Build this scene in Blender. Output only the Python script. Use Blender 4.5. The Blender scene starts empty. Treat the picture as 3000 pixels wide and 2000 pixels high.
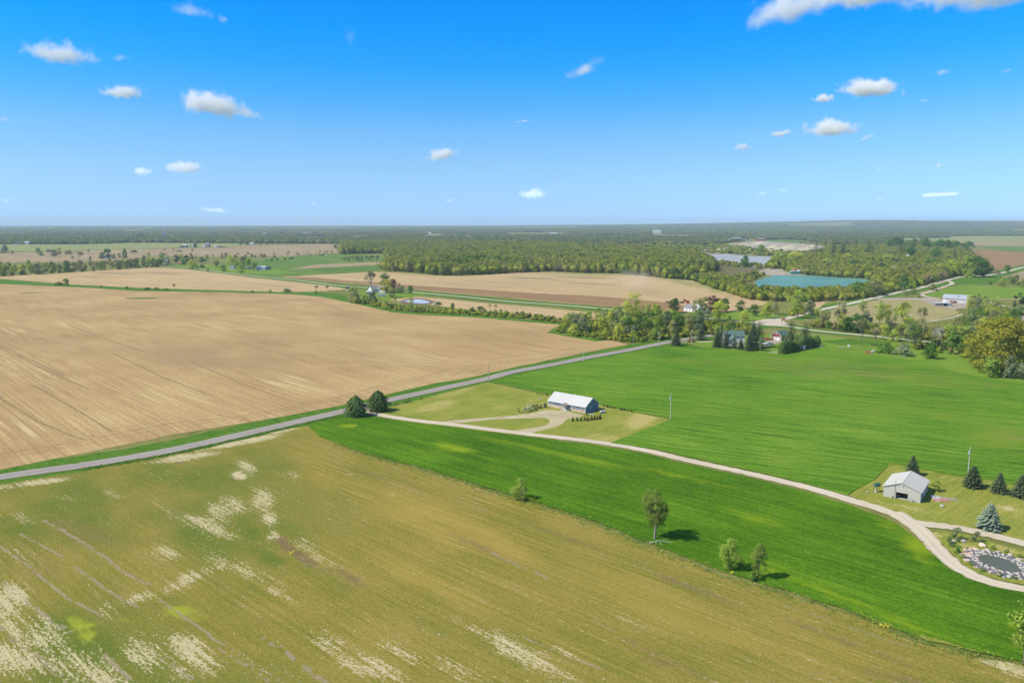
import bpy, math, random
import numpy as np
from mathutils import Vector, Matrix
from mathutils.geometry import delaunay_2d_cdt

S = bpy.context.scene
COL = S.collection
rad = math.radians

# ------------------------------------------------------------------ camera, sky, sun, exposure
H, F, HOR = 75.0, 2250.0, 654.0            # camera height (m), focal length (px of the 3000 px photograph), level horizon row
PIT = math.atan((1000 - HOR) / F)
cam = bpy.data.cameras.new("camera"); cam.lens = 36 * F / 3000; cam.sensor_width = 36
cam.clip_start = 1.0; cam.clip_end = 90000
camo = bpy.data.objects.new("camera", cam); COL.objects.link(camo)
camo.location = (0, 0, H); camo.rotation_euler = (math.pi / 2 - PIT, 0, 0)
S.camera = camo

SUN_EL = rad(47); SUN_AZ = math.atan2(-0.96, -0.27)      # azimuth from +Y towards +X
sl = bpy.data.lights.new("sun", "SUN"); sl.energy = 4.6; sl.angle = rad(0.53); sl.color = (1.0, 0.92, 0.78)
so = bpy.data.objects.new("sun", sl); COL.objects.link(so)
sd = Vector((math.sin(SUN_AZ) * math.cos(SUN_EL), math.cos(SUN_AZ) * math.cos(SUN_EL), math.sin(SUN_EL)))
so.rotation_euler = sd.to_track_quat('Z', 'Y').to_euler(); so.location = (0, 0, 200)

W = bpy.data.worlds.new("World"); S.world = W; W.use_nodes = True
wn, wl = W.node_tree.nodes, W.node_tree.links
bg = wn["Background"]; bg.inputs[1].default_value = 0.115
sky = wn.new("ShaderNodeTexSky"); sky.sky_type = 'NISHITA'; sky.sun_disc = False
sky.sun_elevation = SUN_EL; sky.sun_rotation = SUN_AZ % (2 * math.pi)
sky.altitude = 300; sky.air_density = 1.0; sky.dust_density = 0.25; sky.ozone_density = 2.5
tc = wn.new("ShaderNodeTexCoord"); sp = wn.new("ShaderNodeSeparateXYZ"); cb = wn.new("ShaderNodeCombineXYZ")
mx = wn.new("ShaderNodeMath"); mx.operation = 'MAXIMUM'; mx.inputs[1].default_value = 0.012   # the earth falls away below the level horizon
wl.new(tc.outputs['Generated'], sp.inputs[0]); wl.new(sp.outputs[0], cb.inputs[0]); wl.new(sp.outputs[1], cb.inputs[1])
wl.new(sp.outputs[2], mx.inputs[0]); wl.new(mx.outputs[0], cb.inputs[2]); wl.new(cb.outputs[0], sky.inputs[0])
# the photograph's clear, saturated air: the sky's own brightness, bluer with height
rp = wn.new("ShaderNodeValToRGB"); e = rp.color_ramp.elements
KS = 0.5; ST = ((0.0, 0.60, 1.06, 2.35), (0.023, .55, .92, 1.78), (0.066, .60, .93, 1.42), (0.108, .52, .955, 1.42), (0.148, .27, .95, 1.50), (0.188, .09, .95, 1.62), (0.226, .02, .94, 1.75), (0.263, .01, .90, 1.88), (0.40, .50, .95, 1.38), (0.62, 1.15, 1.28, 1.32))
e[0].position = 0.0; e[0].color = (*[c * KS for c in ST[0][1:]], 1)
e[1].position = 0.62; e[1].color = (*[c * KS for c in ST[-1][1:]], 1)
for t_ in ST[1:-1]:
    q = e.new(t_[0]); q.color = (*[c * KS for c in t_[1:]], 1)
ml = wn.new("ShaderNodeMixRGB"); ml.blend_type = 'MULTIPLY'; ml.inputs[0].default_value = 1.0
sc_ = wn.new("ShaderNodeVectorMath"); sc_.operation = 'SCALE'; sc_.inputs[3].default_value = 1 / KS * 0.1 / 0.15
wl.new(mx.outputs[0], rp.inputs[0]); wl.new(sky.outputs[0], ml.inputs[1]); wl.new(rp.outputs[0], ml.inputs[2])
wl.new(ml.outputs[0], sc_.inputs[0]); wl.new(sc_.outputs[0], bg.inputs[0]); bg.inputs[1].default_value = 0.15

S.view_settings.view_transform = 'Standard'; S.view_settings.look = 'None'
S.view_settings.gamma = 1.0; S.view_settings.exposure = 0.2; S.view_settings.use_curve_mapping = False
S.render.engine = 'CYCLES'
cy = S.cycles
cy.max_bounces = 20; cy.diffuse_bounces = 2; cy.glossy_bounces = 2; cy.transmission_bounces = 3; cy.transparent_max_bounces = 12
cy.volume_bounces = 20; cy.volume_step_rate = 1.0; cy.volume_max_steps = 192
cy.use_denoising = True

# ------------------------------------------------------------------ surveying: photograph row/column -> place on the ground
cP, sP = math.cos(PIT), math.sin(PIT)
def g(px, py, z=0.0):
    cx, cyy = (px - 1500) / F, (1000 - py) / F
    t = (z - H) / (-sP + cyy * cP)
    return (cx * t, (cP + cyy * sP) * t)
def top_h(px, py, hpx):                       # height of something standing at (px,py) whose top is hpx rows up
    x, y = g(px, py); cyy = (1000 - (py - hpx)) / F
    return H + y * (-sP + cyy * cP) / (cP + cyy * sP)
def wid(px, py, wpx):
    return abs(g(px + wpx / 2, py)[0] - g(px - wpx / 2, py)[0])
def uv_of(X, Y, Z=0.0):
    dz = Z - H
    zc = Y * cP - dz * sP
    yc = Y * sP + dz * cP
    return 1500 + F * X / zc, 1000 - F * yc / zc
def hill(X, Y):                               # terrain: level near by, a moraine rising to the right 6-13 km away
    X = np.asarray(X, float); Y = np.asarray(Y, float)
    t = np.clip((Y - 5500) / 7500, 0, 1); t = t * t * (3 - 2 * t)
    a = X / np.maximum(Y, 1)
    u = np.clip((a + 0.1) / 0.62, 0, 1); u = u * u * (3 - 2 * u)
    w = 1 + 0.10 * np.sin(X / 900.0 + 1.3) + 0.07 * np.sin(X / 390.0)
    return t * (4 + 96 * u) * w

# ------------------------------------------------------------------ helpers
def tag(o, label=None, cat=None, group=None, kind=None):
    if label: o['label'] = label
    if cat: o['category'] = cat
    if group: o['group'] = group
    if kind: o['kind'] = kind
    return o
def link(name, me, mat=None, parent=None, loc=None, rz=None):
    o = bpy.data.objects.new(name, me); COL.objects.link(o)
    if mat is not None and me is not None:
        if len(me.materials) == 0: me.materials.append(mat)
        elif me.materials[0] != mat:
            o.material_slots[0].link = 'OBJECT'; o.material_slots[0].material = mat
    if parent: o.parent = parent
    if loc is not None: o.location = loc
    if rz is not None: o.rotation_euler = (0, 0, rz)
    return o
def empty(name, loc=(0, 0, 0), rz=0.0, **k):
    o = bpy.data.objects.new(name, None); COL.objects.link(o); o.location = loc; o.rotation_euler = (0, 0, rz)
    o.empty_display_size = 0.5
    return tag(o, k.get('label'), k.get('cat'), k.get('group'), k.get('kind'))
def mesh_np(name, V, Fc, smooth=False):       # V (n,3), Fc (m,k) all the same size
    me = bpy.data.meshes.new(name)
    V = np.asarray(V, np.float32); Fc = np.asarray(Fc, np.int32); k = Fc.shape[1]
    me.vertices.add(len(V)); me.vertices.foreach_set('co', V.ravel())
    me.loops.add(Fc.size); me.loops.foreach_set('vertex_index', Fc.ravel())
    me.polygons.add(len(Fc)); me.polygons.foreach_set('loop_start', np.arange(0, Fc.size, k, dtype=np.int32))
    me.polygons.foreach_set('loop_total', np.full(len(Fc), k, np.int32))
    if smooth: me.polygons.foreach_set('use_smooth', np.ones(len(Fc), bool))
    me.update(calc_edges=True); me.validate()
    return me
class MB:                                     # collects boxes, prisms, tubes into one mesh
    def __init__(s): s.v = []; s.f = []
    def add(s, vs, fs):
        n = len(s.v); s.v += [tuple(v) for v in vs]; s.f += [tuple(i + n for i in f) for f in fs]; return s
    def box(s, x0, y0, z0, x1, y1, z1):
        return s.add([(x0,y0,z0),(x1,y0,z0),(x1,y1,z0),(x0,y1,z0),(x0,y0,z1),(x1,y0,z1),(x1,y1,z1),(x0,y1,z1)],
                     [(0,3,2,1),(4,5,6,7),(0,1,5,4),(1,2,6,5),(2,3,7,6),(3,0,4,7)])
    def prism(s, prof, a, b, axis='x'):       # profile in the plane across the axis, from a to b
        n = len(prof); P = lambda t, p: {'x': (t, p[0], p[1]), 'y': (p[0], t, p[1]), 'z': (p[0], p[1], t)}[axis]
        vs = [P(a, p) for p in prof] + [P(b, p) for p in prof]
        fs = [tuple(range(n)), tuple(range(2 * n - 1, n - 1, -1))] + [(i, i + n, (i + 1) % n + n, (i + 1) % n) for i in range(n)]
        return s.add(vs, fs)
    def tube(s, p0, p1, r0, r1=None, n=6, cap=True):
        r1 = r0 if r1 is None else r1
        p0, p1 = Vector(p0), Vector(p1); d = (p1 - p0).normalized()
        u = d.orthogonal().normalized(); w = d.cross(u)
        vs = [p + r * (math.cos(2*math.pi*i/n) * u + math.sin(2*math.pi*i/n) * w) for p, r in ((p0, r0), (p1, r1)) for i in range(n)]
        fs = [(i, (i + 1) % n, (i + 1) % n + n, i + n) for i in range(n)]
        if cap: fs += [tuple(range(n - 1, -1, -1)), tuple(range(n, 2 * n))]
        return s.add(vs, fs)
    def ball(s, c, r, n=8, m=5, sq=(1, 1, 1)):
        vs = []; fs = []
        for j in range(m + 1):
            a = math.pi * j / m
            for i in range(n):
                b = 2 * math.pi * i / n
                vs.append((c[0] + r*sq[0]*math.sin(a)*math.cos(b), c[1] + r*sq[1]*math.sin(a)*math.sin(b), c[2] + r*sq[2]*math.cos(a)))
        for j in range(m):
            for i in range(n): fs.append((j*n+i, (j+1)*n+i, (j+1)*n+(i+1) % n, j*n+(i+1) % n))
        return s.add(vs, fs)
    def mesh(s, name):
        me = bpy.data.meshes.new(name); me.from_pydata(s.v, [], s.f); me.validate(); me.update(); return me
    def build(s, name, mat, parent=None, loc=None, rz=None, bev=0.0):
        o = link(name, s.mesh(name), mat, parent, loc, rz)
        if bev:
            b = o.modifiers.new('bevel', 'BEVEL'); b.width = bev; b.segments = 2; b.limit_method = 'ANGLE'
        return o

# ------------------------------------------------------------------ materials
class NG:
    def __init__(s, name):
        s.m = bpy.data.materials.new(name); s.m.use_nodes = True; s.t = s.m.node_tree
        s.t.nodes.clear(); s.out = s.t.nodes.new('ShaderNodeOutputMaterial')
    def n(s, typ, **k):
        q = s.t.nodes.new(typ)
        for a, b in k.items(): setattr(q, a, b)
        return q
    def l(s, a, b): s.t.links.new(a, b)
    def pos(s): return s.n('ShaderNodeNewGeometry').outputs['Position']
    def objc(s): return s.n('ShaderNodeTexCoord').outputs['Object']
    def mapv(s, v, rz=0, sc=(1, 1, 1), loc=(0, 0, 0)):
        a = s.n('ShaderNodeVectorRotate', rotation_type='Z_AXIS'); s.l(v, a.inputs['Vector']); a.inputs['Angle'].default_value = -rz
        b = s.n('ShaderNodeMapping'); b.inputs['Scale'].default_value = sc; b.inputs['Location'].default_value = loc
        s.l(a.outputs[0], b.inputs['Vector']); return b.outputs[0]
    def noise(s, v, scale, detail=4, rough=0.55, dist=0.0):
        q = s.n('ShaderNodeTexNoise'); s.l(v, q.inputs['Vector']); q.inputs['Scale'].default_value = scale
        q.inputs['Detail'].default_value = detail; q.inputs['Roughness'].default_value = rough; q.inputs['Distortion'].default_value = dist
        return q.outputs[0]
    def math(s, op, a, b=0.0, c=None, clamp=False):
        q = s.n('ShaderNodeMath', operation=op, use_clamp=clamp)
        for i, x in enumerate((a, b) if c is None else (a, b, c)):
            if isinstance(x, (int, float)): q.inputs[i].default_value = x
            else: s.l(x, q.inputs[i])
        return q.outputs[0]
    def ramp(s, f, stops, interp='LINEAR'):
        q = s.n('ShaderNodeValToRGB'); q.color_ramp.interpolation = interp; el = q.color_ramp.elements
        el[0].position, el[0].color = stops[0][0], (*stops[0][1], 1)
        el[1].position, el[1].color = stops[-1][0], (*stops[-1][1], 1)
        for p, c in stops[1:-1]:
            z = el.new(p); z.color = (*c, 1)
        s.l(f, q.inputs[0]); return q.outputs[0]
    def smooth(s, f, a, b):
        q = s.n('ShaderNodeMapRange', interpolation_type='SMOOTHSTEP'); s.l(f, q.inputs[0])
        q.inputs[1].default_value = a; q.inputs[2].default_value = b; return q.outputs[0]
    def mix(s, f, a, b, mode='MIX'):
        q = s.n('ShaderNodeMixRGB', blend_type=mode)
        for i, x in enumerate((f, a, b)):
            if isinstance(x, (int, float)): q.inputs[i].default_value = x
            elif isinstance(x, tuple): q.inputs[i].default_value = (*x, 1)
            else: s.l(x, q.inputs[i])
        return q.outputs[0]
    def attr(s, name): return s.n('ShaderNodeAttribute', attribute_name=name).outputs['Fac']
    def bsdf(s, col, rough=0.9, spec=0.3, metal=0.0, bump=None, bs=0.3, bd=0.1):
        q = s.n('ShaderNodeBsdfPrincipled')
        if isinstance(col, tuple): q.inputs['Base Color'].default_value = (*col, 1)
        else: s.l(col, q.inputs['Base Color'])
        if isinstance(rough, (int, float)): q.inputs['Roughness'].default_value = rough
        else: s.l(rough, q.inputs['Roughness'])
        q.inputs['Metallic'].default_value = metal; q.inputs['Specular IOR Level'].default_value = spec
        if bump is not None:
            b = s.n('ShaderNodeBump'); b.inputs['Strength'].default_value = bs; b.inputs['Distance'].default_value = bd
            s.l(bump, b.inputs['Height']); s.l(b.outputs[0], q.inputs['Normal'])
        s.l(q.outputs[0], s.out.inputs['Surface']); return q

def plain(name, col, rough=0.6, metal=0.0, var=0.12, scale=3.0, spec=0.4):   # painted / metal / plastic surface with wear
    a = NG(name); v = a.objc()
    n1 = a.noise(v, scale, 5); n2 = a.noise(v, scale * 0.2, 3)
    f = a.math('ADD', a.math('MULTIPLY', n1, 0.5), a.math('MULTIPLY', n2, 0.5))
    c = a.ramp(f, [(0.3, tuple(x * (1 - var) for x in col)), (0.55, col), (0.75, tuple(min(1, x * (1 + var * .6)) for x in col))])
    a.bsdf(c, rough, spec, metal); return a.m

KM = {'young_wheat': (1.0, 1.0, .50), 'young_wheat_far_side': (.68, .82, .47), 'stubble_and_weeds': (.85, .85, .70), 'bare_bean_stubble': (.91, .89, .80), 'bare_stubble_across_lane': (.95, .93, .8), 'pit_sand': (.68, .68, .68), 'gravel': (1, 1, .9)}
def ground_mat(name, stops, ang=0.0, L=40.0, Wd=1.5, mott=60.0, speck=0.6, wts=(0.4, 0.4, 0.2), layers=(), bs=0.4, bd=0.15, clump=0.55):
    """stops: colour ramp over mixed noise; ang: direction of the drilled rows; layers: (attribute, colour ramp or colour, patchy, streaky, lo, hi)"""
    k = KM.get(name, (.92, .92, .72)); sc3 = lambda c: tuple(min(.9, x * y) for x, y in zip(c, k))
    stops = [(p_, sc3(c_)) for p_, c_ in stops]
    layers = [(L_[0], (sc3(L_[1][0]), sc3(L_[1][1])), *L_[2:]) for L_ in layers]
    a = NG(name); P = a.pos()
    st = a.noise(a.mapv(P, rad(ang), (1 / L, 1 / Wd, 0.2)), 1.0, 4, 0.6)
    mo = a.math('ADD', a.math('MULTIPLY', a.noise(P, 1 / mott, 5, 0.55, 0.4), 0.6), a.math('MULTIPLY', a.noise(a.mapv(P, rad(ang), (1 / 3.0, 1.0, 1)), 5 / mott, 4, 0.6), 0.4))
    fi = a.noise(P, 1 / speck, 4, 0.65)
    f = a.math('ADD', a.math('ADD', a.math('MULTIPLY', st, wts[0]), a.math('MULTIPLY', mo, wts[1])), a.math('MULTIPLY', fi, wts[2]))
    col = a.ramp(f, stops)
    cl = a.smooth(a.noise(a.mapv(P, rad(ang), (0.6, 1.0, 1.0)), 0.55 / speck, 5, 0.72), 0.47, 0.66)
    col = a.mix(a.math('MULTIPLY', cl, clump), col, a.mix(1.0, col, (0.60, 0.64, 0.55), 'MULTIPLY'))
    fs = a.noise(a.mapv(P, rad(ang), (0.55, 2.0, 1.0)), 1.0, 6, 0.78)
    sp2 = a.noise(a.mapv(P, rad(ang), (1.0, 1.7, 1.0)), 1.3, 3, 0.8)
    for (at, c2, pat, stk, lo, hi) in layers:
        m = a.attr(at)
        m = a.math('ADD', m, a.math('MULTIPLY', a.math('SUBTRACT', fs, 0.5), pat))
        m = a.math('ADD', m, a.math('MULTIPLY', a.math('SUBTRACT', st, 0.5), stk))
        if at == 'bare': m = a.math('ADD', m, a.math('MULTIPLY', a.math('SUBTRACT', sp2, 0.5), pat * .9))
        m = a.smooth(m, lo, hi)
        c = a.ramp(fi, [(0.3, c2[0]), (0.7, c2[1])])
        col = a.mix(m, col, c)
    a.bsdf(col, 0.95, 0.03, 0, a.math('ADD', fi, a.math('MULTIPLY', fs, 0.8)), bs, bd)
    return a.m

def leaf_mat(name, cols, tr=0.35, vary=0.35):
    """cols: three colours, picked by the tree's own random number and by clump noise within the crown"""
    a = NG(name); oi = a.n('ShaderNodeObjectInfo')
    v = a.objc(); n1 = a.noise(v, 0.55, 4, 0.7)
    f = a.math('ADD', a.math('MULTIPLY', n1, 1 - vary), a.math('MULTIPLY', oi.outputs['Random'], vary))
    c = a.ramp(f, [(0.25, cols[0]), (0.5, cols[1]), (0.75, cols[2])])
    d = a.n('ShaderNodeBsdfDiffuse'); t = a.n('ShaderNodeBsdfTranslucent'); m = a.n('ShaderNodeMixShader')
    a.l(c, d.inputs[0]); a.l(a.mix(1.0, c, (1.15, 1.2, 0.6), 'MULTIPLY'), t.inputs[0]); m.inputs[0].default_value = tr
    a.l(d.outputs[0], m.inputs[1]); a.l(t.outputs[0], m.inputs[2]); a.l(m.outputs[0], a.out.inputs['Surface'])
    return a.m

def wood_mat(name, k=(1, 1, 1), grey=0.0):                           # far woods: patches of new leaf, grey bare crowns and darker green; the far copy is also tinted like haze
    a = NG(name); oi = a.n('ShaderNodeObjectInfo')
    n1 = a.noise(oi.outputs['Location'], 1 / 160.0, 4, 0.6)
    n2 = a.noise(a.objc(), 0.6, 3, 0.6)
    f = a.math('ADD', a.math('MULTIPLY', n1, 0.70), a.math('ADD', a.math('MULTIPLY', oi.outputs['Random'], 0.26), a.math('MULTIPLY', n2, 0.08)))
    c = a.ramp(f, [(0.34, (0.055, 0.10, 0.02)), (0.42, (0.14, 0.21, 0.025)), (0.47, (0.27, 0.33, 0.03)), (0.52, (0.33, 0.36, 0.045)), (0.57, (0.26, 0.25, 0.075)), (0.61, (0.30, 0.31, 0.05)), (0.66, (0.13, 0.18, 0.035)), (0.72, (0.22, 0.20, 0.09))])
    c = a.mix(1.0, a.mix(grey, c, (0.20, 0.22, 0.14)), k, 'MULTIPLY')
    d = a.n('ShaderNodeBsdfDiffuse'); t = a.n('ShaderNodeBsdfTranslucent'); m = a.n('ShaderNodeMixShader')
    a.l(c, d.inputs[0]); a.l(c, t.inputs[0]); m.inputs[0].default_value = 0.3
    a.l(d.outputs[0], m.inputs[1]); a.l(t.outputs[0], m.inputs[2]); a.l(m.outputs[0], a.out.inputs['Surface'])
    return a.m

def water_mat(name, col, rough=0.12, wave=0.8, bs=0.15, spec=0.5):
    a = NG(name); P = a.pos()
    n = a.noise(a.mapv(P, 0.6, (wave, wave * 0.5, 1)), 1.0, 3); n2 = a.noise(P, 0.02, 3)
    c = a.ramp(n2, [(0.35, tuple(x * 0.85 for x in col)), (0.65, tuple(x * 1.12 for x in col))])
    a.bsdf(c, rough, spec, 0, n, bs, 0.05); return a.m

# ------------------------------------------------------------------ sheets of ground, ribbons
RN = np.random.default_rng(7)
def inpoly(X, Y, poly):
    c = np.zeros(X.shape, bool); n = len(poly)
    for i in range(n):
        x0, y0 = poly[i]; x1, y1 = poly[(i + 1) % n]
        if y0 == y1: continue
        m = ((y0 > Y) != (y1 > Y)) & (X < (x1 - x0) * (Y - y0) / (y1 - y0) + x0)
        c ^= m
    return c
def densify(pts, step, jit, closed=True, rng=RN):
    out = []; n = len(pts)
    for i in range(n if closed else n - 1):
        a, b = np.array(pts[i]), np.array(pts[(i + 1) % n]); L = np.hypot(*(b - a)); k = max(1, int(L / step))
        nrm = np.array([-(b - a)[1], (b - a)[0]]) / max(L, 1e-6)
        for j in range(k):
            p = a + (b - a) * j / k
            if j: p = p + nrm * rng.normal(0, jit)
            out.append(p)
    if not closed: out.append(np.array(pts[-1]))
    return out
def vnoise(X, Y, L, seed=0, ang=0.0, st=1.0):
    c_, s_ = math.cos(ang), math.sin(ang); A = (X * c_ + Y * s_) / (L * st); B = (-X * s_ + Y * c_) / L; out = 0; amp = 1; tot = 0
    T_ = np.random.default_rng(seed + 99).uniform(0, 1, (256, 256))
    for o_ in range(3):
        i, j = np.floor(A).astype(int), np.floor(B).astype(int); u, v = A - i, B - j; u = u*u*(3-2*u); v = v*v*(3-2*v)
        q = lambda a, b: T_[a % 256, b % 256]
        out = out + amp * ((q(i, j)*(1-u) + q(i+1, j)*u)*(1-v) + (q(i, j+1)*(1-u) + q(i+1, j+1)*u)*v); tot += amp; amp *= .55; A = A*2.1 + 17; B = B*2.1 + 5
    return out / tot
def px_soft(U, V, items):                      # soft-edged patches
    M = np.zeros(U.shape)
    for (cx, cyy, rx, ry, rot, val) in items:
        a = rad(rot); dx, dy = U - cx, V - cyy
        x = (dx * math.cos(a) + dy * math.sin(a)) / rx; y = (-dx * math.sin(a) + dy * math.cos(a)) / ry
        M = np.maximum(M, val * np.clip(1.6 * (1 - np.sqrt(x * x + y * y)), 0, 1))
    return M
def sheet(name, poly, z, mat, sp=None, step=8.0, jit=0.3, attrs=None, lines=None, world=False, kind='structure', label=None):
    P = [tuple(p) for p in (poly if world else [g(*p) for p in poly])]
    out = densify(P, step, jit)
    pts = [tuple(p) for p in out]; n = len(pts); extra = []
    xs = [p[0] for p in pts]; ys = [p[1] for p in pts]
    lineval = []
    for at, L in (lines or {}).items():
        for (pl, hw, val) in L:
            w = densify([g(*p) for p in pl], max(2.0, hw * 2.5), hw * 0.35, False)
            for i, p in enumerate(w):
                q = w[min(i + 1, len(w) - 1)] - w[max(i - 1, 0)]; q = q / max(np.hypot(*q), 1e-6); nn = np.array([-q[1], q[0]])
                for k, vv in ((-2.2, 0), (-1, .85), (0, 1), (1, .85), (2.2, 0)):
                    extra.append(p + nn * hw * k * (0.8 + .4 * RN.random())); lineval.append((at, vv * val * (0.65 + 0.5 * RN.random())))
    nl = len(extra)
    if sp:
        gx = np.arange(min(xs), max(xs), sp); gy = np.arange(min(ys), max(ys), sp)
        X, Y = np.meshgrid(gx, gy); X = X.ravel() + RN.uniform(-.4, .4, X.size) * sp; Y = Y.ravel() + RN.uniform(-.4, .4, Y.size) * sp
        if nl:
            E = np.array(extra); keep = np.ones(len(X), bool)
            for i in range(0, nl, 5):
                keep &= ((X - E[i, 0]) ** 2 + (Y - E[i, 1]) ** 2) > (sp * 0.9) ** 2
            X, Y = X[keep], Y[keep]
        m = inpoly(X, Y, pts); U, V = uv_of(X, Y); m &= (U > -260) & (U < 3260) & (V < 2200)
        inner = list(zip(X[m], Y[m]))
    else: inner = []
    if nl:
        E = np.array(extra); m = inpoly(E[:, 0], E[:, 1], pts)
        lineval = [lineval[i] for i in range(nl) if m[i]]; extra = [extra[i] for i in range(nl) if m[i]]
    allp = [Vector((float(p[0]), float(p[1]))) for p in pts + extra + inner]
    r = delaunay_2d_cdt(allp, [], [list(range(n))], 1, 1e-4)
    co = np.array([(v[0], v[1]) for v in r[0]]); 
    me = bpy.data.meshes.new(name)
    me.from_pydata([(float(x), float(y), z) for x, y in co], [], [tuple(f) for f in r[2]])
    me.update()
    if sum(p.normal.z for p in me.polygons) < 0: me.flip_normals()
    U, V = uv_of(co[:, 0], co[:, 1])
    vals = {k: f(U, V, co[:, 0], co[:, 1]) for k, f in (attrs or {}).items()}
    for at in (lines or {}): vals.setdefault(at, np.zeros(len(co)))
    for i, orig in enumerate(r[3]):
        for oi in orig:
            if n <= oi < n + len(extra):
                at, vv = lineval[oi - n]; vals[at][i] = max(vals[at][i], vv)
    for k, a in vals.items():
        t = me.attributes.new(k, 'FLOAT', 'POINT'); t.data.foreach_set('value', np.asarray(a, np.float32))
    o = link(name, me, mat); tag(o, label, None, None, kind); return o

def smooth_line(pts, step=4.0):                # Catmull-Rom through world points
    P = [np.array(p, float) for p in pts]; P = [2 * P[0] - P[1]] + P + [2 * P[-1] - P[-2]]; out = []
    for i in range(1, len(P) - 2):
        L = np.hypot(*(P[i + 1] - P[i])); k = max(1, int(L / step))
        for j in range(k):
            t = j / k
            out.append(0.5 * ((2 * P[i]) + (-P[i - 1] + P[i + 1]) * t + (2*P[i-1] - 5*P[i] + 4*P[i+1] - P[i+2]) * t*t + (-P[i-1] + 3*P[i] - 3*P[i+1] + P[i+2]) * t**3))
    out.append(P[-2]); return out
def ribbon(name, line, width, z, mat, offset=0.0, jit=0.0, step=4.0, crown=0.0, kind='structure', px=True, cols=6):
    L = smooth_line([g(*p) for p in line] if px else line, step); n = len(L)
    V = []; UVs = []; s = 0.0
    for i, p in enumerate(L):
        q = L[min(i + 1, n - 1)] - L[max(i - 1, 0)]; q = q / max(np.hypot(*q), 1e-6); nn = np.array([-q[1], q[0]])
        if i: s += np.hypot(*(L[i] - L[i - 1]))
        wd = width if not callable(width) else width(i / max(1, n - 1))
        for k in range(cols + 1):
            t = k / cols; jj = RN.normal(0, jit) if (k in (0, cols) and jit) else 0
            c = p + nn * ((t - 0.5) * wd + offset + jj)
            V.append((c[0], c[1], z + crown * (1 - (2 * t - 1) ** 2))); UVs.append((t, s))
    m = cols + 1
    Fc = [(i*m+k, (i+1)*m+k, (i+1)*m+k+1, i*m+k+1) for i in range(n - 1) for k in range(cols)]
    me = mesh_np(name, V, Fc)
    if me.polygons[0].normal.z < 0: me.flip_normals()
    u = me.uv_layers.new(name='UVMap'); vi = np.zeros(len(me.loops), np.int32); me.loops.foreach_get('vertex_index', vi)
    u.data.foreach_set('uv', np.array(UVs, np.float32)[vi].ravel())
    o = link(name, me, mat); tag(o, None, None, None, kind); return o
# ------------------------------------------------------------------ setting materials
def dirpx(a, b):
    p, q = g(*a), g(*b); return math.degrees(math.atan2(q[1] - p[1], q[0] - p[0]))
A_ROW = dirpx((980, 1300), (2850, 1909))        # rows of the near fields
A_L1 = dirpx((10, 1008), (187, 1100))           # rows of the big bare field
A_RG = dirpx((2200, 1068), (3000, 1133))
A_RC = dirpx((469, 779), (1670, 896))

m_meadow = ground_mat('meadow_ground', [(0.36, (0.10, 0.13, 0.035)), (0.46, (0.17, 0.19, 0.055)), (0.54, (0.25, 0.24, 0.10)), (0.64, (0.13, 0.20, 0.04))], A_RC, 60, 12, 90, 3.0, (0.2, 0.6, 0.2))
m_verge = ground_mat('verge_grass', [(0.38, (0.045, 0.11, 0.015)), (0.5, (0.09, 0.20, 0.025)), (0.62, (0.16, 0.24, 0.05))], A_ROW, 6, 2, 14, 0.7, (0.3, 0.35, 0.35), bs=0.8)
m_crop = ground_mat('young_wheat', [(0.385, (0.030, 0.088, 0.008)), (0.46, (0.056, 0.140, 0.012)), (0.52, (0.080, 0.182, 0.016)), (0.59, (0.135, 0.25, 0.028))], A_ROW, 30, 1.3, 45, 0.55, (0.30, 0.36, 0.34),
    layers=[('gold', ((0.17, 0.27, 0.018), (0.23, 0.30, 0.03)), 0.7, 0.5, 0.3, 0.95), ('weed', ((0.17, 0.21, 0.05), (0.33, 0.30, 0.12)), 1.5, 1.2, 0.45, 0.9),
            ('bare', ((0.46, 0.37, 0.21), (0.62, 0.53, 0.33)), 1.6, 0.6, 0.5, 0.75), ('line', ((0.12, 0.27, 0.035), (0.17, 0.31, 0.05)), 0.6, 0, 0.2, 0.8)], bs=0.7)
m_crop2 = ground_mat('young_wheat_far_side', [(0.40, (0.070, 0.155, 0.018)), (0.45, (0.115, 0.225, 0.026)), (0.51, (0.165, 0.285, 0.036)), (0.565, (0.28, 0.36, 0.065))], A_RG, 26, 1.2, 60, 0.8, (0.52, 0.28, 0.20),
    layers=[('gold', ((0.18, 0.27, 0.03), (0.27, 0.30, 0.06)), 0.8, 4.0, 0.45, 1.0), ('weed', ((0.24, 0.22, 0.08), (0.34, 0.28, 0.14)), 0.9, 6.5, 0.85, 1.25)], bs=0.7)
m_stub = ground_mat('stubble_and_weeds', [(0.36, (0.14, 0.165, 0.030)), (0.44, (0.23, 0.225, 0.045)), (0.50, (0.32, 0.26, 0.065)), (0.56, (0.37, 0.29, 0.085)), (0.64, (0.36, 0.24, 0.095))], A_ROW, 30, 0.9, 32, 0.42, (0.30, 0.34, 0.36),
    layers=[('gold', ((0.36, 0.275, 0.06), (0.47, 0.335, 0.10)), 1.3, 1.8, 0.15, 1.25), ('green', ((0.10, 0.15, 0.022), (0.19, 0.23, 0.045)), 1.2, 0.8, 0.12, 1.0), ('lime', ((0.30, 0.36, 0.03), (0.42, 0.44, 0.06)), 0.8, 0.4, 0.35, 1.0),
            ('brown', ((0.19, 0.135, 0.07), (0.28, 0.20, 0.11)), 1.2, 0.8, 0.2, 0.85),
            ('track', ((0.27, 0.22, 0.145), (0.42, 0.35, 0.25)), 1.3, 0.5, 0.45, 0.95),
            ('bare', ((0.46, 0.37, 0.22), (0.72, 0.64, 0.46)), 3.4, 2.2, 0.55, 0.85)], bs=0.9)
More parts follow.
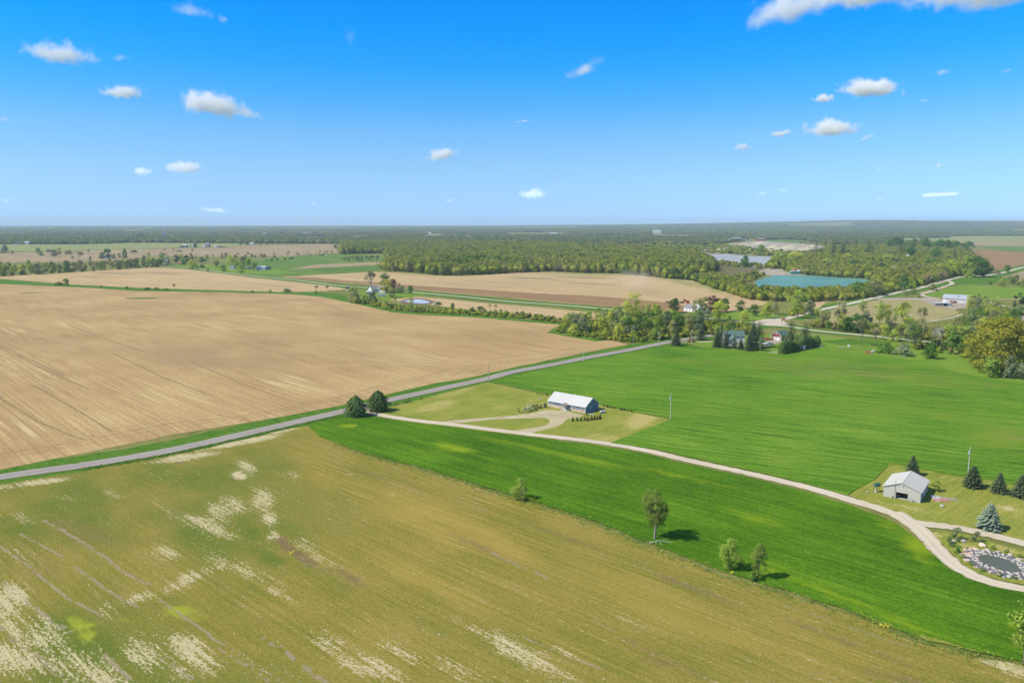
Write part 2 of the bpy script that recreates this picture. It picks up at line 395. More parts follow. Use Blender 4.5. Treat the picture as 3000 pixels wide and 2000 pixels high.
m_tan = ground_mat('bare_bean_stubble', [(0.38, (0.30, 0.200, 0.100)), (0.46, (0.42, 0.290, 0.150)), (0.54, (0.52, 0.370, 0.190)), (0.62, (0.66, 0.51, 0.28))], A_L1, 60, 1.3, 90, 0.7, (0.36, 0.36, 0.28),
    layers=[('moist_slope', ((0.235, 0.175, 0.115), (0.33, 0.25, 0.165)), 0.5, 1.0, 0.2, 1.15), ('pale', ((0.58, 0.45, 0.25), (0.72, 0.60, 0.36)), 0.8, 2.4, 0.5, 1.1),  # damp soil patches; the tone also stands in for shading of gentle slopes
            ('track', ((0.24, 0.165, 0.095), (0.33, 0.235, 0.14)), 0.7, 0.2, 0.35, 0.85), ('green', ((0.11, 0.17, 0.03), (0.17, 0.23, 0.045)), 0.6, 0.4, 0.45, 0.7)], bs=0.6)
m_tan2 = ground_mat('bare_stubble_across_lane', [(0.36, (0.34, 0.26, 0.15)), (0.45, (0.46, 0.34, 0.20)), (0.54, (0.53, 0.39, 0.235)), (0.64, (0.62, 0.50, 0.30))], A_RC, 160, 5, 170, 2.0, (0.5, 0.36, 0.14),
    layers=[('moist_slope', ((0.26, 0.22, 0.14), (0.34, 0.28, 0.17)), 0.4, 1.6, 0.4, 1.0), ('green', ((0.24, 0.26, 0.10), (0.33, 0.32, 0.14)), 0.5, 1.6, 0.3, 1.0)])
m_tilled = ground_mat('fresh_tilled_earth', [(0.36, (0.25, 0.150, 0.095)), (0.5, (0.31, 0.19, 0.12)), (0.64, (0.39, 0.26, 0.165))], A_RC, 140, 3, 120, 1.2, (0.5, 0.3, 0.2))
m_lawn = ground_mat('mown_lawn', [(0.35, (0.15, 0.20, 0.035)), (0.45, (0.22, 0.26, 0.05)), (0.54, (0.31, 0.31, 0.075)), (0.64, (0.42, 0.37, 0.13))], A_ROW + 84, 14, 0.8, 20, 0.5, (0.34, 0.42, 0.24),
    layers=[('dry', ((0.36, 0.32, 0.12), (0.52, 0.44, 0.20)), 1.1, 1.2, 0.4, 1.0), ('bare', ((0.44, 0.36, 0.22), (0.60, 0.50, 0.33)), 1.8, 0.6, 0.5, 0.8), ('lush', ((0.10, 0.20, 0.02), (0.17, 0.28, 0.035)), 0.8, 0.6, 0.35, 0.95)], bs=0.6)
m_brightlawn = ground_mat('bright_lawn', [(0.36, (0.10, 0.20, 0.025)), (0.5, (0.17, 0.28, 0.04)), (0.64, (0.26, 0.33, 0.06))], A_RG, 30, 3, 40, 1.0, (0.3, 0.45, 0.25))
m_green_far = ground_mat('far_green_field', [(0.36, (0.07, 0.15, 0.035)), (0.5, (0.13, 0.22, 0.05)), (0.6, (0.19, 0.25, 0.08)), (0.68, (0.26, 0.26, 0.13))], A_RC, 150, 14, 180, 4.0, (0.4, 0.5, 0.1))
m_pale_far = ground_mat('far_pale_green_field', [(0.36, (0.20, 0.25, 0.11)), (0.5, (0.27, 0.30, 0.13)), (0.64, (0.34, 0.33, 0.17))], A_RC, 400, 30, 350, 8.0, (0.5, 0.4, 0.1))
m_pink_far = ground_mat('far_bare_field', [(0.36, (0.27, 0.20, 0.14)), (0.5, (0.36, 0.275, 0.20)), (0.64, (0.44, 0.35, 0.26))], A_RC, 300, 20, 260, 6.0, (0.5, 0.4, 0.1))
m_pasture = ground_mat('dry_pasture', [(0.36, (0.24, 0.23, 0.10)), (0.46, (0.34, 0.30, 0.16)), (0.54, (0.40, 0.33, 0.20)), (0.64, (0.30, 0.30, 0.12))], 10, 30, 8, 40, 1.5, (0.25, 0.55, 0.2))
m_brush = ground_mat('rough_brushland', [(0.36, (0.10, 0.10, 0.045)), (0.5, (0.17, 0.155, 0.08)), (0.64, (0.23, 0.20, 0.11))], 10, 20, 6, 30, 1.5, (0.2, 0.5, 0.3))
m_sand = ground_mat('pit_sand', [(0.36, (0.44, 0.37, 0.27)), (0.5, (0.56, 0.47, 0.36)), (0.64, (0.68, 0.60, 0.48))], 20, 20, 4, 30, 1.5, (0.3, 0.4, 0.3), bs=0.6)
m_gravel = ground_mat('gravel', [(0.36, (0.32, 0.27, 0.16)), (0.5, (0.47, 0.395, 0.27)), (0.62, (0.60, 0.52, 0.39))], A_ROW, 9, 0.7, 12, 0.35, (0.35, 0.35, 0.3), bs=0.5)

def road_mat(name, stops, tracks, edge, ang=0):
    a = NG(name); uv = a.n('ShaderNodeUVMap', uv_map='UVMap').outputs[0]
    se = a.n('ShaderNodeSeparateXYZ'); a.l(uv, se.inputs[0]); P = a.pos()
    fi = a.noise(P, 2.2, 5, 0.65); mo = a.noise(P, 0.06, 4)
    al = a.noise(a.mapv(uv, 0, (9, 0.06, 1)), 1.0, 4, 0.6)
    f = a.math('ADD', a.math('ADD', a.math('MULTIPLY', fi, 0.34), a.math('MULTIPLY', mo, 0.3)), a.math('MULTIPLY', al, 0.36))
    c = a.ramp(f, stops)
    for (u0, w, col, k) in tracks:
        d = a.math('ABSOLUTE', a.math('SUBTRACT', se.outputs[0], u0))
        d = a.math('ADD', d, a.math('MULTIPLY', a.math('SUBTRACT', al, 0.5), w * 0.9))
        mm = a.smooth(d, w, w * 0.35); c = a.mix(a.math('MULTIPLY', mm, k), c, col)
    if edge:
        d = a.math('ABSOLUTE', a.math('SUBTRACT', se.outputs[0], 0.5))
        d = a.math('ADD', d, a.math('MULTIPLY', a.math('SUBTRACT', fi, 0.5), 0.12))
        c = a.mix(a.smooth(d, 0.40, 0.49), c, edge)
    a.bsdf(c, 0.92, 0.2, 0, fi, 0.3, 0.04); return a.m
m_asphalt = road_mat('worn_asphalt', [(0.36, (0.245, 0.215, 0.18)), (0.5, (0.30, 0.27, 0.23)), (0.64, (0.37, 0.335, 0.29))],
    [(0.30, 0.10, (0.38, 0.35, 0.305), 0.6), (0.70, 0.10, (0.38, 0.35, 0.305), 0.6), (0.50, 0.035, (0.17, 0.14, 0.125), 0.9), (0.17, 0.03, (0.24, 0.21, 0.19), 0.5), (0.83, 0.03, (0.24, 0.21, 0.19), 0.5)], (0.36, 0.30, 0.22))
m_drive = road_mat('gravel_drive', [(0.36, (0.44, 0.36, 0.25)), (0.5, (0.55, 0.465, 0.34)), (0.64, (0.66, 0.58, 0.44))],
    [(0.28, 0.10, (0.64, 0.56, 0.43), 0.5), (0.72, 0.10, (0.64, 0.56, 0.43), 0.5), (0.5, 0.07, (0.52, 0.42, 0.28), 0.45)], (0.36, 0.33, 0.18))
m_lane = road_mat('pale_gravel_lane', [(0.36, (0.42, 0.36, 0.26)), (0.5, (0.50, 0.44, 0.33)), (0.64, (0.60, 0.54, 0.42))], [], None)

CLEAR_FIELDS = [(560, 691, 240, 7, m_pale_far), (860, 702, 210, 9, m_pink_far), (1230, 697, 160, 9, m_pale_far), (1470, 692, 210, 8, m_pale_far), (1700, 700, 200, 9, m_green_far), (1900, 697, 140, 9, m_pink_far), (2110, 696, 170, 8, m_pale_far), (120, 696, 220, 8, m_green_far), (350, 702, 170, 8, m_pale_far), (1040, 692, 120, 7, m_pale_far), (-60, 688, 160, 6, m_pale_far), (780, 692, 90, 6, m_pale_far), (1360, 702, 90, 8, m_green_far)]
# ------------------------------------------------------------------ ground
ys = np.concatenate([np.linspace(-150, 1000, 20), np.linspace(1200, 5500, 24), np.linspace(5800, 22000, 110)])
xs = np.concatenate([np.linspace(-19000, -1200, 60), np.linspace(-1000, 1000, 14), np.linspace(1200, 19000, 90)])
GX, GY = np.meshgrid(xs, ys); GZ = hill(GX, GY)
n1, n2 = GX.shape
idx = np.arange(n1 * n2).reshape(n1, n2)
Fq = np.stack([idx[:-1, :-1], idx[:-1, 1:], idx[1:, 1:], idx[1:, :-1]], -1).reshape(-1, 4)
o = link('ground', mesh_np('ground', np.stack([GX, GY, GZ], -1).reshape(-1, 3), Fq, True), m_meadow); tag(o, kind='structure')

# ------------------------------------------------------------------ roads (lines first: verges follow them)
ROAD = [(-420, 1494), (-150, 1433), (0, 1398), (250, 1362), (500, 1319), (765, 1260), (1000, 1206), (1136, 1173), (1277, 1142), (1424, 1110), (1500, 1090), (1619, 1068), (1745, 1043), (1840, 1026), (1930, 1008), (2003, 995), (2088, 982), (2170, 964), (2250, 945)]
ROAD_UP = [(2235, 950), (2300, 934), (2390, 911), (2492, 889), (2560, 873), (2642, 854), (2693, 844), (2757, 826), (2789, 817), (2815, 812), (2847, 810), (2879, 808), (2917, 803), (2942, 798), (3000, 783), (3100, 765), (3300, 748)]
LANE = [(340, 768), (400, 772), (469, 780), (561, 786), (646, 797), (750, 809), (886, 823), (988, 836), (1083, 844), (1150, 850), (1209, 856), (1370, 871), (1500, 884), (1670, 896), (1823, 909), (1921, 918), (1993, 924), (2061, 931), (2129, 938), (2190, 944), (2250, 946)]
LANE_RIGHT = [(2255, 948), (2320, 958), (2400, 970), (2506, 980), (2608, 990), (2710, 1001), (2788, 1009), (2900, 1017), (3060, 1030)]
DRIVE = [(1062, 1190), (1076, 1199), (1100, 1212), (1156, 1223), (1234, 1234), (1335, 1245), (1450, 1260), (1567, 1274), (1684, 1287), (1801, 1303), (1918, 1325), (2000, 1345), (2120, 1371), (2250, 1400), (2380, 1432), (2500, 1467), (2570, 1488), (2627, 1510), (2691, 1532), (2787, 1544), (2883, 1563), (3000, 1592), (3150, 1632)]
LOOP = [(2618, 1500), (2665, 1530), (2698, 1556), (2730, 1590), (2765, 1628), (2806, 1662), (2867, 1693), (2930, 1712), (3000, 1725), (3120, 1738)]
ribbon('verge', ROAD, 25, 0.02, m_verge, 0, 0.6)
ribbon('verge', ROAD_UP[1:], 26, 0.02, m_verge, 0, 1.0)
ribbon('verge', LANE, 30, 0.024, m_verge, 0, 1.0, step=12)
ribbon('verge', LANE_RIGHT, 22, 0.022, m_verge, 0, 1.0)
o = ribbon('road', ROAD, 6.6, 0.16, m_asphalt, 0, 0.1, crown=0.05, step=2)
o = ribbon('road', ROAD_UP, 7.5, 0.165, m_lane, 0, 0.1, crown=0.05)
ribbon('gravel_road', LANE, 5.2, 0.14, m_lane, 0, 0.1, step=12)
ribbon('gravel_road', LANE_RIGHT, 6.0, 0.15, m_lane, 0, 0.1)
ribbon('driveway', DRIVE, 4.1, 0.13, m_drive, 0, 0.2, step=1.2)
ribbon('driveway', LOOP, lambda t: 5.0 - 1.6 * t, 0.134, m_drive, 0, 0.2, step=1.2)
sheet('road', [(2200, 944), (2245, 934), (2278, 931), (2292, 938), (2318, 958), (2262, 955), (2215, 952)], 0.155, m_lane, None, 4, 0.2)
sheet('road', [(1040, 1192), (1075, 1180), (1098, 1188), (1088, 1200), (1112, 1213), (1088, 1212), (1062, 1202)], 0.12, m_drive, None, 2, 0.15)

# ------------------------------------------------------------------ the fields
L1 = [(-300, 1442), (-80, 1393), (0, 1376), (255, 1325), (500, 1274), (765, 1231), (1000, 1187), (1134, 1155), (1277, 1122), (1362, 1108), (1385, 1104), (1500, 1077), (1619, 1052), (1745, 1027), (1840, 1009), (1789, 993), (1721, 988), (1670, 980), (1626, 974), (1650, 957), (1636, 949), (1550, 942), (1396, 929), (1226, 921), (1141, 913), (1073, 896), (1015, 884), (971, 874), (934, 868), (852, 861), (750, 858), (646, 855), (408, 852), (238, 841), (0, 831), (-300, 815)]
def tr(*pts, hw=0.35, v=1.0): return (list(pts), hw, v)
sheet('field', L1, 0.05, m_tan, 5.0, 8, 0.35, attrs={
    'moist_slope': lambda U, V, X, Y: .62 * np.clip(.15 + 1.5 * vnoise(X, Y, 26, 7, rad(A_L1), 2.0), 0, 1.1) * px_soft(U, V, [(230, 1020, 330, 42, 3, 0.85), (620, 1050, 420, 62, 4, 0.9), (900, 1010, 420, 70, 8, 0.75), (60, 1010, 160, 30, 0, .7), (480, 985, 260, 26, -8, .6), (1050, 960, 320, 45, 5, .55), (560, 900, 260, 20, 3, .45), (230, 900, 200, 22, 4, .4), (420, 1150, 330, 45, 10, .35), (180, 1180, 300, 60, 12, .3), (1330, 1010, 200, 18, 3, .35)]),
    'pale': lambda U, V, X, Y: .8 * np.clip(.2 + 1.4 * vnoise(X, Y, 20, 8, rad(A_L1), 3.0), 0, 1.1) * px_soft(U, V, [(60, 975, 150, 22, 8, 0.9), (250, 945, 260, 26, 0, .6), (640, 960, 200, 16, 4, .7), (820, 925, 170, 18, 6, .8), (130, 1100, 260, 60, 20, .8), (520, 1180, 320, 60, 12, .7), (850, 1120, 260, 45, 10, .75), (1150, 1060, 280, 35, 0, .7), (60, 1250, 220, 60, 8, .8), (420, 1260, 300, 30, -8, .7), (1000, 960, 160, 12, 4, .5), (1400, 985, 160, 14, 5, .4)]),
    'green': lambda U, V, X, Y: px_soft(U, V, [(416, 874, 72, 3.4, 0, 1.3), (92, 858, 62, 1.8, -2, 1.1)])},
    lines={'track': [tr((0, 1330), (130, 1310), (255, 1290), (380, 1262), (500, 1240), (700, 1220), (900, 1185), (1010, 1158), (1110, 1132), (1210, 1112), (1330, 1076), (1470, 1063), (1600, 1046), (1740, 1024)),
                     tr((0, 1344), (255, 1300), (500, 1250), (720, 1224), (900, 1192), (1030, 1160), (1215, 1118), (1340, 1080), (1480, 1068), (1700, 1035), hw=0.3, v=.8),
                     tr((0, 1165), (110, 1235), (220, 1280), (262, 1292), (280, 1284), (268, 1275)), tr((0, 1010), (80, 1050), (190, 1100)), tr((0, 1018), (80, 1058), (190, 1110), (260, 1140)),
                     tr((330, 1035), (480, 1105), (620, 1160)), tr((560, 1060), (700, 1120), (860, 1180), (900, 1178)), tr((100, 1130), (240, 1210), (330, 1265)), tr((700, 1000), (900, 1060), (1180, 1062)),
                     tr((1340, 1075), (1380, 1085), (1410, 1078), (1370, 1072), (1345, 1082), (1400, 1092)), tr((1325, 1100), (1350, 1090), (1400, 1086)), tr((1550, 975), (1570, 967), (1600, 962), (1620, 964)), tr((1558, 982), (1585, 975), (1615, 972)),
                     tr((940, 885), (1010, 915), (1060, 925)), tr((1450, 1050), (1560, 1037), (1700, 1018)), tr((640, 1215), (760, 1240), (800, 1228), hw=.3), tr((200, 950), (300, 990), (420, 1030))]})
sheet('field', [(-300, 806), (0, 809), (204, 799), (340, 789), (440, 784), (480, 784), (560, 790), (646, 801), (750, 814), (886, 828), (960, 837), (1015, 846), (985, 851), (920, 854), (818, 856), (646, 851), (408, 844), (204, 834), (0, 818), (-300, 800)], 0.06, m_tan2, 12, 10, 0.5, attrs={
    'moist_slope': lambda U, V, X, Y: px_soft(U, V, [(330, 800, 120, 5, 2, .9), (250, 812, 90, 4, 2, .8), (470, 800, 120, 6, 2, .8), (800, 838, 130, 5, 4, .5)]), 'green': lambda U, V, X, Y: U * 0})
strip = sheet('hedgerow_strip', [(-300, 800), (0, 817), (204, 833), (408, 843), (646, 850.5), (818, 855.5), (934, 856), (1000, 862), (1030, 874), (1060, 884), (1100, 897), (1160, 909), (1230, 915), (1396, 923), (1550, 936), (1640, 944), (1660, 957), (1632, 974), (1670, 981), (1789, 996), (1745, 1000), (1600, 975), (1640, 951), (1550, 944), (1396, 930), (1226, 922), (1141, 914), (1073, 897), (1015, 885), (971, 875), (934, 869), (852, 862), (750, 859), (646, 856), (408, 853), (238, 842), (0, 832), (-300, 816)], 0.07, m_verge, None, 6, 0.5)
sheet('field', [(1134, 877), (1160, 872), (1209, 868), (1294, 875), (1430, 888), (1550, 898), (1670, 909), (1806, 920), (1789, 938), (1670, 937), (1585, 929), (1481, 918), (1328, 903), (1265, 893), (1182, 886)], 0.08, m_tan2, 8, 8, 0.4, attrs={'moist_slope': lambda U, V, X, Y: px_soft(U, V, [(1225, 882, 60, 11, 6, 1.2)]), 'green': lambda U, V, X, Y: U * 0})
L4 = [(820, 812), (920, 806), (1090, 796), (1192, 800), (1294, 808), (1345, 809), (1450, 804), (1561, 793.5), (1670, 797), (1806, 802), (1925, 813), (2027, 822), (2051, 831), (2146, 862), (2205, 876), (2250, 884), (2240, 893), (2129, 912), (2090, 916), (1969, 916), (1901, 912), (1816, 901), (1670, 889), (1550, 877), (1370, 862), (1209, 848), (1150, 841), (1083, 834), (988, 827), (900, 820)]
sheet('field', L4, 0.06, m_tan2, 12, 10, 0.5, attrs={
    'moist_slope': lambda U, V, X, Y: px_soft(U, V, [(1560, 815, 130, 5, 2, .9), (1700, 812, 160, 5, 2, .9), (1750, 832, 160, 5, 2, .9), (1650, 824, 90, 4, 2, .7), (2000, 852, 70, 5, 5, .6), (1940, 872, 60, 3, 2, .5), (870, 812, 60, 5, 2, .7)]),
    'green': lambda U, V, X, Y: px_soft(U, V, [(1700, 800, 260, 10, 2, .9), (1980, 822, 140, 10, 14, 1.0), (2100, 850, 90, 10, 24, 1.1), (1250, 805, 160, 7, 2, .7), (1200, 822, 250, 6, 2, .4)])})
sheet('tilled_strip', [(830, 814), (920, 812), (1000, 821), (1090, 826), (1185, 835), (1370, 846), (1550, 858), (1700, 865), (1840, 875), (1950, 886), (1965, 892), (2130, 905), (2120, 911), (1969, 915), (1901, 911), (1816, 900), (1670, 888), (1550, 876), (1370, 861), (1209, 847.5), (1150, 840.5), (1083, 833), (988, 826), (900, 819.5)], 0.10, m_tilled, None, 8, 0.6)
# green country by the lane
sheet('field', [(610, 790), (646, 794), (750, 806), (818, 810), (900, 805), (1000, 801), (1090, 795), (1116, 793), (1128, 770), (1128, 748), (988, 744), (850, 752), (740, 762), (640, 772)], 0.05, m_green_far, None, 12, 1)
sheet('field', [(478, 777), (560, 783), (640, 793), (730, 802), (880, 800), (760, 782), (600, 776), (520, 774)], 0.08, m_brightlawn, None, 10, 1)
sheet('field', [(920, 775), (1000, 772), (1115, 767), (1118, 776), (1030, 780), (900, 787), (850, 790)], 0.09, m_pink_far, None, 12, 1.5)
sheet('field', [(-400, 716), (240, 716), (400, 711), (520, 712), (700, 713), (730, 715), (700, 720), (420, 728), (100, 736), (-400, 736)], 0.05, m_pale_far, None, 30, 3)
sheet('field', [(-400, 741), (100, 740), (300, 733), (480, 729), (700, 721), (985, 714), (988, 741), (850, 750), (650, 752), (450, 752), (300, 766), (0, 770), (-400, 776)], 0.05, m_pink_far, None, 30, 2)
sheet('field', [(640, 687.5), (800, 686), (960, 684), (960, 686.5), (800, 689), (640, 689.5)], 0.1, m_sand, None, 60, 5)
sheet('field', [(1480, 683), (1650, 682), (1650, 685), (1480, 685.5)], 0.1, m_pale_far, None, 60, 5)
# right-hand country
sheet('field', [(2640, 704), (2640, 697), (2770, 698), (2800, 691.5), (3300, 691.5), (3300, 707), (2840, 707), (2810, 712), (2760, 703)], 0.05, m_pale_far, None, 30, 2)
sheet('field', [(2800, 708), (3300, 706), (3300, 722), (2960, 721), (2850, 719)], 0.07, m_pink_far, None, 30, 2)
sheet('field', [(2870, 721), (3300, 722), (3300, 738), (3000, 738), (2930, 735)], 0.09, m_green_far, None, 20, 2)
sheet('field', [(2796, 739), (2850, 731), (2930, 734), (3000, 739), (3300, 741), (3300, 752), (3000, 776), (2920, 790), (2885, 785), (2850, 760)], 0.06, m_tilled, None, 16, 1.5)
sheet('field', [(2935, 812), (3000, 794), (3300, 752), (3300, 820), (3000, 826)], 0.06, m_pink_far, None, 16, 1.5)
sheet('meadow', [(2700, 866), (2726, 860), (2790, 838), (2850, 833), (2885, 838), (2960, 841), (3300, 848), (3300, 880), (3000, 875), (2850, 872), (2757, 871)], 0.05, m_brightlawn, None, 10, 0.6)
sheet('meadow', [(2700, 832), (2790, 822), (2847, 814), (2910, 808), (3010, 792), (3200, 772), (3200, 800), (2950, 822), (2900, 834), (2850, 832), (2800, 834)], 0.04, m_verge, None, 10, 0.6)
sheet('pasture', [(2400, 930), (2440, 907), (2492, 897), (2560, 880), (2640, 876), (2740, 884), (2800, 898), (2810, 920), (2720, 944), (2640, 947), (2560, 945), (2480, 948), (2410, 950)], 0.05, m_pasture, None, 8, 1)
sheet('field', [(2360, 882), (2400, 880), (2420, 886), (2395, 905), (2360, 906), (2355, 890)], 0.05, m_tan2, 20, 8, .5, attrs={'moist_slope': lambda U, V, X, Y: U*0, 'green': lambda U, V, X, Y: U*0})
sheet('yard', [(2725, 872), (2760, 878), (2850, 880), (2850, 900), (2790, 906), (2740, 895), (2700, 880), (2570, 878), (2570, 873), (2660, 873)], 0.10, m_sand, None, 6, 0.5)
ribbon('driveway', [(2776, 822), (2790, 829), (2776, 837), (2751, 845), (2725, 854), (2702, 860), (2704, 866), (2725, 871), (2757, 876)], 5, 0.13, m_lane, 0, 0.2)
ribbon('driveway', [(2840, 876), (2880, 876.5), (2930, 876.5), (3050, 876.5)], 3.4, 0.12, m_lane, 0, 0.15)
ribbon('driveway', [(2870, 876), (2890, 883), (2920, 892), (2950, 899), (2985, 910), (3040, 920)], 4.5, 0.12, m_lane, 0, 0.2)
sheet('yard', [(2958, 924), (3000, 908), (3200, 908), (3200, 950), (2990, 942)], 0.10, m_sand, None, 6, 0.5)
ribbon('track', [(2700, 945), (2740, 940), (2790, 930), (2820, 920)], 2.5, 0.11, m_lane, 0, 0.2)
# gravel pit ground, beaches
sheet('pit_ground', [(1740, 722), (1900, 722), (2060, 722), (2130, 714), (2220, 706), (2330, 711), (2400, 718), (2440, 728), (2400, 737), (2320, 745), (2262, 748), (2130, 744), (2070, 741), (1990, 735), (1880, 729)], 0.06, m_sand, None, 20, 2)
sheet('field', [(2240, 703.5), (2320, 703.5), (2370, 709), (2390, 716), (2300, 711), (2240, 707)], 0.10, m_green_far, None, 20, 2)
sheet('beach', [(2215, 797), (2255, 784), (2285, 786), (2300, 795), (2365, 802), (2362, 807), (2268, 809), (2230, 803)], 0.10, m_sand, None, 5, 0.6)
sheet('brush_ground', [(2050, 785), (2100, 774), (2180, 778), (2250, 782), (2230, 803), (2205, 825), (2170, 836), (2120, 815), (2040, 805)], 0.05, m_brush, None, 10, 1)
w = sheet('lake', [(2185, 842), (2205, 832), (2222, 820), (2268, 807), (2363, 806), (2438, 811), (2540, 818), (2560, 828), (2500, 842), (2380, 852), (2240, 850)], 0.14, water_mat('turquoise_pit_water', (0.115, 0.27, 0.19), 0.4, 0.5, 0.1, 0.15), None, 6, 0.8)
w = sheet('lake', [(2068, 744), (2130, 745), (2190, 750), (2262, 752), (2262, 776), (2200, 785), (2120, 775), (2085, 765)], 0.14, water_mat('grey_blue_pit_water', (0.38, 0.38, 0.35), 0.5, 0.4, 0.1, 0.2), None, 10, 1)
sheet('lake', [(-500, 667), (85, 666.6), (90, 668.4), (-500, 669.2)], 0.4, water_mat('far_lake_water', (0.62, 0.68, 0.72), 0.35, 0.05, 0.1, 0.5), None, 100, 5)
# house lot and near fields
CROP2 = [(1435, 1121), (1500, 1102), (1619, 1078), (1745, 1052), (1840, 1035), (1930, 1018), (1995, 1007), (2060, 1017), (2109, 1021), (2169, 1028), (2228, 1032), (2270, 1039), (2336, 1034), (2400, 1020), (2470, 1029), (2540, 1037), (2676, 1055), (2812, 1093), (3000, 1121), (3250, 1150), (3250, 1470), (3000, 1428), (2899, 1406), (2787, 1393), (2691, 1372), (2605, 1357), (2564, 1403), (2505, 1437), (2480, 1452), (2370, 1420), (2250, 1390), (2120, 1362), (2000, 1336), (1918, 1316), (1789, 1298), (1880, 1262), (1966, 1226.5), (1847, 1205), (1747, 1182), (1680, 1169), (1567, 1148), (1440, 1120)]
sheet('field', CROP2, 0.20, m_crop2, 7, 6, 0.3, attrs={
    'gold': lambda U, V, X, Y: .5 * np.clip(2.2 * vnoise(X, Y, 18, 9, rad(A_RG), 4.0) - .75, 0, 1) + px_soft(U, V, [(2500, 1090, 500, 60, 5, .4), (2000, 1060, 250, 25, 4, .5), (2700, 1200, 420, 50, 6, .5), (2920, 1290, 160, 60, 5, .8), (2350, 1180, 300, 30, 5, .3)]),
    'weed': lambda U, V, X, Y: px_soft(U, V, [(2450, 1085, 420, 40, 4, .75), (2800, 1120, 260, 30, 5, .7), (2060, 1062, 120, 10, 5, .6), (2960, 1275, 70, 16, 5, 1.0)])})
LOT = [(1092, 1206), (1150, 1190), (1277, 1158), (1424, 1120), (1440, 1121), (1500, 1136), (1567, 1149), (1610, 1157), (1680, 1170), (1747, 1183), (1847, 1206), (1966, 1227.5), (1789, 1300), (1684, 1292), (1567, 1280), (1450, 1267), (1335, 1251), (1234, 1240), (1156, 1229), (1112, 1219), (1094, 1210)]
sheet('lawn', LOT, 0.09, m_lawn, 2.5, 4, 0.15, attrs={
    'dry': lambda U, V, X, Y: px_soft(U, V, [(1280, 1190, 110, 28, -14, .8), (1330, 1150, 130, 16, -14, .7), (1880, 1228, 90, 40, -20, 1.0), (1770, 1285, 130, 26, 4, .7), (1420, 1190, 100, 25, -6, .4), (1520, 1165, 60, 14, 5, .5)]),
    'bare': lambda U, V, X, Y: px_soft(U, V, [(1600, 1203, 60, 10, 4, .55), (1780, 1232, 30, 8, 3, .35), (1655, 1240, 40, 10, -10, .4), (1805, 1240, 20, 5, 3, .45), (1200, 1212, 40, 6, 5, .4)]),
    'lush': lambda U, V, X, Y: px_soft(U, V, [(1200, 1222, 120, 12, 8, .6), (1500, 1245, 100, 12, 3, .5), (1480, 1160, 60, 14, -10, .5), (1650, 1262, 120, 16, 6, .45)])})
sheet('yard', [(1379, 1227), (1450, 1222), (1520, 1216), (1567, 1209.5), (1600, 1201), (1652, 1203), (1676, 1209), (1710, 1216), (1700, 1223), (1665, 1227), (1652, 1238), (1632, 1250), (1590, 1260), (1555, 1268), (1500, 1263), (1545, 1256), (1600, 1246), (1612, 1236), (1606, 1228), (1590, 1224.5), (1520, 1226), (1450, 1229), (1350, 1239), (1290, 1240), (1290, 1235)], 0.12, m_gravel, None, 2, 0.12)
CROP1 = [(905, 1254), (918, 1243), (960, 1230), (1010, 1222), (1060, 1219), (1100, 1221), (1156, 1231), (1234, 1242), (1335, 1253), (1450, 1269), (1567, 1283), (1684, 1297), (1801, 1313), (1918, 1336), (2000, 1357), (2120, 1383), (2250, 1413), (2380, 1446), (2500, 1484), (2575, 1512), (2640, 1545), (2685, 1580), (2725, 1620), (2770, 1662), (2830, 1693), (2900, 1718), (3000, 1736), (3250, 1760), (3250, 2030), (3000, 1940), (2850, 1909), (2723, 1879), (2595, 1833), (2468, 1782), (2353, 1748), (2238, 1714), (2106, 1672), (2000, 1630), (1835, 1565), (1695, 1510), (1480, 1445), (1368, 1410), (1227, 1368), (1064, 1326), (980, 1297), (930, 1272)]
sheet('field', CROP1, 0.22, m_crop, 3.0, 3, 0.3, attrs={
    'gold': lambda U, V, X, Y: .45 * np.clip(2.4 * vnoise(X, Y, 9, 10, rad(A_ROW), 3.0) - .9, 0, 1) + px_soft(U, V, [(1330, 1313, 90, 10, 12, .7), (1030, 1248, 40, 6, -6, .9), (2700, 1620, 50, 110, -38, .55), (2600, 1540, 90, 24, 35, .45), (2560, 1790, 500, 14, 21, .6), (3010, 1820, 60, 90, 0, .6), (2300, 1540, 500, 20, 15, .25), (1900, 1380, 700, 14, 11, .35)]),
    'weed': lambda U, V, X, Y: px_soft(U, V, [(1100, 1345, 140, 9, 20, 1.0), (1300, 1397, 140, 9, 18, .9), (1550, 1477, 160, 10, 17, 1.0), (1800, 1562, 160, 10, 19, .9), (2050, 1655, 170, 12, 18, 1.0), (2300, 1738, 170, 12, 17, 1.0), (2560, 1825, 180, 14, 19, 1.1), (2800, 1900, 180, 16, 17, 1.2), (3000, 1870, 60, 60, 0, .9)]),
    'bare': lambda U, V, X, Y: px_soft(U, V, [(2720, 1876, 60, 5, 17, .6), (2900, 1935, 90, 8, 14, .8)])},
    lines={'line': [([(1150, 1300), (1500, 1380), (1900, 1480), (2300, 1590), (2750, 1740), (3050, 1850)], 0.22, .45), ([(1300, 1370), (1700, 1475), (2150, 1610), (2600, 1770), (2900, 1880)], 0.22, .4), ([(1600, 1330), (1900, 1405), (2300, 1500), (2480, 1555), (2640, 1650), (2760, 1720), (3000, 1800)], 0.22, .4), ([(1500, 1300), (1800, 1365), (2150, 1450), (2420, 1500)], 0.2, .3)]})
BARNLAWN = [(2486, 1452), (2505, 1437), (2564, 1403), (2605, 1357), (2691, 1372), (2787, 1393), (2899, 1406), (3000, 1428), (3250, 1470), (3250, 1650), (3000, 1585), (2883, 1556), (2787, 1536), (2700, 1528), (2627, 1503), (2560, 1480)]
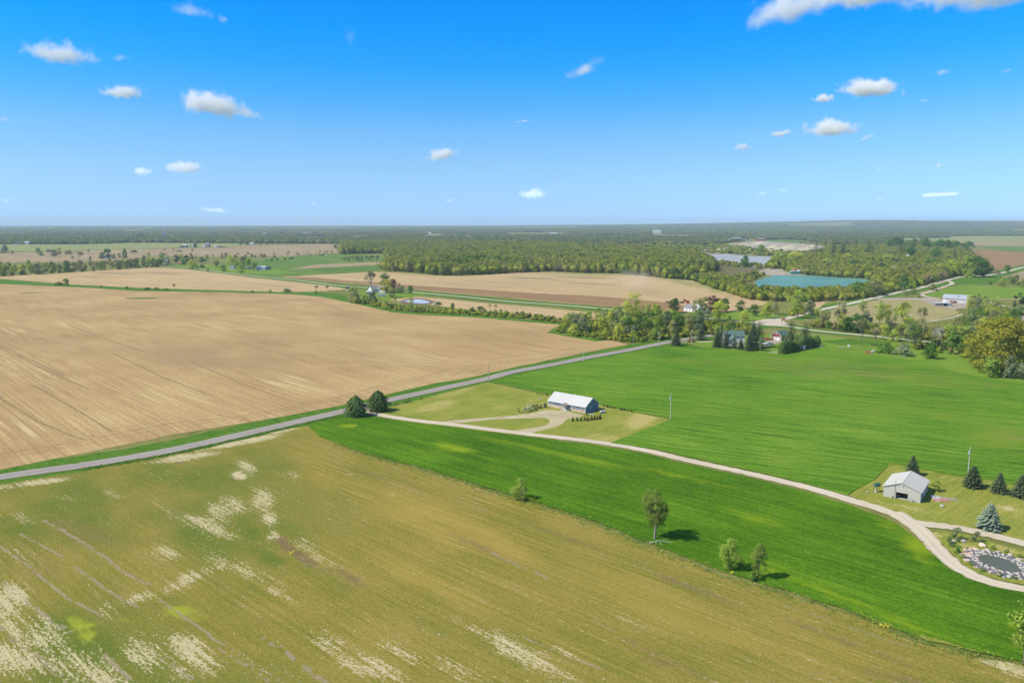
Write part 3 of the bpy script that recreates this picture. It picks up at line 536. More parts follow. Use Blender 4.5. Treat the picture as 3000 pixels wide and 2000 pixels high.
sheet('lawn', BARNLAWN, 0.09, m_lawn, 2.0, 3, 0.2, attrs={
    'dry': lambda U, V, X, Y: px_soft(U, V, [(2600, 1480, 100, 14, 14, .6), (2850, 1510, 120, 20, 5, .3), (2780, 1400, 90, 10, 8, .6), (2550, 1420, 30, 30, -40, .5)]),
    'bare': lambda U, V, X, Y: px_soft(U, V, [(2660, 1486, 80, 10, 12, .7), (2570, 1466, 60, 6, 10, .6), (2950, 1490, 38, 12, 6, 1.2), (2785, 1412, 16, 5, 5, .5), (2897, 1553, 48, 8, 4, .6), (2710, 1503, 60, 6, 12, .5), (2775, 1466, 20, 4, 5, .6)]),
    'lush': lambda U, V, X, Y: px_soft(U, V, [(2900, 1530, 140, 26, 8, .5), (2600, 1462, 50, 8, 5, .6), (2740, 1455, 40, 14, 0, .6)])})
sheet('garden_bed', [(2722, 1560), (2760, 1556), (2830, 1566), (2883, 1582), (2950, 1600), (3060, 1632), (3120, 1700), (3000, 1712), (2930, 1699), (2880, 1684), (2822, 1652), (2780, 1612), (2745, 1580)], 0.10, m_lawn, 1.2, 2, 0.15, attrs={
    'dry': lambda U, V, X, Y: px_soft(U, V, [(2740, 1567, 40, 10, 10, 1.0), (2830, 1600, 60, 14, 5, .8), (2950, 1612, 90, 10, 15, .9), (2900, 1700, 120, 14, 12, .9)]),
    'bare': lambda U, V, X, Y: px_soft(U, V, [(2745, 1566, 36, 8, 25, .7), (2940, 1604, 90, 8, 14, .6), (2860, 1680, 90, 9, 25, .6)]), 'lush': lambda U, V, X, Y: px_soft(U, V, [(2790, 1590, 40, 20, 40, .8), (2880, 1590, 40, 10, 10, .8), (2860, 1670, 60, 8, 25, .7)])})
# lawns round the green-roofed house, and the rough yard to its right
sheet('lawn', [(2003, 1001), (2085, 993), (2170, 985), (2300, 975), (2420, 985), (2560, 997), (2720, 1013), (2900, 1035), (3250, 1050), (3250, 1152), (3000, 1122), (2812, 1094), (2676, 1056), (2540, 1038), (2470, 1030), (2400, 1021), (2336, 1035), (2270, 1040), (2228, 1033), (2169, 1029), (2109, 1022), (2060, 1018)], 0.06, m_brightlawn, None, 5, 0.3)
sheet('yard', [(2232, 1003), (2262, 995), (2292, 998), (2285, 1004), (2262, 1012), (2240, 1016)], 0.10, m_sand, None, 2, 0.2)
ribbon('driveway', [(1990, 1003), (2040, 1002), (2090, 1001), (2160, 1004), (2230, 1008)], 2.6, 0.12, m_lane, 0, 0.1)
sheet('lawn', [(2060, 925), (2100, 915), (2180, 912), (2250, 918), (2285, 928), (2230, 938), (2170, 938), (2110, 934)], 0.06, m_brightlawn, None, 5, 0.3)
sheet('lawn', [(2400, 1000), (2490, 992), (2600, 1002), (2560, 1010), (2460, 1010)], 0.065, m_verge, None, 5, 0.3)
sheet('lawn', [(1085, 846), (1150, 852), (1250, 862), (1230, 868), (1160, 876), (1110, 880), (1060, 872), (1040, 860)], 0.09, m_brightlawn, None, 4, 0.3)
# the foreground field of stubble and weeds
STUB = [(-300, 1476), (-100, 1434), (0, 1418), (255, 1378), (500, 1334), (700, 1290), (860, 1253), (905, 1247), (935, 1270), (985, 1300), (1068, 1334), (1230, 1376), (1370, 1418), (1482, 1454), (1697, 1520), (1837, 1576), (2002, 1642), (2108, 1684), (2240, 1726), (2355, 1760), (2470, 1794), (2597, 1845), (2725, 1891), (2852, 1921), (3000, 1950), (3250, 2040), (3250, 2200), (-300, 2200)]
bare_pts = [(700, 1295, 170, 14, -10, 1.25), (560, 1335, 120, 12, -6, 1.15), (500, 1350, 120, 7, -4, .9), (820, 1262, 70, 8, -10, 1.0), (120, 1412, 120, 12, -7, 1.0), (30, 1424, 70, 9, -6, .9),
    (700, 1392, 34, 16, 10, 1.25), (720, 1370, 50, 30, 30, .75), (770, 1468, 50, 48, 45, .95), (790, 1520, 36, 32, 60, 1.0), (800, 1570, 26, 26, 70, 1.05), (680, 1480, 60, 32, 20, .85), (640, 1500, 60, 30, 30, .85), (600, 1535, 90, 30, 22, .85), (640, 1560, 80, 22, 25, .7),
    (500, 1510, 90, 18, 35, .55), (480, 1620, 60, 30, 20, .72), (640, 1640, 60, 26, 40, .78), (720, 1670, 70, 26, 28, .72), (560, 1690, 90, 22, -20, .8), (410, 1750, 80, 20, -10, .7), (520, 1720, 60, 16, -10, .8),
    (310, 1790, 50, 30, 30, .65), (90, 1850, 150, 70, 20, .8), (30, 1760, 70, 90, 20, .9), (40, 1930, 120, 80, 20, .95), (250, 1960, 200, 70, 30, .75), (560, 1900, 90, 60, 30, .9), (600, 1940, 90, 60, 40, .8), (420, 1920, 90, 70, 35, .7), (520, 1980, 70, 40, 35, .7), (820, 1730, 80, 20, 35, .55), (790, 1700, 90, 20, 28, .6), (860, 1390, 40, 14, 30, .6), (900, 1600, 60, 24, 30, .55), (930, 1630, 70, 16, 30, .6), (330, 1450, 40, 14, 30, .6), (200, 1460, 60, 12, 10, .55),
    (960, 1880, 70, 60, 35, .6), (1010, 1940, 120, 26, 30, .7), (1180, 1910, 120, 26, 30, .72), (1120, 1960, 120, 30, 28, .7), (1380, 1840, 110, 16, 30, .72), (1480, 1890, 110, 40, 26, .78), (1560, 1930, 110, 34, 26, .75), (1300, 1800, 60, 10, 28, .6), (1650, 1910, 70, 18, 20, .6), (1340, 1960, 120, 30, 22, .6), (1640, 1980, 80, 24, 20, .6),
    (2930, 1940, 80, 22, 10, 1.1), (2980, 1965, 60, 24, 10, 1.0), (1985, 1608, 30, 6, 20, .7), (1022, 1388, 12, 3, -5, 1.4), (1150, 1448, 14, 4, 15, 1.2), (60, 1520, 60, 20, 10, .45), (80, 1640, 90, 40, 20, .25), (1850, 1820, 60, 14, 20, .5)]
sheet('field', STUB, 0.06, m_stub, 1.7, 2.5, 0.35, attrs={
    'bare': lambda U, V, X, Y: px_soft(U, V, bare_pts) * np.clip(.30 + 1.35 * vnoise(X, Y, 3.2, 1, rad(A_ROW), 2.6), 0, 1.3),
    'green': lambda U, V, X, Y: np.maximum(np.clip(1.15 - U / 1500, 0, .8), .30) * np.clip(1.9 * vnoise(X, Y, 22, 2, rad(A_ROW), 2.0) - .25, 0, 1) * .9 + np.clip(vnoise(X, Y, 5, 3), 0, 1) * .7 * px_soft(U, V, [(480, 1400, 360, 60, -6, .7), (30, 1540, 150, 50, 10, .9), (200, 1500, 160, 50, 10, .6), (730, 1550, 60, 24, 50, 1.1), (800, 1640, 110, 26, 30, 1.2), (960, 1690, 160, 26, 30, 1.1), (600, 1600, 140, 60, 30, .6), (180, 1850, 120, 90, 30, 1.0), (250, 1880, 120, 60, 30, 1.0), (350, 1780, 100, 40, 20, .7), (1260, 1830, 120, 26, 26, .9), (1480, 1920, 100, 30, 24, .9), (870, 1570, 140, 30, 30, .5), (60, 1700, 200, 120, 10, .4), (780, 1350, 200, 50, 10, .45), (1850, 1590, 300, 10, 19, .5), (2960, 1950, 90, 30, 0, .5), (900, 1990, 240, 60, 20, .5), (700, 1800, 300, 40, 10, .4)]),
    'lime': lambda U, V, X, Y: np.clip(.2 + 1.2 * vnoise(X, Y, 3.5, 4), 0, 1.1) * px_soft(U, V, [(545, 1795, 110, 42, 8, 1.1), (250, 1850, 60, 55, 40, 1.05), (225, 1830, 60, 40, 40, 1.0), (380, 1815, 80, 20, 0, .6), (1480, 1440, 60, 6, 15, .7)]),
    'gold': lambda U, V, X, Y: np.clip(.1 + 1.5 * vnoise(X, Y, 14, 5, rad(A_ROW), 3.0), 0, 1.1) * px_soft(U, V, [(1350, 1560, 420, 90, 22, .9), (1950, 1780, 520, 90, 22, .9), (2500, 1930, 420, 60, 16, .8), (1250, 1700, 260, 60, 24, .8), (950, 1380, 200, 60, 18, .6), (1700, 1900, 300, 50, 20, .5)]),
    'brown': lambda U, V, X, Y: np.clip(.1 + 1.4 * vnoise(X, Y, 5, 6, rad(A_ROW), 3.0), 0, 1.1) * px_soft(U, V, [(900, 1640, 120, 20, 32, 1.1), (1020, 1690, 90, 22, 30, 1.0), (830, 1590, 60, 24, 40, .9), (100, 1650, 160, 80, 10, .5), (240, 1560, 200, 60, 14, .45), (1400, 1600, 300, 22, 24, .5), (2200, 1930, 300, 40, 20, .6), (2000, 1960, 220, 30, 20, .6), (2450, 1870, 420, 16, 20, .9), (2050, 1730, 300, 12, 21, .8), (1700, 1590, 260, 12, 20, .7), (1330, 1470, 260, 14, 18, .5), (1060, 1380, 160, 14, 18, .5), (530, 1352, 20, 8, 0, 1.2), (1900, 1900, 200, 16, 22, .6), (1650, 1760, 400, 14, 24, .45), (2600, 1980, 300, 30, 14, .5)])},
    lines={'track': [tr((130, 1525), (170, 1548), (230, 1580), (300, 1625), (350, 1665), (390, 1690), (435, 1712), hw=.38), tr((0, 1600), (60, 1640), (130, 1700), (190, 1745), (240, 1775), (300, 1805), hw=.3), tr((10, 1705), (60, 1750), (120, 1795), (170, 1830), (200, 1850), hw=.42),
                     tr((0, 1835), (60, 1885), (110, 1925), (160, 1965), (210, 2010), hw=.5), tr((60, 1565), (120, 1595), (180, 1630), hw=.28), tr((220, 1660), (290, 1710), (350, 1750), (400, 1775), hw=.34), tr((470, 1760), (560, 1820), (640, 1880), (720, 1930), (820, 1990), hw=.3),
                     tr((770, 1870), (840, 1910), (890, 1950), (950, 1995), hw=.42), tr((640, 1900), (740, 1960), (800, 2010), hw=.3), tr((310, 1920), (380, 1985), hw=.4), tr((480, 1930), (560, 1990), hw=.35),
                     tr((1420, 1608), (1480, 1640), (1540, 1665), (1600, 1690), hw=.3), tr((1700, 1795), (1740, 1815), (1800, 1850), hw=.22, v=.8), tr((1530, 1865), (1620, 1905), (1700, 1935), (1760, 1960), hw=.28, v=.9), tr((1960, 1605), (2010, 1625), hw=.3), tr((1390, 1430), (1420, 1440), (1460, 1450), hw=.25),
                     tr((2250, 1755), (2400, 1805), (2600, 1875), (2740, 1920), hw=.25, v=.8), tr((1270, 1740), (1330, 1760), hw=.2)]})

for (x_, y_, w_, h_, m_) in CLEAR_FIELDS:
    sheet('field', [(x_, y_ - h_), (x_ + w_ * .9, y_ - h_), (x_ + w_, y_), (x_ + w_ * .1, y_)], 0.08, m_, None, 60, 5)
# ------------------------------------------------------------------ buildings and things
p_white = plain('white_painted_metal', (0.55, 0.54, 0.51), 0.5, 0, 0.06, 0.8)
p_barnwall = plain('pale_grey_sheet_metal', (0.49, 0.465, 0.41), 0.55, 0, 0.06, 0.5)
p_barnroof = plain('cream_metal_roof', (0.57, 0.54, 0.465), 0.5, 0, 0.07, 0.6)
p_trim = plain('white_trim', (0.80, 0.80, 0.79), 0.5)
p_glass = plain('dark_window_glass', (0.03, 0.035, 0.04), 0.12, 0, 0.1, 1, 0.8)
p_dark = plain('dark_rubber', (0.03, 0.03, 0.03), 0.8)
p_blacksteel = plain('black_steel', (0.06, 0.06, 0.065), 0.6)  # even black paint for steel parts
p_wood = plain('weathered_grey_wood', (0.36, 0.31, 0.26), 0.85, 0, 0.25, 4)
p_wood2 = plain('unpainted_timber', (0.46, 0.36, 0.25), 0.85, 0, 0.2, 4)
p_red = plain('barn_red_boards', (0.23, 0.045, 0.035), 0.75, 0, 0.18, 2)
p_redpaint = plain('red_paint', (0.42, 0.03, 0.02), 0.35)
p_greenroof = plain('grey_green_shingles', (0.10, 0.17, 0.15), 0.85, 0, 0.2, 2)
p_greyroof = plain('grey_shingles', (0.24, 0.24, 0.25), 0.85, 0, 0.2, 1.5)
p_silver = plain('galvanised_roof', (0.55, 0.57, 0.60), 0.4, 0.3, 0.08, 0.6)
p_greenpaint = plain('dark_green_tank_paint', (0.05, 0.14, 0.10), 0.5)
p_teal = plain('teal_hull_paint', (0.05, 0.30, 0.26), 0.5)
p_concrete = plain('concrete', (0.42, 0.40, 0.36), 0.9)
p_rust = plain('rusty_orange_metal', (0.42, 0.13, 0.05), 0.75, 0, 0.3, 4)
p_block = plain('grey_block_wall', (0.30, 0.28, 0.27), 0.9, 0, 0.2, 1.5)
p_blue = plain('blue_painted_wall', (0.12, 0.16, 0.30), 0.7)

def siding_mat(name, col, step=0.2, dark=0.72, axis=2):      # lapped boards: fine relief
    a = NG(name); v = a.objc(); sx = a.n('ShaderNodeSeparateXYZ'); a.l(v, sx.inputs[0])
    fr = a.math('FRACT', a.math('DIVIDE', sx.outputs[axis], step))
    n1 = a.noise(v, 1.3, 4)
    c = a.ramp(n1, [(0.3, tuple(x * 0.88 for x in col)), (0.7, tuple(x * 1.1 for x in col))])
    c = a.mix(a.smooth(fr, 0.12, 0.0), c, tuple(x * dark for x in col))
    a.bsdf(c, 0.65, 0.3, 0, fr, 0.4, 0.03); return a.m
m_bluewall = siding_mat('slate_blue_siding', (0.155, 0.21, 0.265))
m_redwall = siding_mat('dark_red_siding', (0.23, 0.045, 0.035))
m_whitewall = siding_mat('white_siding', (0.78, 0.78, 0.77))
m_barnribs = siding_mat('ribbed_pale_metal', (0.49, 0.465, 0.41), 0.35, 0.9, 0)
def stone_mat():
    a = NG('fieldstone_facing'); v = a.objc()
    q = a.n('ShaderNodeTexVoronoi'); a.l(v, q.inputs['Vector']); q.inputs['Scale'].default_value = 3.1
    d = a.n('ShaderNodeTexVoronoi', feature='DISTANCE_TO_EDGE'); a.l(v, d.inputs['Vector']); d.inputs['Scale'].default_value = 3.1
    s = a.n('ShaderNodeSeparateColor'); a.l(q.outputs['Color'], s.inputs[0])
    c = a.ramp(s.outputs[0], [(0.0, (0.30, 0.15, 0.10)), (0.3, (0.52, 0.36, 0.26)), (0.55, (0.70, 0.58, 0.46)), (0.8, (0.45, 0.30, 0.24)), (1.0, (0.74, 0.68, 0.60))])
    c = a.mix(a.smooth(d.outputs['Distance'], 0.06, 0.02), c, (0.5, 0.44, 0.37))
    a.bsdf(c, 0.9, 0.2, 0, d.outputs['Distance'], 0.6, 0.06); return a.m
m_stonefacing = stone_mat()

def window(parent, x, z, w, h, y=-0.02, side='f', L=0, D=0, two=True):
    """white framed window on the front (y=0) wall, or on the right gable (side 'r')"""
    def P(a, b, c, d, e, f):                 # (u0, n0, z0, u1, n1, z1): u along the wall, n outwards
        return (a, -e, c, d, -b, f) if side == 'f' else (L + b, a, c, L + e, d, f)
    t = 0.13
    m = MB()
    for r in ((x - w/2 - t, z - t, x + w/2 + t, z), (x - w/2 - t, z + h, x + w/2 + t, z + h + t), (x - w/2 - t, z, x - w/2, z + h), (x + w/2, z, x + w/2 + t, z + h)):
        m.box(*P(r[0], 0.0, r[1], r[2], 0.07, r[3]))
    if two: m.box(*P(x - w/2, 0.0, z + h/2 - 0.04, x + w/2, 0.055, z + h/2 + 0.04))
    fr = m.build('window', p_trim, parent)
    pn = MB().box(*P(x - w/2, 0.0, z, x + w/2, 0.025, z + h)).build('pane', p_glass, fr)
    return fr

def gable(name, fl, fr_, depth, eave, ridge, wall, roof, label, cat='house', over=0.35, ridge_along='x', group=None, corner=None, fascia=None, thick=0.14):
    """fl, fr_: photograph positions of the front-left and front-right foot of the building; local x runs along the front, y goes back"""
    A, B = np.array(g(*fl)), np.array(g(*fr_)); L = float(np.hypot(*(B - A))); a = math.atan2(B[1] - A[1], B[0] - A[0])
    t = empty(name, (A[0], A[1], 0.05), a, label=label, cat=cat, group=group)
    D = depth
    if ridge_along == 'x':
        MB().prism([(0, 0), (D, 0), (D, eave), (D/2, ridge - 0.05), (0, eave)], 0, L, 'x').build('wall', wall, t)
        sl_ = (ridge - eave) / (D / 2)
        r = MB()
        r.prism([(-over, eave - over * sl_), (D/2, ridge), (D/2, ridge + thick), (-over, eave - over * sl_ + thick)], -over, L + over, 'x')
        r.prism([(D + over, eave - over * sl_), (D + over, eave - over * sl_ + thick), (D/2 + .003, ridge + thick), (D/2 + .003, ridge)], -over, L + over, 'x')
        ro = r.build('roof', roof, t)
    else:
        MB().prism([(0, 0), (L, 0), (L, eave), (L/2, ridge - 0.05), (0, eave)], 0, D, 'y').build('wall', wall, t)
        sl_ = (ridge - eave) / (L / 2); r = MB()
        r.prism([(-over, eave - over * sl_), (L/2, ridge), (L/2, ridge + thick), (-over, eave - over * sl_ + thick)], -over, D + over, 'y')
        r.prism([(L + over, eave - over * sl_), (L + over, eave - over * sl_ + thick), (L/2 + .003, ridge + thick), (L/2 + .003, ridge)], -over, D + over, 'y')
        ro = r.build('roof', roof, t)
    if corner:
        for (x, y) in ((0, 0), (L, 0), (L, D), (0, D)):
            MB().box(x - 0.09, y - 0.09, 0, x + 0.09, y + 0.09, eave - 0.12).build('corner_board', corner, t)
    if fascia:
        MB().box(-over, -over - 0.05, eave - over*sl_ - .06, L + over, -over - .003, eave - over*sl_ + thick + .02).build('gutter', fascia, t) if ridge_along == 'x' else None
        m = MB()
        if ridge_along == 'x':
            for xx in (L + over + .003,):
                m.prism([(-over - .05, eave - over*sl_ - .10), (D/2, ridge - .10), (D + over + .05, eave - over*sl_ - .10), (D + over + .05, eave - over*sl_ + thick), (D/2, ridge + thick), (-over - .05, eave - over*sl_ + thick)], xx, xx + 0.05, 'x')
        else:
            m.prism([(-over, eave - over*sl_ - .10), (L/2, ridge - .10), (L + over, eave - over*sl_ - .10), (L + over, eave - over*sl_ + thick), (L/2, ridge + thick), (-over, eave - over*sl_ + thick)], -over - .05, -over - .003, 'y')
        m.build('bargeboard', fascia, t)
    return t, L, D, ro

# --- the long slate-blue house
t, L, D, ro = gable('ranch_house', (1607, 1190.8), (1714.5, 1211), 9.4, 2.75, 5.45, m_bluewall, p_white, 'long slate blue house with a white metal roof and stone-faced lower front', 'house', 0.4, corner=p_trim, fascia=p_trim)
for k in range(int(L / 1.2) + 1):              # standing seams of the metal roof
    pass
r = MB(); sl_ = (5.45 - 2.75) / (D / 2)
x = 0.0
while x < L:
    r.prism([(-0.38, 2.75 - .38 * sl_ + .14), (D/2 - .02, 5.45 + .14 - .01), (D/2 - .02, 5.45 + .175), (-0.38, 2.75 - .38 * sl_ + .175)], x, x + 0.04, 'x'); x += 0.9
r.build('roof_seam', p_white, ro)['kind'] = 'stuff'
MB().tube((L * .55, D/2, 5.4), (L * .55, D/2, 6.0), 0.08).build('vent_pipe', p_trim, ro)
MB().box(0.10, -0.09, 0.0, L * 0.44, -0.002, 1.12).box(L * 0.555, -0.09, 0, L - 0.10, -0.002, 1.12).build('stone_facing', m_stonefacing, t)
window(t, L * .085, 1.75, 1.15, 0.42, two=False)
window(t, L * .375, 1.15, 0.85, 1.05); 
window(t, L * .70, 0.95, 0.85, 1.45); window(t, L * .905, 0.85, 0.85, 1.45)
window(t, D * .42, 0.95, 0.8, 1.15, side='r', L=L)
d_ = MB().box(L + .003, D * .70, 0.05, L + .06, D * .70 + 0.95, 2.15).build('back_door', m_bluewall, t)
MB().ball((L + .09, D * .70 + 0.12, 1.05), .05).build('handle', p_blacksteel, d_)
MB().box(L + 0.01, D * .20, 0.0, L + 1.2, D * .62, 0.10).build('concrete_step', p_concrete, t)
d_ = MB().box(L*.47, -0.06, 0.05, L*.47 + 0.98, -0.003, 2.15).build('front_door', p_wood2, t)
MB().ball((L*.47 + .85, -0.10, 1.05), .05).build('handle', p_blacksteel, d_)
po = MB().prism([(L*.42, 2.35), (L*.495, 3.0), (L*.57, 2.35), (L*.57, 2.45), (L*.495, 3.12), (L*.42, 2.45)], -2.3, -0.02, 'y').build('porch_roof', plain('faded_pink_brown_shingles', (0.46, 0.34, 0.28), .9, 0, .2, 3), t)
for xx in (L*.43, L*.56): MB().box(xx - .06, -2.2, 0, xx + .06, -2.08, 2.36).build('porch_post', p_wood2, t)
MB().box(L*.415, -2.4, 0.02, L*.575, -0.1, 0.14).build('porch_floor', p_concrete, t)
MB().box(L*.53, -2.32, .15, L*.56, -2.22, .95).build('porch_panel', p_trim, t)
for xx in (L*.64, L*.965): MB().box(xx, -0.14, 1.55, xx + .15, -0.002, 1.95).build('wall_lamp', p_trim, t)

# --- propane tank
X, Y = g(1765, 1210)
t = empty('propane_tank', (X, Y, 0.09), rad(25), label='white propane tank lying on the lawn right of the blue house', cat='propane tank')
MB().tube((-1.0, 0, .62), (1.0, 0, .62), .48, n=14).ball((-1.0, 0, .62), .48, 14, 8, (.7, 1, 1)).ball((1.0, 0, .62), .48, 14, 8, (.7, 1, 1)).build('tank', p_white, t)
MB().tube((0, 0, 1.05), (0, 0, 1.28), .17, n=10).build('valve_cover', p_white, t)
for xx in (-.7, .7): MB().box(xx - .12, -.35, -.05, xx + .12, .35, .28).build('leg', p_concrete, t)
X, Y = g(1733, 1214); 
tag(MB().box(-1.2, -.35, 0, 1.2, .35, .09).build('concrete_pad', p_concrete, None, (X, Y, .10), rad(-20)), 'pale concrete pad on the grass beside the blue house corner', 'concrete pad')
for (px, py, lb) in ((1580, 1171, 'small pale boulder on the lawn behind the blue house'), (1594, 1190, 'small pale boulder beside the shrub left of the blue house')):
    X, Y = g(px, py); tag(MB().ball((0, 0, .2), .5, 8, 5, (1.2, .8, .6)).build('boulder', p_concrete, None, (X, Y, .08)), lb, 'boulder')

# --- pale grey pole barn with open door
fl, frt = (2587, 1453), (2695.5, 1474)
A, B = np.array(g(*fl)), np.array(g(*frt)); L = float(np.hypot(*(B - A))); a = math.atan2(B[1] - A[1], B[0] - A[0]); D = 13.5
Bk = np.array(g(2729.5, 1439)); D = float(np.hypot(*(Bk - B))) * 1.0
t = empty('pole_barn', (A[0], A[1], 0.05), a, label='pale grey metal pole barn with its big door half open, beside the gravel drive', cat='barn')
E_, R_ = 3.0, 4.75; x0, x1, dz = L * .345, L * .665, 2.35
w = MB(); th = .12
slo = (R_ - E_) / (L / 2)
w.prism([(0, 0), (x0, 0), (x0, E_ + slo * x0), (0, E_)], 0, th, 'y')
w.prism([(x1, 0), (L, 0), (L, E_), (x1, E_ + slo * (L - x1))], 0, th, 'y')
w.prism([(x0, dz), (x1, dz), (x1, E_ + slo * (L - x1)), (L/2, R_), (x0, E_ + slo * x0)], 0, th, 'y')
MB().prism([(0, 0), (L, 0), (L, E_), (L/2, R_), (0, E_)], D - th, D, 'y').build('rear_wall', m_barnribs, t)
w.build('wall', m_barnribs, t)
MB().box(0.003, th, 0, th, D - th, E_ - .05).build('side_wall', m_barnribs, t); MB().box(L - th, th, 0, L - .003, D - th, E_ - .05).build('side_wall', m_barnribs, t)
MB().box(th, th, 0, L - th, D - th, 0.06).build('barn_floor', p_concrete, t)
r = MB(); ov = .3; th2 = .1
r.prism([(-ov, E_ - ov*slo), (L/2, R_ + .01), (L/2, R_ + th2), (-ov, E_ - ov*slo + th2)], -ov, D + ov, 'y')
r.prism([(L + ov, E_ - ov*slo), (L + ov, E_ - ov*slo + th2), (L/2 + .003, R_ + th2), (L/2 + .003, R_ + .01)], -ov, D + ov, 'y')
ro = r.build('roof', p_barnroof, t)
MB().prism([(L/2 - .18, R_ + th2 - .04), (L/2 + .18, R_ + th2 - .04), (L/2, R_ + th2 + .07)], -ov - .02, D + ov + .02, 'y').build('ridge_cap', p_barnroof, ro)
sm = MB(); y = 0.2
while y < D:
    for s_ in (0, 1):
        pr = [(-ov, E_ - ov*slo + th2), (L/2 - .2, R_ + th2 - .2*slo), (L/2 - .2, R_ + th2 + .03 - .2*slo), (-ov, E_ - ov*slo + th2 + .03)]
        if s_: pr = [(L - p[0], p[1]) for p in pr][::-1]
        sm.prism(pr, y, y + .03, 'y')
    y += 0.9
sm.build('roof_rib', p_barnroof, ro)['kind'] = 'stuff'
MB().box(x0, -0.03, dz - .42, x1, .04, dz - .02).build('rolling_door', p_white, t)
MB().box(x0 - .12, -0.05, 0, x0 - .002, -.002, dz + .1).box(x1 + .002, -0.05, 0, x1 + .12, -.002, dz + .1).box(x0 - .12, -.05, dz + .1, x1 + .12, -.002, dz + .2).build('door_frame', p_barnwall, t)
MB().tube((x0 - .25, -.12, 0), (x0 - .25, -.12, 5.6), .035).build('antenna_mast', p_blacksteel, t)
MB().box(L*.49, -.35, 4.1, L*.51 + .1, -.003, 4.35).build('barn_light', p_trim, t)
MB().box(L + .001, D*.20, 1.0, L + .05, D*.20 + .55, 2.2).build('side_window', p_glass, t)
MB().tube((L*.92, D*.12, E_ + .2), (L*.92, D*.12, E_ + 1.1), .10, n=8).build('stove_pipe', p_silver, ro)
def on(base, x, y, z=0): 
    v = Matrix.Translation(base.location) @ Matrix.Rotation(base.rotation_euler[2], 4, 'Z') @ Vector((x, y, z)); return v
v = on(t, L*.24, -.3); q = empty('gas_bottle', v, 0, label='white gas bottle against the front wall of the pale barn', cat='gas bottle')
MB().tube((0, 0, 0), (0, 0, .8), .16, n=10).build('cylinder', p_white, q); MB().tube((0, 0, .8), (0, 0, .95), .06).build('valve', p_silver, q)
v = on(t, L*.42, 2.2); q = empty('garden_tractor', v, a + 1.2, label='orange and white garden tractor parked inside the open barn door', cat='tractor')
MB().box(-.9, -.35, .35, .5, .35, .75).build('body', p_rust, q); MB().box(.2, -.3, .75, .5, .3, 1.15).build('seat', p_dark, q); MB().box(-.95, -.36, .3, -.6, .36, .6).build('hood', p_white, q)
for (xx, yy, rr) in ((-.6, -.45, .28), (-.6, .45, .28), (.4, -.48, .4), (.4, .48, .4)): MB().tube((xx, yy - .1, rr), (xx, yy + .1, rr), rr, n=12).build('wheel', p_dark, q)
v = on(t, L*.57, 2.8); q = empty('cart', v, a, label='small brown cart of clutter inside the open barn door', cat='cart')
MB().box(-.7, -.4, .4, .7, .4, .8).build('tray', p_rust, q)
for s_ in (-.5, .5): MB().tube((0, s_ - .06, .3), (0, s_ + .06, .3), .3, n=10).build('wheel', p_dark, q)
v = on(t, L*.77, -.5); q = empty('bicycle', v, a, label='grey bicycle leaning against the front of the pale barn', cat='bicycle')
def ring(m, c, R, r, n=16):
    P_ = [(c[0] + R*math.cos(2*math.pi*i/n), c[1], c[2] + R*math.sin(2*math.pi*i/n)) for i in range(n)]
    for i in range(n): m.tube(P_[i], P_[(i+1) % n], r, n=4, cap=False)
    return m
for xx in (-.55, .55): ring(MB(), (xx, 0, .34), .32, .03).build('wheel', p_dark, q)
MB().tube((-.55, 0, .34), (-.1, 0, .85), .03).tube((-.1, 0, .85), (.4, 0, .85), .03).tube((.4, 0, .95), (.55, 0, .34), .03).tube((-.55, 0, .34), (.05, 0, .32), .03).tube((.05, 0, .32), (.4, 0, .85), .03).tube((.05, 0, .32), (-.1, 0, .9), .03).build('frame', p_silver, q)
MB().box(-.25, -.07, .92, .02, .07, .99).build('saddle', p_dark, q)
# green tank on legs
X, Y = g(2568, 1441)
t = empty('fuel_tank', (X, Y, .09), rad(20), label='dark green fuel tank on four tall legs left of the pale barn', cat='fuel tank')
MB().tube((-.85, 0, 2.1), (.85, 0, 2.1), .58, n=14).build('tank', p_greenpaint, t)
for xx in (-.6, .6):
    for yy in (-.4, .4): MB().tube((xx * 1.15, yy * 1.2, 0), (xx, yy, 1.85), .05).build('leg', p_blacksteel, t)
MB().tube((-.7, -.5, .9), (.7, -.5, .9), .03).tube((-.7, .5, .9), (.7, .5, .9), .03).build('brace', p_blacksteel, t)
MB().tube((-.7, -.2, .9), (-.7, -.2, 1.6), .07).build('hose', p_trim, t)
for (px, py, lb, sz) in ((2566, 1442, 'pale stone lying under the green fuel tank', .55), (2760, 1484, 'white stone on the grass in front of the lumber pile', .65), (2541, 1443, 'small pale stone in the grass left of the green fuel tank', .4)):
    X, Y = g(px, py); tag(MB().ball((0, 0, .2), sz, 8, 5, (1.2, .9, .6)).build('rock', p_concrete, None, (X, Y, .08), 1.0), lb, 'rock')
# stacks of material beside the barn
def planks(name, px, py, n, Lh, mat, rz, label, w=.28):
    X, Y = g(px, py); t = empty(name, (X, Y, .09), rz, label=label, cat='lumber pile')
    me = MB().box(-Lh, -w/2, 0, Lh, w/2, .06).mesh('plank')
    for i in range(n):
        o = link('plank', me, mat, t, ((i % 3) * .15 - .2, (i % 5) * w * 1.08 - w * 2, (i // 5) * .065), (i * 7 % 5 - 2) * .02)
    return t
planks('lumber_pile', 2738, 1459, 10, 2.0, p_silver, rad(70), 'grey metal sheets stacked on the grass beside the pale barn')
planks('lumber_pile', 2748, 1462, 10, 2.4, p_white, rad(60), 'white boards stacked beside the pale barn', .2)
planks('lumber_pile', 2766, 1460, 8, 3.2, p_wood, rad(-22), 'long grey weathered planks lying beyond the pink pile')
planks('lumber_pile', 2757, 1467, 15, 1.9, plain('faded_red_boards', (0.52, 0.22, 0.20), .8, 0, .2, 3), rad(-10), 'faded red boards stacked on the grass beside the pale barn')

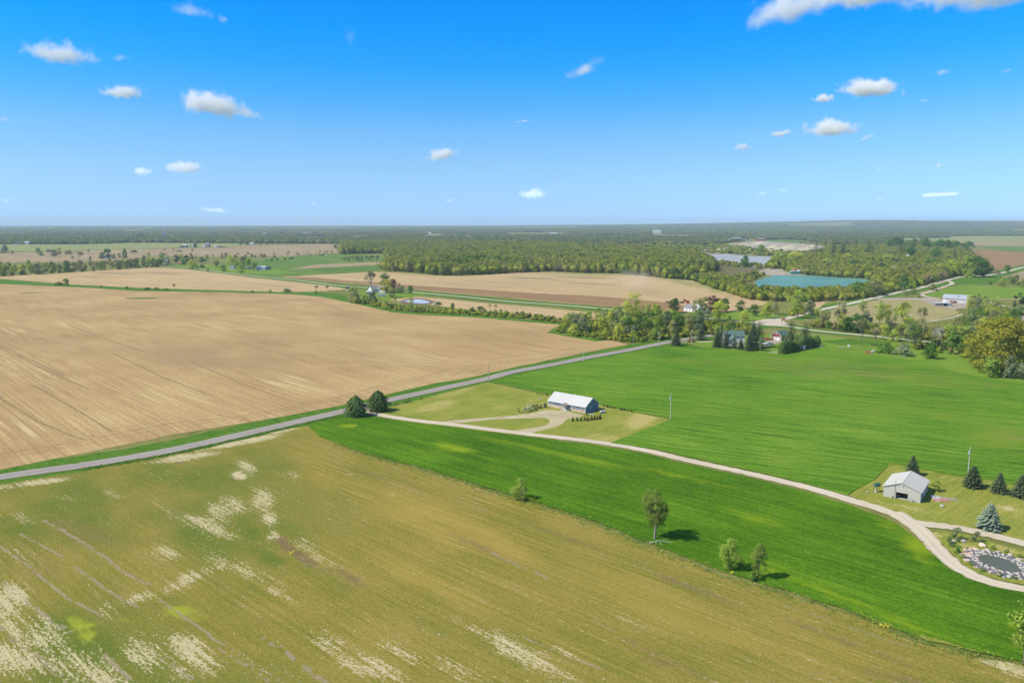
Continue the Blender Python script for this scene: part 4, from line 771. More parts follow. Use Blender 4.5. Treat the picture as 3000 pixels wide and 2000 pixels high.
# --- poles
def pole(px, py, hpx, label, kind='plain', mat=None, hm=None, r=0.16):
    X, Y = g(px, py); h = hm or top_h(px, py, hpx)
    t = empty('utility_pole', (X, Y, 0.0), rad(40), label=label, cat='utility pole', group=None)
    MB().tube((0, 0, 0), (0, 0, h), r, r * .7, n=8).build('post', mat or p_wood, t)
    if kind in ('can', 'cross'):
        MB().tube((-.38, 0, h - 1.9), (-.38, 0, h - 1.0), .28, n=10).build('transformer', p_silver, t)
        MB().box(-.3, -.05, h - .6, .3, .05, h - .5).build('crossarm', p_wood, t)
    if kind == 'arm': MB().box(-1.1, -.06, h - .3, 1.1, .06, h - .16).build('crossarm', p_wood, t)
    if kind != 'bare':
        for xx in ((-.9, 0, .9) if kind == 'arm' else (0,)): MB().tube((xx, 0, h - .05), (xx, 0, h + .22), .06).build('insulator', p_trim, t)
    return t
p_polegrey = plain('bleached_pole', (0.52, 0.48, 0.43), .85, 0, .1, 3)
pole(1964, 1229, 75, 'pale utility pole with a grey can at the corner of the blue house lawn', 'can', p_polegrey)
pole(2836, 1385, 74, 'grey utility pole with a can behind the spruce right of the barn', 'can', p_polegrey)
pole(1432, 1123, 58, 'thin dark roadside pole where the blue house lawn meets the wheat', 'plain')
pole(1710, 1061, 42, 'utility pole on the road verge beside the yellow marker sign', 'plain', p_polegrey)
pole(1930, 1018, 47, 'white-topped utility pole left of the lone roadside spruce', 'arm', p_polegrey)
pole(2026, 1009, 44, 'utility pole with a can beside the white driveway, right of the lone spruce', 'can', p_polegrey)
pole(1855, 1012, 30, 'leaning dead stub pole at the tip of the bare field', 'bare')
pole(1273, 889, 17, 'short brown pole in the bare strip beyond the mud-rimmed pond', 'plain')
pole(1515, 918, 22, 'brown pole standing at the end of the bare strip along the gravel road', 'plain')
pole(2644, 863, 25, 'utility pole beside the far road near the white barn', 'plain', p_polegrey)
X, Y = g(1707, 1062); t = empty('road_sign', (X, Y, 0), rad(45), label='small yellow marker sign on the road verge below the utility pole', cat='sign')
MB().tube((0, 0, 0), (0, 0, 1.8), .04).build('post', p_silver, t); MB().box(-.35, -.02, 1.2, .35, .02, 1.9).build('plate', plain('yellow_sign', (0.75, 0.50, 0.03), .5), t)

# --- white house with green roof
X, Y = g(2150, 1014); base_a = rad(-6)
t = empty('farmhouse', (X, Y, .06), base_a, label='white farmhouse with a grey-green roof behind the row of spruces', cat='house')
MB().prism([(-3.3, 0), (3.3, 0), (3.3, 3.3), (0, 6.1), (-3.3, 3.3)], 0, 7, 'y').build('wall', m_whitewall, t)
r = MB()
r.prism([(-3.75, 2.9), (0, 6.12), (0, 6.28), (-3.75, 3.06)], -.4, 7.3, 'y'); r.prism([(3.75, 2.9), (3.75, 3.06), (.003, 6.28), (.003, 6.12)], -.4, 7.3, 'y')
r.build('roof', p_greenroof, t)
MB().prism([(-3.75, 2.78), (0, 6.0), (3.75, 2.78), (3.75, 3.06), (0, 6.29), (-3.75, 3.06)], -.46, -.403, 'y').build('bargeboard', p_trim, t)
MB().prism([(6.5, 0), (13, 0), (13, 5.4), (9.75, 8.2), (6.5, 5.4)], -5.0, 7.5, 'x').build('upper_wall', m_whitewall, t)
r = MB(); r.prism([(6.1, 5.0), (9.75, 8.22), (9.75, 8.4), (6.1, 5.18)], -5.4, 7.9, 'x'); r.prism([(13.4, 5.0), (13.4, 5.18), (9.753, 8.4), (9.753, 8.22)], -5.4, 7.9, 'x')
ro = r.build('upper_roof', p_greenroof, t)
MB().box(-.3, 9.4, 8.2, .3, 10.0, 9.4).build('chimney', p_concrete, ro)
for xx in (-1.7, 1.7): window(t, xx, 1.2, .9, 1.3)
window(t, 0, 3.6, .8, 1.0)
# --- red garage
X, Y = g(2258, 996)
A, B = np.array(g(2259, 994.5)), np.array(g(2289, 998.0)); L = float(np.hypot(*(B - A))); a = math.atan2(*(B - A)[::-1])
t, L, D, ro = gable('garage', (2259, 994.5), (2288, 998.0), 10.5, 3.1, 5.6, m_redwall, p_greenroof, 'dark red garage with white doors and a grey-green roof', 'garage', .35, 'y', corner=p_trim, fascia=p_trim)
window(t, L*.5, 3.75, .7, .95); window(t, L*.17, 1.0, .6, 1.0); window(t, L*.94, 1.0, .4, 1.0, two=False)
d_ = MB().box(L*.30, -.06, .05, L*.46, -.003, 2.2).build('side_door', p_trim, t); MB().ball((L*.43, -.1, 1.05), .05).build('handle', p_dark, d_)
d_ = MB().box(L*.52, -.06, .05, L*.86, -.003, 2.3).build('garage_door', p_trim, t)
for k in range(4): MB().box(L*.54 + k*L*.08, -.085, 1.75, L*.54 + k*L*.08 + L*.055, -.063, 2.1).build('pane', p_glass, d_)

# --- vehicles
def car(name, px, py, rz, body, label, cat='car', kind='car', sc=1.0):
    X, Y = g(px, py); t = empty(name, (X, Y, .11), rz, label=label, cat=cat); t.scale = (sc,) * 3
    if kind == 'pickup':
        b = MB().prism([(-2.7, .45), (2.6, .45), (2.65, .95), (1.3, 1.05), (-.55, 1.08), (-.55, 1.0), (-2.7, 1.0)], -.9, .9, 'y')
        b.prism([(-.5, 1.06), (1.15, 1.04), (.65, 1.65), (-.3, 1.68)], -.82, .82, 'y')
        o = b.build('body', body, t, bev=.05)
        MB().box(-2.6, -.75, .8, -.65, .75, 1.003).build('truck_bed', p_dark, t)
        gl = MB().prism([(-.42, 1.12), (1.0, 1.1), (.62, 1.57), (-.25, 1.6)], -.835, .835, 'y')
    elif kind == 'suv':
        b = MB().prism([(-2.2, .4), (2.2, .4), (2.25, .95), (1.2, 1.08), (.7, 1.6), (-1.9, 1.62), (-2.25, 1.0)], -.9, .9, 'y'); o = b.build('body', body, t, bev=.06)
        gl = MB().prism([(-1.95, 1.1), (1.0, 1.1), (.65, 1.52), (-1.75, 1.54)], -.915, .915, 'y')
    else:
        b = MB().prism([(-2.2, .4), (2.2, .4), (2.25, .85), (1.1, .98), (.5, 1.42), (-1.0, 1.43), (-1.6, 1.0), (-2.2, .92)], -.87, .87, 'y'); o = b.build('body', body, t, bev=.06)
        gl = MB().prism([(-1.35, 1.0), (.95, 1.0), (.45, 1.36), (-.95, 1.37)], -.885, .885, 'y')
    gl.build('windows', p_glass, t)
    for xx in (-1.45, 1.45):
        for yy in (-.86, .86):
            w = MB().tube((xx, yy - .12, .36), (xx, yy + .12, .36), .36, n=14).build('wheel', p_dark, t)
            MB().tube((xx, yy - .135, .36), (xx, yy + .135, .36), .2, n=10).build('rim', p_silver, w)
    for yy in (-.6, .6): MB().box(2.2, yy - .15, .68, 2.28, yy + .15, .85).build('headlight', p_trim, t)
    return t
p_carwhite = plain('white_car_paint', (0.75, 0.75, 0.76), .25); p_carsilver = plain('silver_car_paint', (0.42, 0.44, 0.46), .25, .4)
car('pickup_truck', 2250, 996.5, rad(170), p_redpaint, 'red pickup truck parked left of the red garage', 'pickup truck', 'pickup')
car('parked_car', 2258, 1011, rad(-8), p_carsilver, 'silver car parked on the grass nearest the red garage', 'car', 'suv')
car('parked_car', 2249, 1012.5, rad(10), p_carwhite, 'small white car between the silver car and the covered trailer', 'car', 'suv', .85)
X, Y = g(2245, 1011.5)
t = empty('covered_boat', (X - 2.6, Y, .1), rad(-15), label='white covered boat on a trailer beside the spruces', cat='boat')
MB().prism([(-2.8, .7), (2.2, .7), (3.0, 1.1), (2.0, 1.35), (-.5, 1.65), (-2.8, 1.3)], -.95, .95, 'y').build('hull', p_carwhite, t, bev=.1)
MB().box(-2.0, -.6, .4, 3.4, -.5, .5).box(-2.0, .5, .4, 3.4, .6, .5).build('trailer', p_blacksteel, t)
for yy in (-.95, .95): MB().tube((-.6, yy - .1, .33), (-.6, yy + .1, .33), .33, n=12).build('wheel', p_dark, t)
X, Y = g(2348, 1025)
t = empty('camper', (X, Y, .1), rad(-4), label='pale blue-white truck camper standing against the arborvitae hedge', cat='camper')
MB().prism([(-1.9, .6), (1.5, .6), (1.5, 1.5), (2.5, 1.6), (2.5, 2.5), (-1.9, 2.6)], -1.05, 1.05, 'y').build('body', plain('pale_blue_white', (0.60, 0.65, 0.70), .4), t, bev=.06).rotation_euler = (0, 0, math.pi)
MB().box(-.4, -1.08, 1.5, .7, -1.052, 2.1).build('window', p_glass, t)
MB().box(-1.9, -1.075, 1.75, -1.0, -1.052, 2.25).build('window', p_glass, t)
for xx in (-1.2, 1.5):
    for yy in (-.8, .8): MB().tube((xx, yy, 0), (xx, yy, .6), .06).build('leg', p_blacksteel, t)
car('parked_car', 2364, 1020.5, rad(0), p_blacksteel, 'small dark car behind the truck camper by the hedge', 'car', 'car', .7)
# small yard things right of the hedge
X, Y = g(2267, 1033); t = tag(MB().prism([(-2.2, 0), (2.0, 0), (2.8, .45), (-2.4, .45)], -.45, .45, 'y').build('rowing_boat', p_white, None, (X, Y, .1), rad(-8)), 'upturned white rowing boat on the field edge below the green-roofed house', 'boat')
X, Y = g(2486, 1023); t = empty('satellite_dish', (X, Y, .1), rad(-30), label='large white satellite dish on the open lawn', cat='satellite dish')
dm = MB(); n = 14
for j in range(3):
    r0, r1 = j / 3 * .95, (j + 1) / 3 * .95
    for i in range(n):
        a0, a1 = 2*math.pi*i/n, 2*math.pi*(i+1)/n
        q4 = [(r*math.cos(b_), -.0 - (.25 - r*r*.11) * 1.0, r*math.sin(b_) + 2.0) for r, b_ in ((r0, a0), (r1, a0), (r1, a1), (r0, a1))]
        dm.add(q4 + [(p[0], p[1] + .04, p[2]) for p in q4], [(0, 1, 2, 3), (7, 6, 5, 4), (1, 5, 6, 2)])
dm.build('dish', p_barnwall, t)
MB().tube((0, 0, 0), (0, -.1, 2.0), .08).build('post', p_silver, t); MB().tube((0, -.2, 2.0), (0, -1.1, 2.0), .04).build('feed_arm', p_silver, t)
for (px, py, lb, s3, mt) in ((2466, 1021, 'low grey-green trailer on the lawn left of the satellite dish', (1.8, .7, .5), p_silver), (2406, 1017, 'pale low bench on the lawn right of the hedge', (1.2, .3, .4), p_white)):
    X, Y = g(px, py); t = empty('utility_trailer' if 'trailer' in lb else 'bench', (X, Y, .1), rad(-10), label=lb, cat='trailer' if 'trailer' in lb else 'bench')
    MB().box(-s3[0], -s3[1], s3[2], s3[0], s3[1], s3[2] + .12).build('bed' if 'trailer' in lb else 'seat', mt, t)
    for xx in (-s3[0]*.6, s3[0]*.6):
        for yy in (-s3[1], s3[1]): MB().box(xx - .06, yy - .05, 0, xx + .06, yy + .05, s3[2]).build('leg', p_blacksteel, t)
X, Y = g(2543, 1035); t = empty('old_tractor', (X, Y, .1), rad(-20), label='rusty orange old tractor at the edge of the wheat by the grey bushes', cat='tractor')
MB().box(-1.5, -.4, .7, .6, .4, 1.35).build('body', p_rust, t); MB().box(-1.7, -.45, .6, -1.45, .45, 1.3).build('grille', p_rust, t); MB().tube((-.8, 0, 1.35), (-.8, 0, 2.0), .05).build('exhaust', p_blacksteel, t); MB().box(.5, -.25, 1.0, .9, .25, 1.5).build('seat', p_dark, t)
for (xx, yy, rr) in ((.6, -.75, .7), (.6, .75, .7), (-1.2, -.55, .4), (-1.2, .55, .4)): MB().tube((xx, yy - .15, rr), (xx, yy + .15, rr), rr, n=14).build('wheel', p_rust, t)
for (px, py, lb) in ((2561, 1030, 'pale round boulder right of the rusty tractor'), (2555, 1034, 'small pale boulder touching the rusty tractor')):
    X, Y = g(px, py); tag(MB().ball((0, 0, .4), .9, 9, 6, (1.2, .8, .8)).build('boulder', p_concrete, None, (X, Y, .08)), lb, 'boulder')

# --- working tractor and implement in the far field
X, Y = g(2007, 889); t = empty('field_tractor', (X, Y, .1), rad(-8), label='big red articulated tractor tilling the far bare field', cat='tractor')
MB().box(-4.2, -1.0, 1.2, -.4, 1.0, 2.0).build('rear_frame', p_redpaint, t); MB().box(.3, -.9, 1.2, 4.0, .9, 2.6).build('hood', p_redpaint, t)
c_ = MB().box(-1.4, -1.0, 2.0, .4, 1.0, 3.7).build('cab', p_glass, t); MB().box(-1.6, -1.15, 3.7, .6, 1.15, 3.95).build('cab_roof', p_redpaint, c_)
MB().tube((1.2, .5, 2.6), (1.2, .5, 4.0), .12).build('exhaust', p_blacksteel, t)
for xx in (-2.6, 2.5):
    for yy in (-1.5, 1.5):
        w = MB().tube((xx, yy - .55, 1.05), (xx, yy + .55, 1.05), 1.05, n=18).build('wheel', p_dark, t); MB().tube((xx, yy - .57, 1.05), (xx, yy + .57, 1.05), .5, n=12).build('rim', p_redpaint, w)
X, Y = g(1956, 887); t = empty('field_cultivator', (X, Y, .1), rad(2), label='wide dark cultivator towed behind the red tractor', cat='cultivator')
MB().box(-1.4, -5.5, .8, -1.1, 5.5, 1.05).box(1.0, -5.5, .8, 1.3, 5.5, 1.05).box(-1.1, -.15, .8, 1.0, .15, 1.0).box(-1.1, -4.5, .8, 1.0, -4.3, 1.0).box(-1.1, 4.3, .8, 1.0, 4.5, 1.0).box(1.3, -.15, .8, 10.5, .15, 1.0).build('frame', p_blacksteel, t)
for k in range(-5, 6): MB().box(-1.3, k - .05, 0, -1.2, k + .05, .8).build('shank', p_blacksteel, t)
for yy in (-4.8, -1.5, 1.5, 4.8): MB().tube((1.2, yy - .15, .45), (1.2, yy + .15, .45), .45, n=12).build('wheel', p_dark, t)

# --- white barn and sheds on the right
t, L, D, ro = gable('long_barn', (2761, 886), (2836, 890), 17, 4.3, 7.4, p_white, p_silver, 'long white metal barn with a silver roof in the far right yard', 'barn', .5, fascia=p_silver)
MB().tube((L*.6, 3, 5), (L*.6, 3, 7.8), .2).build('flue', p_blacksteel, ro)
MB().box(L*.27, -.1, 0, L*.44, -.003, 2.4).build('sliding_door', p_block, t); MB().box(L*.02, -.08, 0, L*.12, -.003, 3.2).build('door', p_trim, t)
X, Y = g(2740, 897); t = empty('open_shed', (X, Y, .1), rad(-4), label='low flat-roofed shed of grey block with an open bay beside the long white barn', cat='shed')
MB().box(0, 0, 0, 7.5, 7, 2.6).build('wall', p_block, t); MB().box(7.5, 6.8, 0, 11, 7, 2.6).build('rear_wall', p_dark, t); MB().box(11, 0, 0, 14.6, 7, 2.6).build('end_bay', p_white, t); MB().box(14.6, 0.003, 0, 14.7, 7, 2.6).build('end_panel', p_blue, t)
MB().box(-.4, -.5, 2.6, 15.1, 7.5, 2.85).build('roof', p_white, t)
X, Y = g(2792, 888); t = empty('stock_trailer', (X, Y, .1), rad(-4), label='brown and white trailer against the front wall of the long white barn', cat='trailer')
MB().box(-2.4, -1, .6, 2.4, 1, 2.3).build('body', p_rust, t); MB().box(-1.2, -1.05, 1.0, -.3, -1.002, 2.0).build('panel', p_trim, t)
for xx in (-.5, .5): MB().tube((xx, -1.15, .35), (xx, -.85, .35), .35, n=12).build('wheel', p_dark, t)
# --- house by the gravel road behind the dark maples
t, L, D, ro = gable('bungalow', (2003, 911), (2028, 914), 8.5, 3.4, 5.6, m_whitewall, p_greyroof, 'cream bungalow with a grey roof between the dark maple and the copper beech', 'house', .4)
window(t, L*.3, 1.1, 1, 1.2); window(t, L*.7, 1.1, 1, 1.2)
t, L, D, ro = gable('white_cottage', (2030, 913), (2045, 918), 7, 4.6, 7.0, m_whitewall, p_white, 'tall white cottage half hidden by thin trees right of the cream bungalow', 'house', .3)
window(t, L*.5, 1.1, .9, 1.2); window(t, L*.5, 3.2, .9, 1.0)
# --- farmstead with bare tree
t, L, D, ro = gable('old_farmhouse', (1089, 857), (1108, 856), 9, 3.6, 6.8, m_whitewall, p_greyroof, 'white farmhouse with a pale grey roof left of the golden tree', 'house', .5)
window(t, L*.3, 1.1, .9, 1.3); window(t, L*.7, 1.1, .9, 1.3)
t, L, D, ro = gable('old_farmhouse', (1104, 856), (1132, 857), 10, 3.8, 7.2, m_whitewall, p_greyroof, 'hip-shouldered grey-roofed house wing under the golden tree', 'house', .6)
window(t, L*.3, 1.1, 1, 1.3); window(t, L*.6, 1.1, 1, 1.3)
t, L, D, ro = gable('shed', (1074, 863), (1090, 863), 6, 2.8, 4.2, p_block, p_silver, 'low pale-roofed shed in front of the farmhouse by the bare tree', 'shed', .4)
t, L, D, ro = gable('shed', (1012, 852), (1024, 853), 6, 2.8, 4.6, p_wood, p_dark, 'small dark-roofed shed left of the farmhouse among shrubs', 'shed', .3)
X, Y = g(1119, 870); t = empty('motorhome', (X, Y, .1), rad(8), label='white motorhome parked below the farmhouse by the golden tree', cat='motorhome')
MB().prism([(-4.2, .5), (4.0, .5), (4.1, 3.1), (-4.2, 3.1), (-4.5, 1.8)], -1.2, 1.2, 'y').build('body', p_carwhite, t, bev=.1)
MB().box(-3.9, -1.23, 1.6, -2.6, -1.203, 2.5).box(-1.8, -1.23, 1.6, -.2, -1.203, 2.4).box(.8, -1.23, 1.6, 3.2, -1.203, 2.4).build('windows', p_glass, t)
for xx in (-2.8, 2.4): MB().tube((xx, -1.25, .5), (xx, -.95, .5), .5, n=12).build('wheel', p_dark, t)
# --- far buildings
def far(name, px, py, Wp, hm, dm_, mat, roof, label, rz=0, cat='house', ridge=None, z=0.05):
    X, Y = g(px, py); Wm = wid(px, py, Wp); t = empty(name, (X, Y, z), rz, label=label, cat=cat)
    rg = ridge or hm * 1.55
    MB().prism([(0, 0), (dm_, 0), (dm_, hm), (dm_/2, rg), (0, hm)], -Wm/2, Wm/2, 'x').build('wall', mat, t)
    r = MB(); r.prism([(-.4, hm - .1), (dm_/2, rg + .05), (dm_/2, rg + .3), (-.4, hm + .15)], -Wm/2 - .4, Wm/2 + .4, 'x'); r.prism([(dm_ + .4, hm - .1), (dm_ + .4, hm + .15), (dm_/2 + .01, rg + .3), (dm_/2 + .01, rg + .05)], -Wm/2 - .4, Wm/2 + .4, 'x')
    r.build('roof', roof, t)
    n = max(1, int(Wm / 5))
    for k in range(n):
        xx = -Wm/2 + Wm * (k + .5) / n; MB().box(xx - .5, -.06, 1.0, xx + .5, -.002, 2.1).build('window', p_glass, t)
    return t
far('barn', 764, 791, 26, 4, 12, plain('pale_blue_metal', (.42, .5, .6), .5), p_silver, 'pale blue metal barn on the green by the gravel road', rad(-8), 'barn')
far('shed', 783, 790, 12, 3, 8, p_wood, p_dark, 'dark small shed right of the pale blue barn', 0, 'shed')
far('house', 484, 771, 11, 4, 9, m_whitewall, p_silver, 'white-gabled house behind the dark conifer at the lane corner')
far('shed', 527, 775, 8, 2.5, 6, p_wood2, p_rust, 'low brown-roofed shed in the lane-side garden', 0, 'shed')
far('garden_shed', 568, 777, 4, 3.5, 4, p_white, p_white, 'tiny white shed beside the yellow-green roadside tree', 0, 'shed')
far('house', 678, 788, 12, 3, 9, m_whitewall, p_greyroof, 'low white house under the yellow-green trees by the lane')
far('house', 727, 789, 18, 3, 9, p_block, p_greyroof, 'low grey house right of the yellow-green trees')
far('house', 305, 758, 22, 4, 9, m_whitewall, p_greyroof, 'white house at the foot of the dark round tree on the plain')
far('house', 326, 756, 12, 3.5, 9, m_whitewall, p_silver, 'small white house right of the dark round tree on the plain')
far('house', 141, 740, 10, 5, 9, p_block, p_dark, 'dark-roofed house alone on the plain left')
far('house', 2, 738, 10, 5, 9, m_whitewall, p_blue, 'white house at the far left edge of the plain')
far('farm_building', 44, 716, 12, 6, 15, m_whitewall, p_white, 'white farm shed, left one of the far left farm', 0, 'barn')
far('farm_building', 75, 716, 18, 7, 15, p_barnwall, p_silver, 'grey barn with a light roof at the far left farm', 0, 'barn')
far('farm_building', 58, 715, 6, 4, 10, m_whitewall, p_white, 'tiny white building between the two far left barns', 0, 'barn')
for (px, w, h, lb, ro_) in ((540, 12, 6, 'grey barn among evergreens in the middle-distance farm', p_silver), (564, 6, 4, 'small white house right of the evergreen clump', p_white), (597, 8, 4, 'white shed left of the grey farm roofs', p_white), (606, 12, 9, 'tall grey-roofed farmhouse on the far plain', p_greyroof), (631, 8, 4, 'white low building right of the grey farmhouse', p_white)):
    far('farm_building', px, 725, w, h, 14, m_whitewall if 'white' in lb else p_wood, ro_, lb, 0, 'farm building')
far('farm_building', 737, 717, 10, 5, 12, m_whitewall, p_white, 'white house at the corner of the far woods', 0, 'house')
for (px, py, w, h, lb) in ((545, 696, 6, 8, 'white far building in the woods left of the silo'), (594, 677, 5, 10, 'tiny white roof far out in the woods, upper left'), (776, 687, 9, 8, 'white far building at the end of the long pale clearing'), (900, 685, 30, 8, 'long pale greenhouse far behind the plain'), (975, 699, 14, 8, 'white farm roof in front of the dark far woods'), (1040, 698, 24, 8, 'long white roof right of the dark far woods'), (1025, 710, 7, 6, 'small white roof at the wood edge beyond the green fields'), (1255, 685, 16, 10, 'pale grey hall far out in the middle woods'), (1620, 684, 22, 8, 'long white roof far out behind the nearer woods'), (1925, 684, 22, 20, 'tall pale grey industrial hall far behind the pit'), (1823, 712, 16, 10, 'tan building at the wood edge left of the gravel pit'), (1910, 703, 10, 8, 'white shed above the gravel pit, left one'), (1921, 702, 8, 8, 'white shed above the gravel pit, right one'), (2108, 675, 8, 12, 'small white farm far behind the pit'), (2165, 681, 10, 10, 'white farmhouse in the far woods above the red barn'), (1975, 684, 6, 9, 'small white house left of the far red barn'), (2788, 694, 5, 8, 'white hut at the far right treeline'), (2692, 664, 6, 30, 'tiny white hall on the far right skyline')):
    far('far_building', px, py, w, h, 14, m_whitewall, p_white, lb, 0, 'building', ridge=h * 1.25)
far('red_barn', 2229, 706, 20, 8, 14, p_redpaint, p_greyroof, 'bright red barn on the green rise above the gravel pit', 0, 'barn')
far('white_tower_house', 2660, 766, 6, 9, 5, m_whitewall, p_white, 'narrow white building showing between the dark lakeside trees', 0, 'house')
X, Y = g(481, 694); t = empty('silo', (X, Y, 0), 0, label='dark blue silo rising over the far woods on the left', cat='silo')
MB().tube((0, 0, 0), (0, 0, 24), 6, n=14).build('shell', p_blue, t); MB().ball((0, 0, 24), 6, 14, 8, (1, 1, .5)).build('dome', p_silver, t)
X, Y = g(797, 676); t = empty('water_tower', (X, Y, 0), 0, label='white water tower on the far horizon left of the middle', cat='water tower')
MB().tube((0, 0, 0), (0, 0, 34), 3, n=10).build('stem', p_white, t); MB().ball((0, 0, 38), 9, 14, 8, (1, 1, .7)).build('tank', p_white, t)
# --- dredger on the beach, pit plant and heaps
X, Y = g(2333, 803); t = empty('dredger', (X, Y, .2), rad(5), label='teal-hulled dredger with a red and white deck on the pit beach', cat='dredger')
MB().prism([(-9, 0.5), (9, .5), (11, 4.0), (-10, 4.0)], -3.5, 3.5, 'y').build('hull', p_teal, t); MB().box(-9, -3, 4.0, 10, 3, 4.6).build('deck', p_trim, t)
MB().box(-5, -2, 4.6, -1, 2, 7.4).build('cabin', plain('faded_red_cabin', (.5, .2, .18), .6), t); MB().box(2, -2, 4.6, 4.5, 2, 6.4).build('engine_house', p_trim, t)
X, Y = g(2158, 711); t = empty('gravel_plant', (X, Y, 0), 0, label='white gravel crusher plant with conveyors at the top of the pit', cat='crusher')
MB().box(-18, -4, 16, 16, 4, 20).build('hopper', p_white, t)
for xx in (-14, -4, 8, 14): MB().box(xx - .6, -3, 0, xx + .6, 3, 16).build('leg', p_rust, t)
MB().tube((16, 0, 18), (60, 0, 1), 1.2).build('conveyor', p_silver, t); MB().tube((-18, 0, 18), (-50, 0, 2), 1.2).build('conveyor', p_silver, t)
X, Y = g(2080, 733); t = empty('dump_truck', (X, Y, 0), 0, label='dark dump truck on the pale haul road of the pit', cat='truck'); MB().box(-4, -1.5, 1.5, 1.5, 1.5, 4.5).build('dump_body', p_blacksteel, t); MB().box(2, -1.4, 1.2, 4.2, 1.4, 3.8).build('cab', p_blacksteel, t)
for xx in (-2.5, 3): MB().tube((xx, -1.7, 1), (xx, 1.7, 1), 1, n=12).build('wheel', p_dark, t)
p_heap = ground_mat('gravel_heap', [(0.36, (0.38, 0.34, 0.30)), (0.5, (0.50, 0.45, 0.40)), (0.64, (0.62, 0.57, 0.52))], 0, 10, 5, 30, 2)
hr = random.Random(5)
def heap(px, py, wpx, hm, lab, mat=None):
    X, Y = g(px, py); R = wid(px, py, wpx) / 2; nn, mm = 22, 6; V = []; Fc = []
    rr = [1 + .18 * hr.uniform(-1, 1) for _ in range(nn)]
    for j in range(mm + 1):
        f_ = j / mm
        for i in range(nn):
            b_ = 2*math.pi*i/nn; r = R * rr[i] * (1 - f_ ** 1.1); V.append((r*math.cos(b_), r*.55*math.sin(b_), hm * f_ * (1 - .15*f_) * (1 + .1*math.sin(3*b_))))
    Fc = [(j*nn+i, j*nn+(i+1) % nn, (j+1)*nn+(i+1) % nn, (j+1)*nn+i) for j in range(mm) for i in range(nn)]
    o = link('gravel_heap', mesh_np('gravel_heap', V, Fc), mat or p_heap, None, (X, Y, 0.02)); return tag(o, lab, 'gravel heap', 'gravel heaps in the pit')
for k, (px, py, w, h) in enumerate(((2175, 722, 80, 10), (2230, 716, 60, 13), (2270, 729, 70, 14), (2318, 730, 80, 15), (2365, 733, 60, 11), (2120, 733, 50, 8), (2030, 729, 40, 5), (2255, 738, 60, 7), (2140, 720, 40, 8), (1960, 729, 60, 4), (2385, 726, 40, 12), (2200, 734, 50, 6))):
    heap(px, py, w, h, 'pale gravel heap ' + ('under the left end of the crusher', 'tallest, right of the crusher', 'broad, in the middle of the pit', 'broad and high, right of the middle', 'wide, at the right of the pit', 'low, by the haul road truck', 'lowest and widest spread, left of the truck', 'low, just beyond the far lake', 'small, left of the crusher legs', 'flat, at the far left of the pit', 'small and rearmost at the right', 'small, in front of the crusher')[k])
heap(2300, 803, 26, 2.2, 'low sand heap at the waterline of the pit beach', m_sand)

# --- rock-rimmed garden pond
PC = np.array([g(2832, 1670), g(2842, 1690)]).mean(0)
pond_px = [(2865, 1629), (2875, 1626), (2890, 1625), (2905, 1628), (2925, 1632), (2945, 1637), (2960, 1645), (2978, 1656), (2990, 1666), (2995, 1674), (2988, 1678), (2970, 1679), (2945, 1677), (2925, 1671), (2905, 1663), (2885, 1653), (2870, 1643), (2861, 1634)]
wp = [g(*p) for p in pond_px]; cx_, cy_ = np.mean(wp, 0)
t = empty('garden_pond', (cx_, cy_, 0.1), 0, label='murky garden pond rimmed with pale rocks inside the gravel loop', cat='pond')
wpl = [np.array((p[0] - cx_, p[1] - cy_)) for p in smooth_line(wp + [wp[0]], .5)[:-1]]
def ringpts(k): return [p * (1 + k / max(.1, np.hypot(*p))) for p in wpl]
n = len(wpl)
MB().add([(p[0], p[1], 0.06) for p in wpl], [tuple(range(n))]).build('water', water_mat('murky_pond_water', (0.13, 0.14, 0.09), .25, 2.5, .08, .12), t)
o1, o2 = ringpts(-.15), ringpts(2.1); V = [(p[0], p[1], 0.03) for p in o1] + [(p[0], p[1], 0.34) for p in o2] + [(p[0], p[1], 0.0) for p in ringpts(2.9)]
MB().add(V, [(i, (i+1) % n, (i+1) % n + n, i + n) for i in range(n)] + [(i + n, (i+1) % n + n, (i+1) % n + 2*n, i + 2*n) for i in range(n)]).build('liner', plain('dark_slate_liner', (0.13, 0.13, 0.14), .8, 0, .3, 2), t)
stm = []
def rock_mesh(seed, n=8, m=5):
    rr = random.Random(seed); V = []; Fc = []
    for j in range(m + 1):
        a_ = math.pi * j / m
        for i in range(n):
            b_ = 2*math.pi*i/n + rr.uniform(-.2, .2); r = 1 + rr.uniform(-.22, .22)
            V.append((r*math.sin(a_)*math.cos(b_), r*math.sin(a_)*math.sin(b_)*.75, r*math.cos(a_)*.5))
    for j in range(m):
        for i in range(n): Fc.append((j*n+i, (j+1)*n+i, (j+1)*n+(i+1) % n, j*n+(i+1) % n))
    me = bpy.data.meshes.new('stone'); me.from_pydata(V, [], Fc); me.update(); return me
stm = [rock_mesh(s) for s in range(6)]
st_mats = [plain('pale_limestone', (0.54, 0.50, 0.43), .9, 0, .2, 3), plain('pinkish_granite', (0.50, 0.38, 0.31), .9, 0, .25, 3), plain('grey_fieldstone', (0.42, 0.40, 0.38), .9, 0, .25, 3), plain('buff_sandstone', (0.60, 0.50, 0.38), .9, 0, .2, 3)]
sr = random.Random(11)
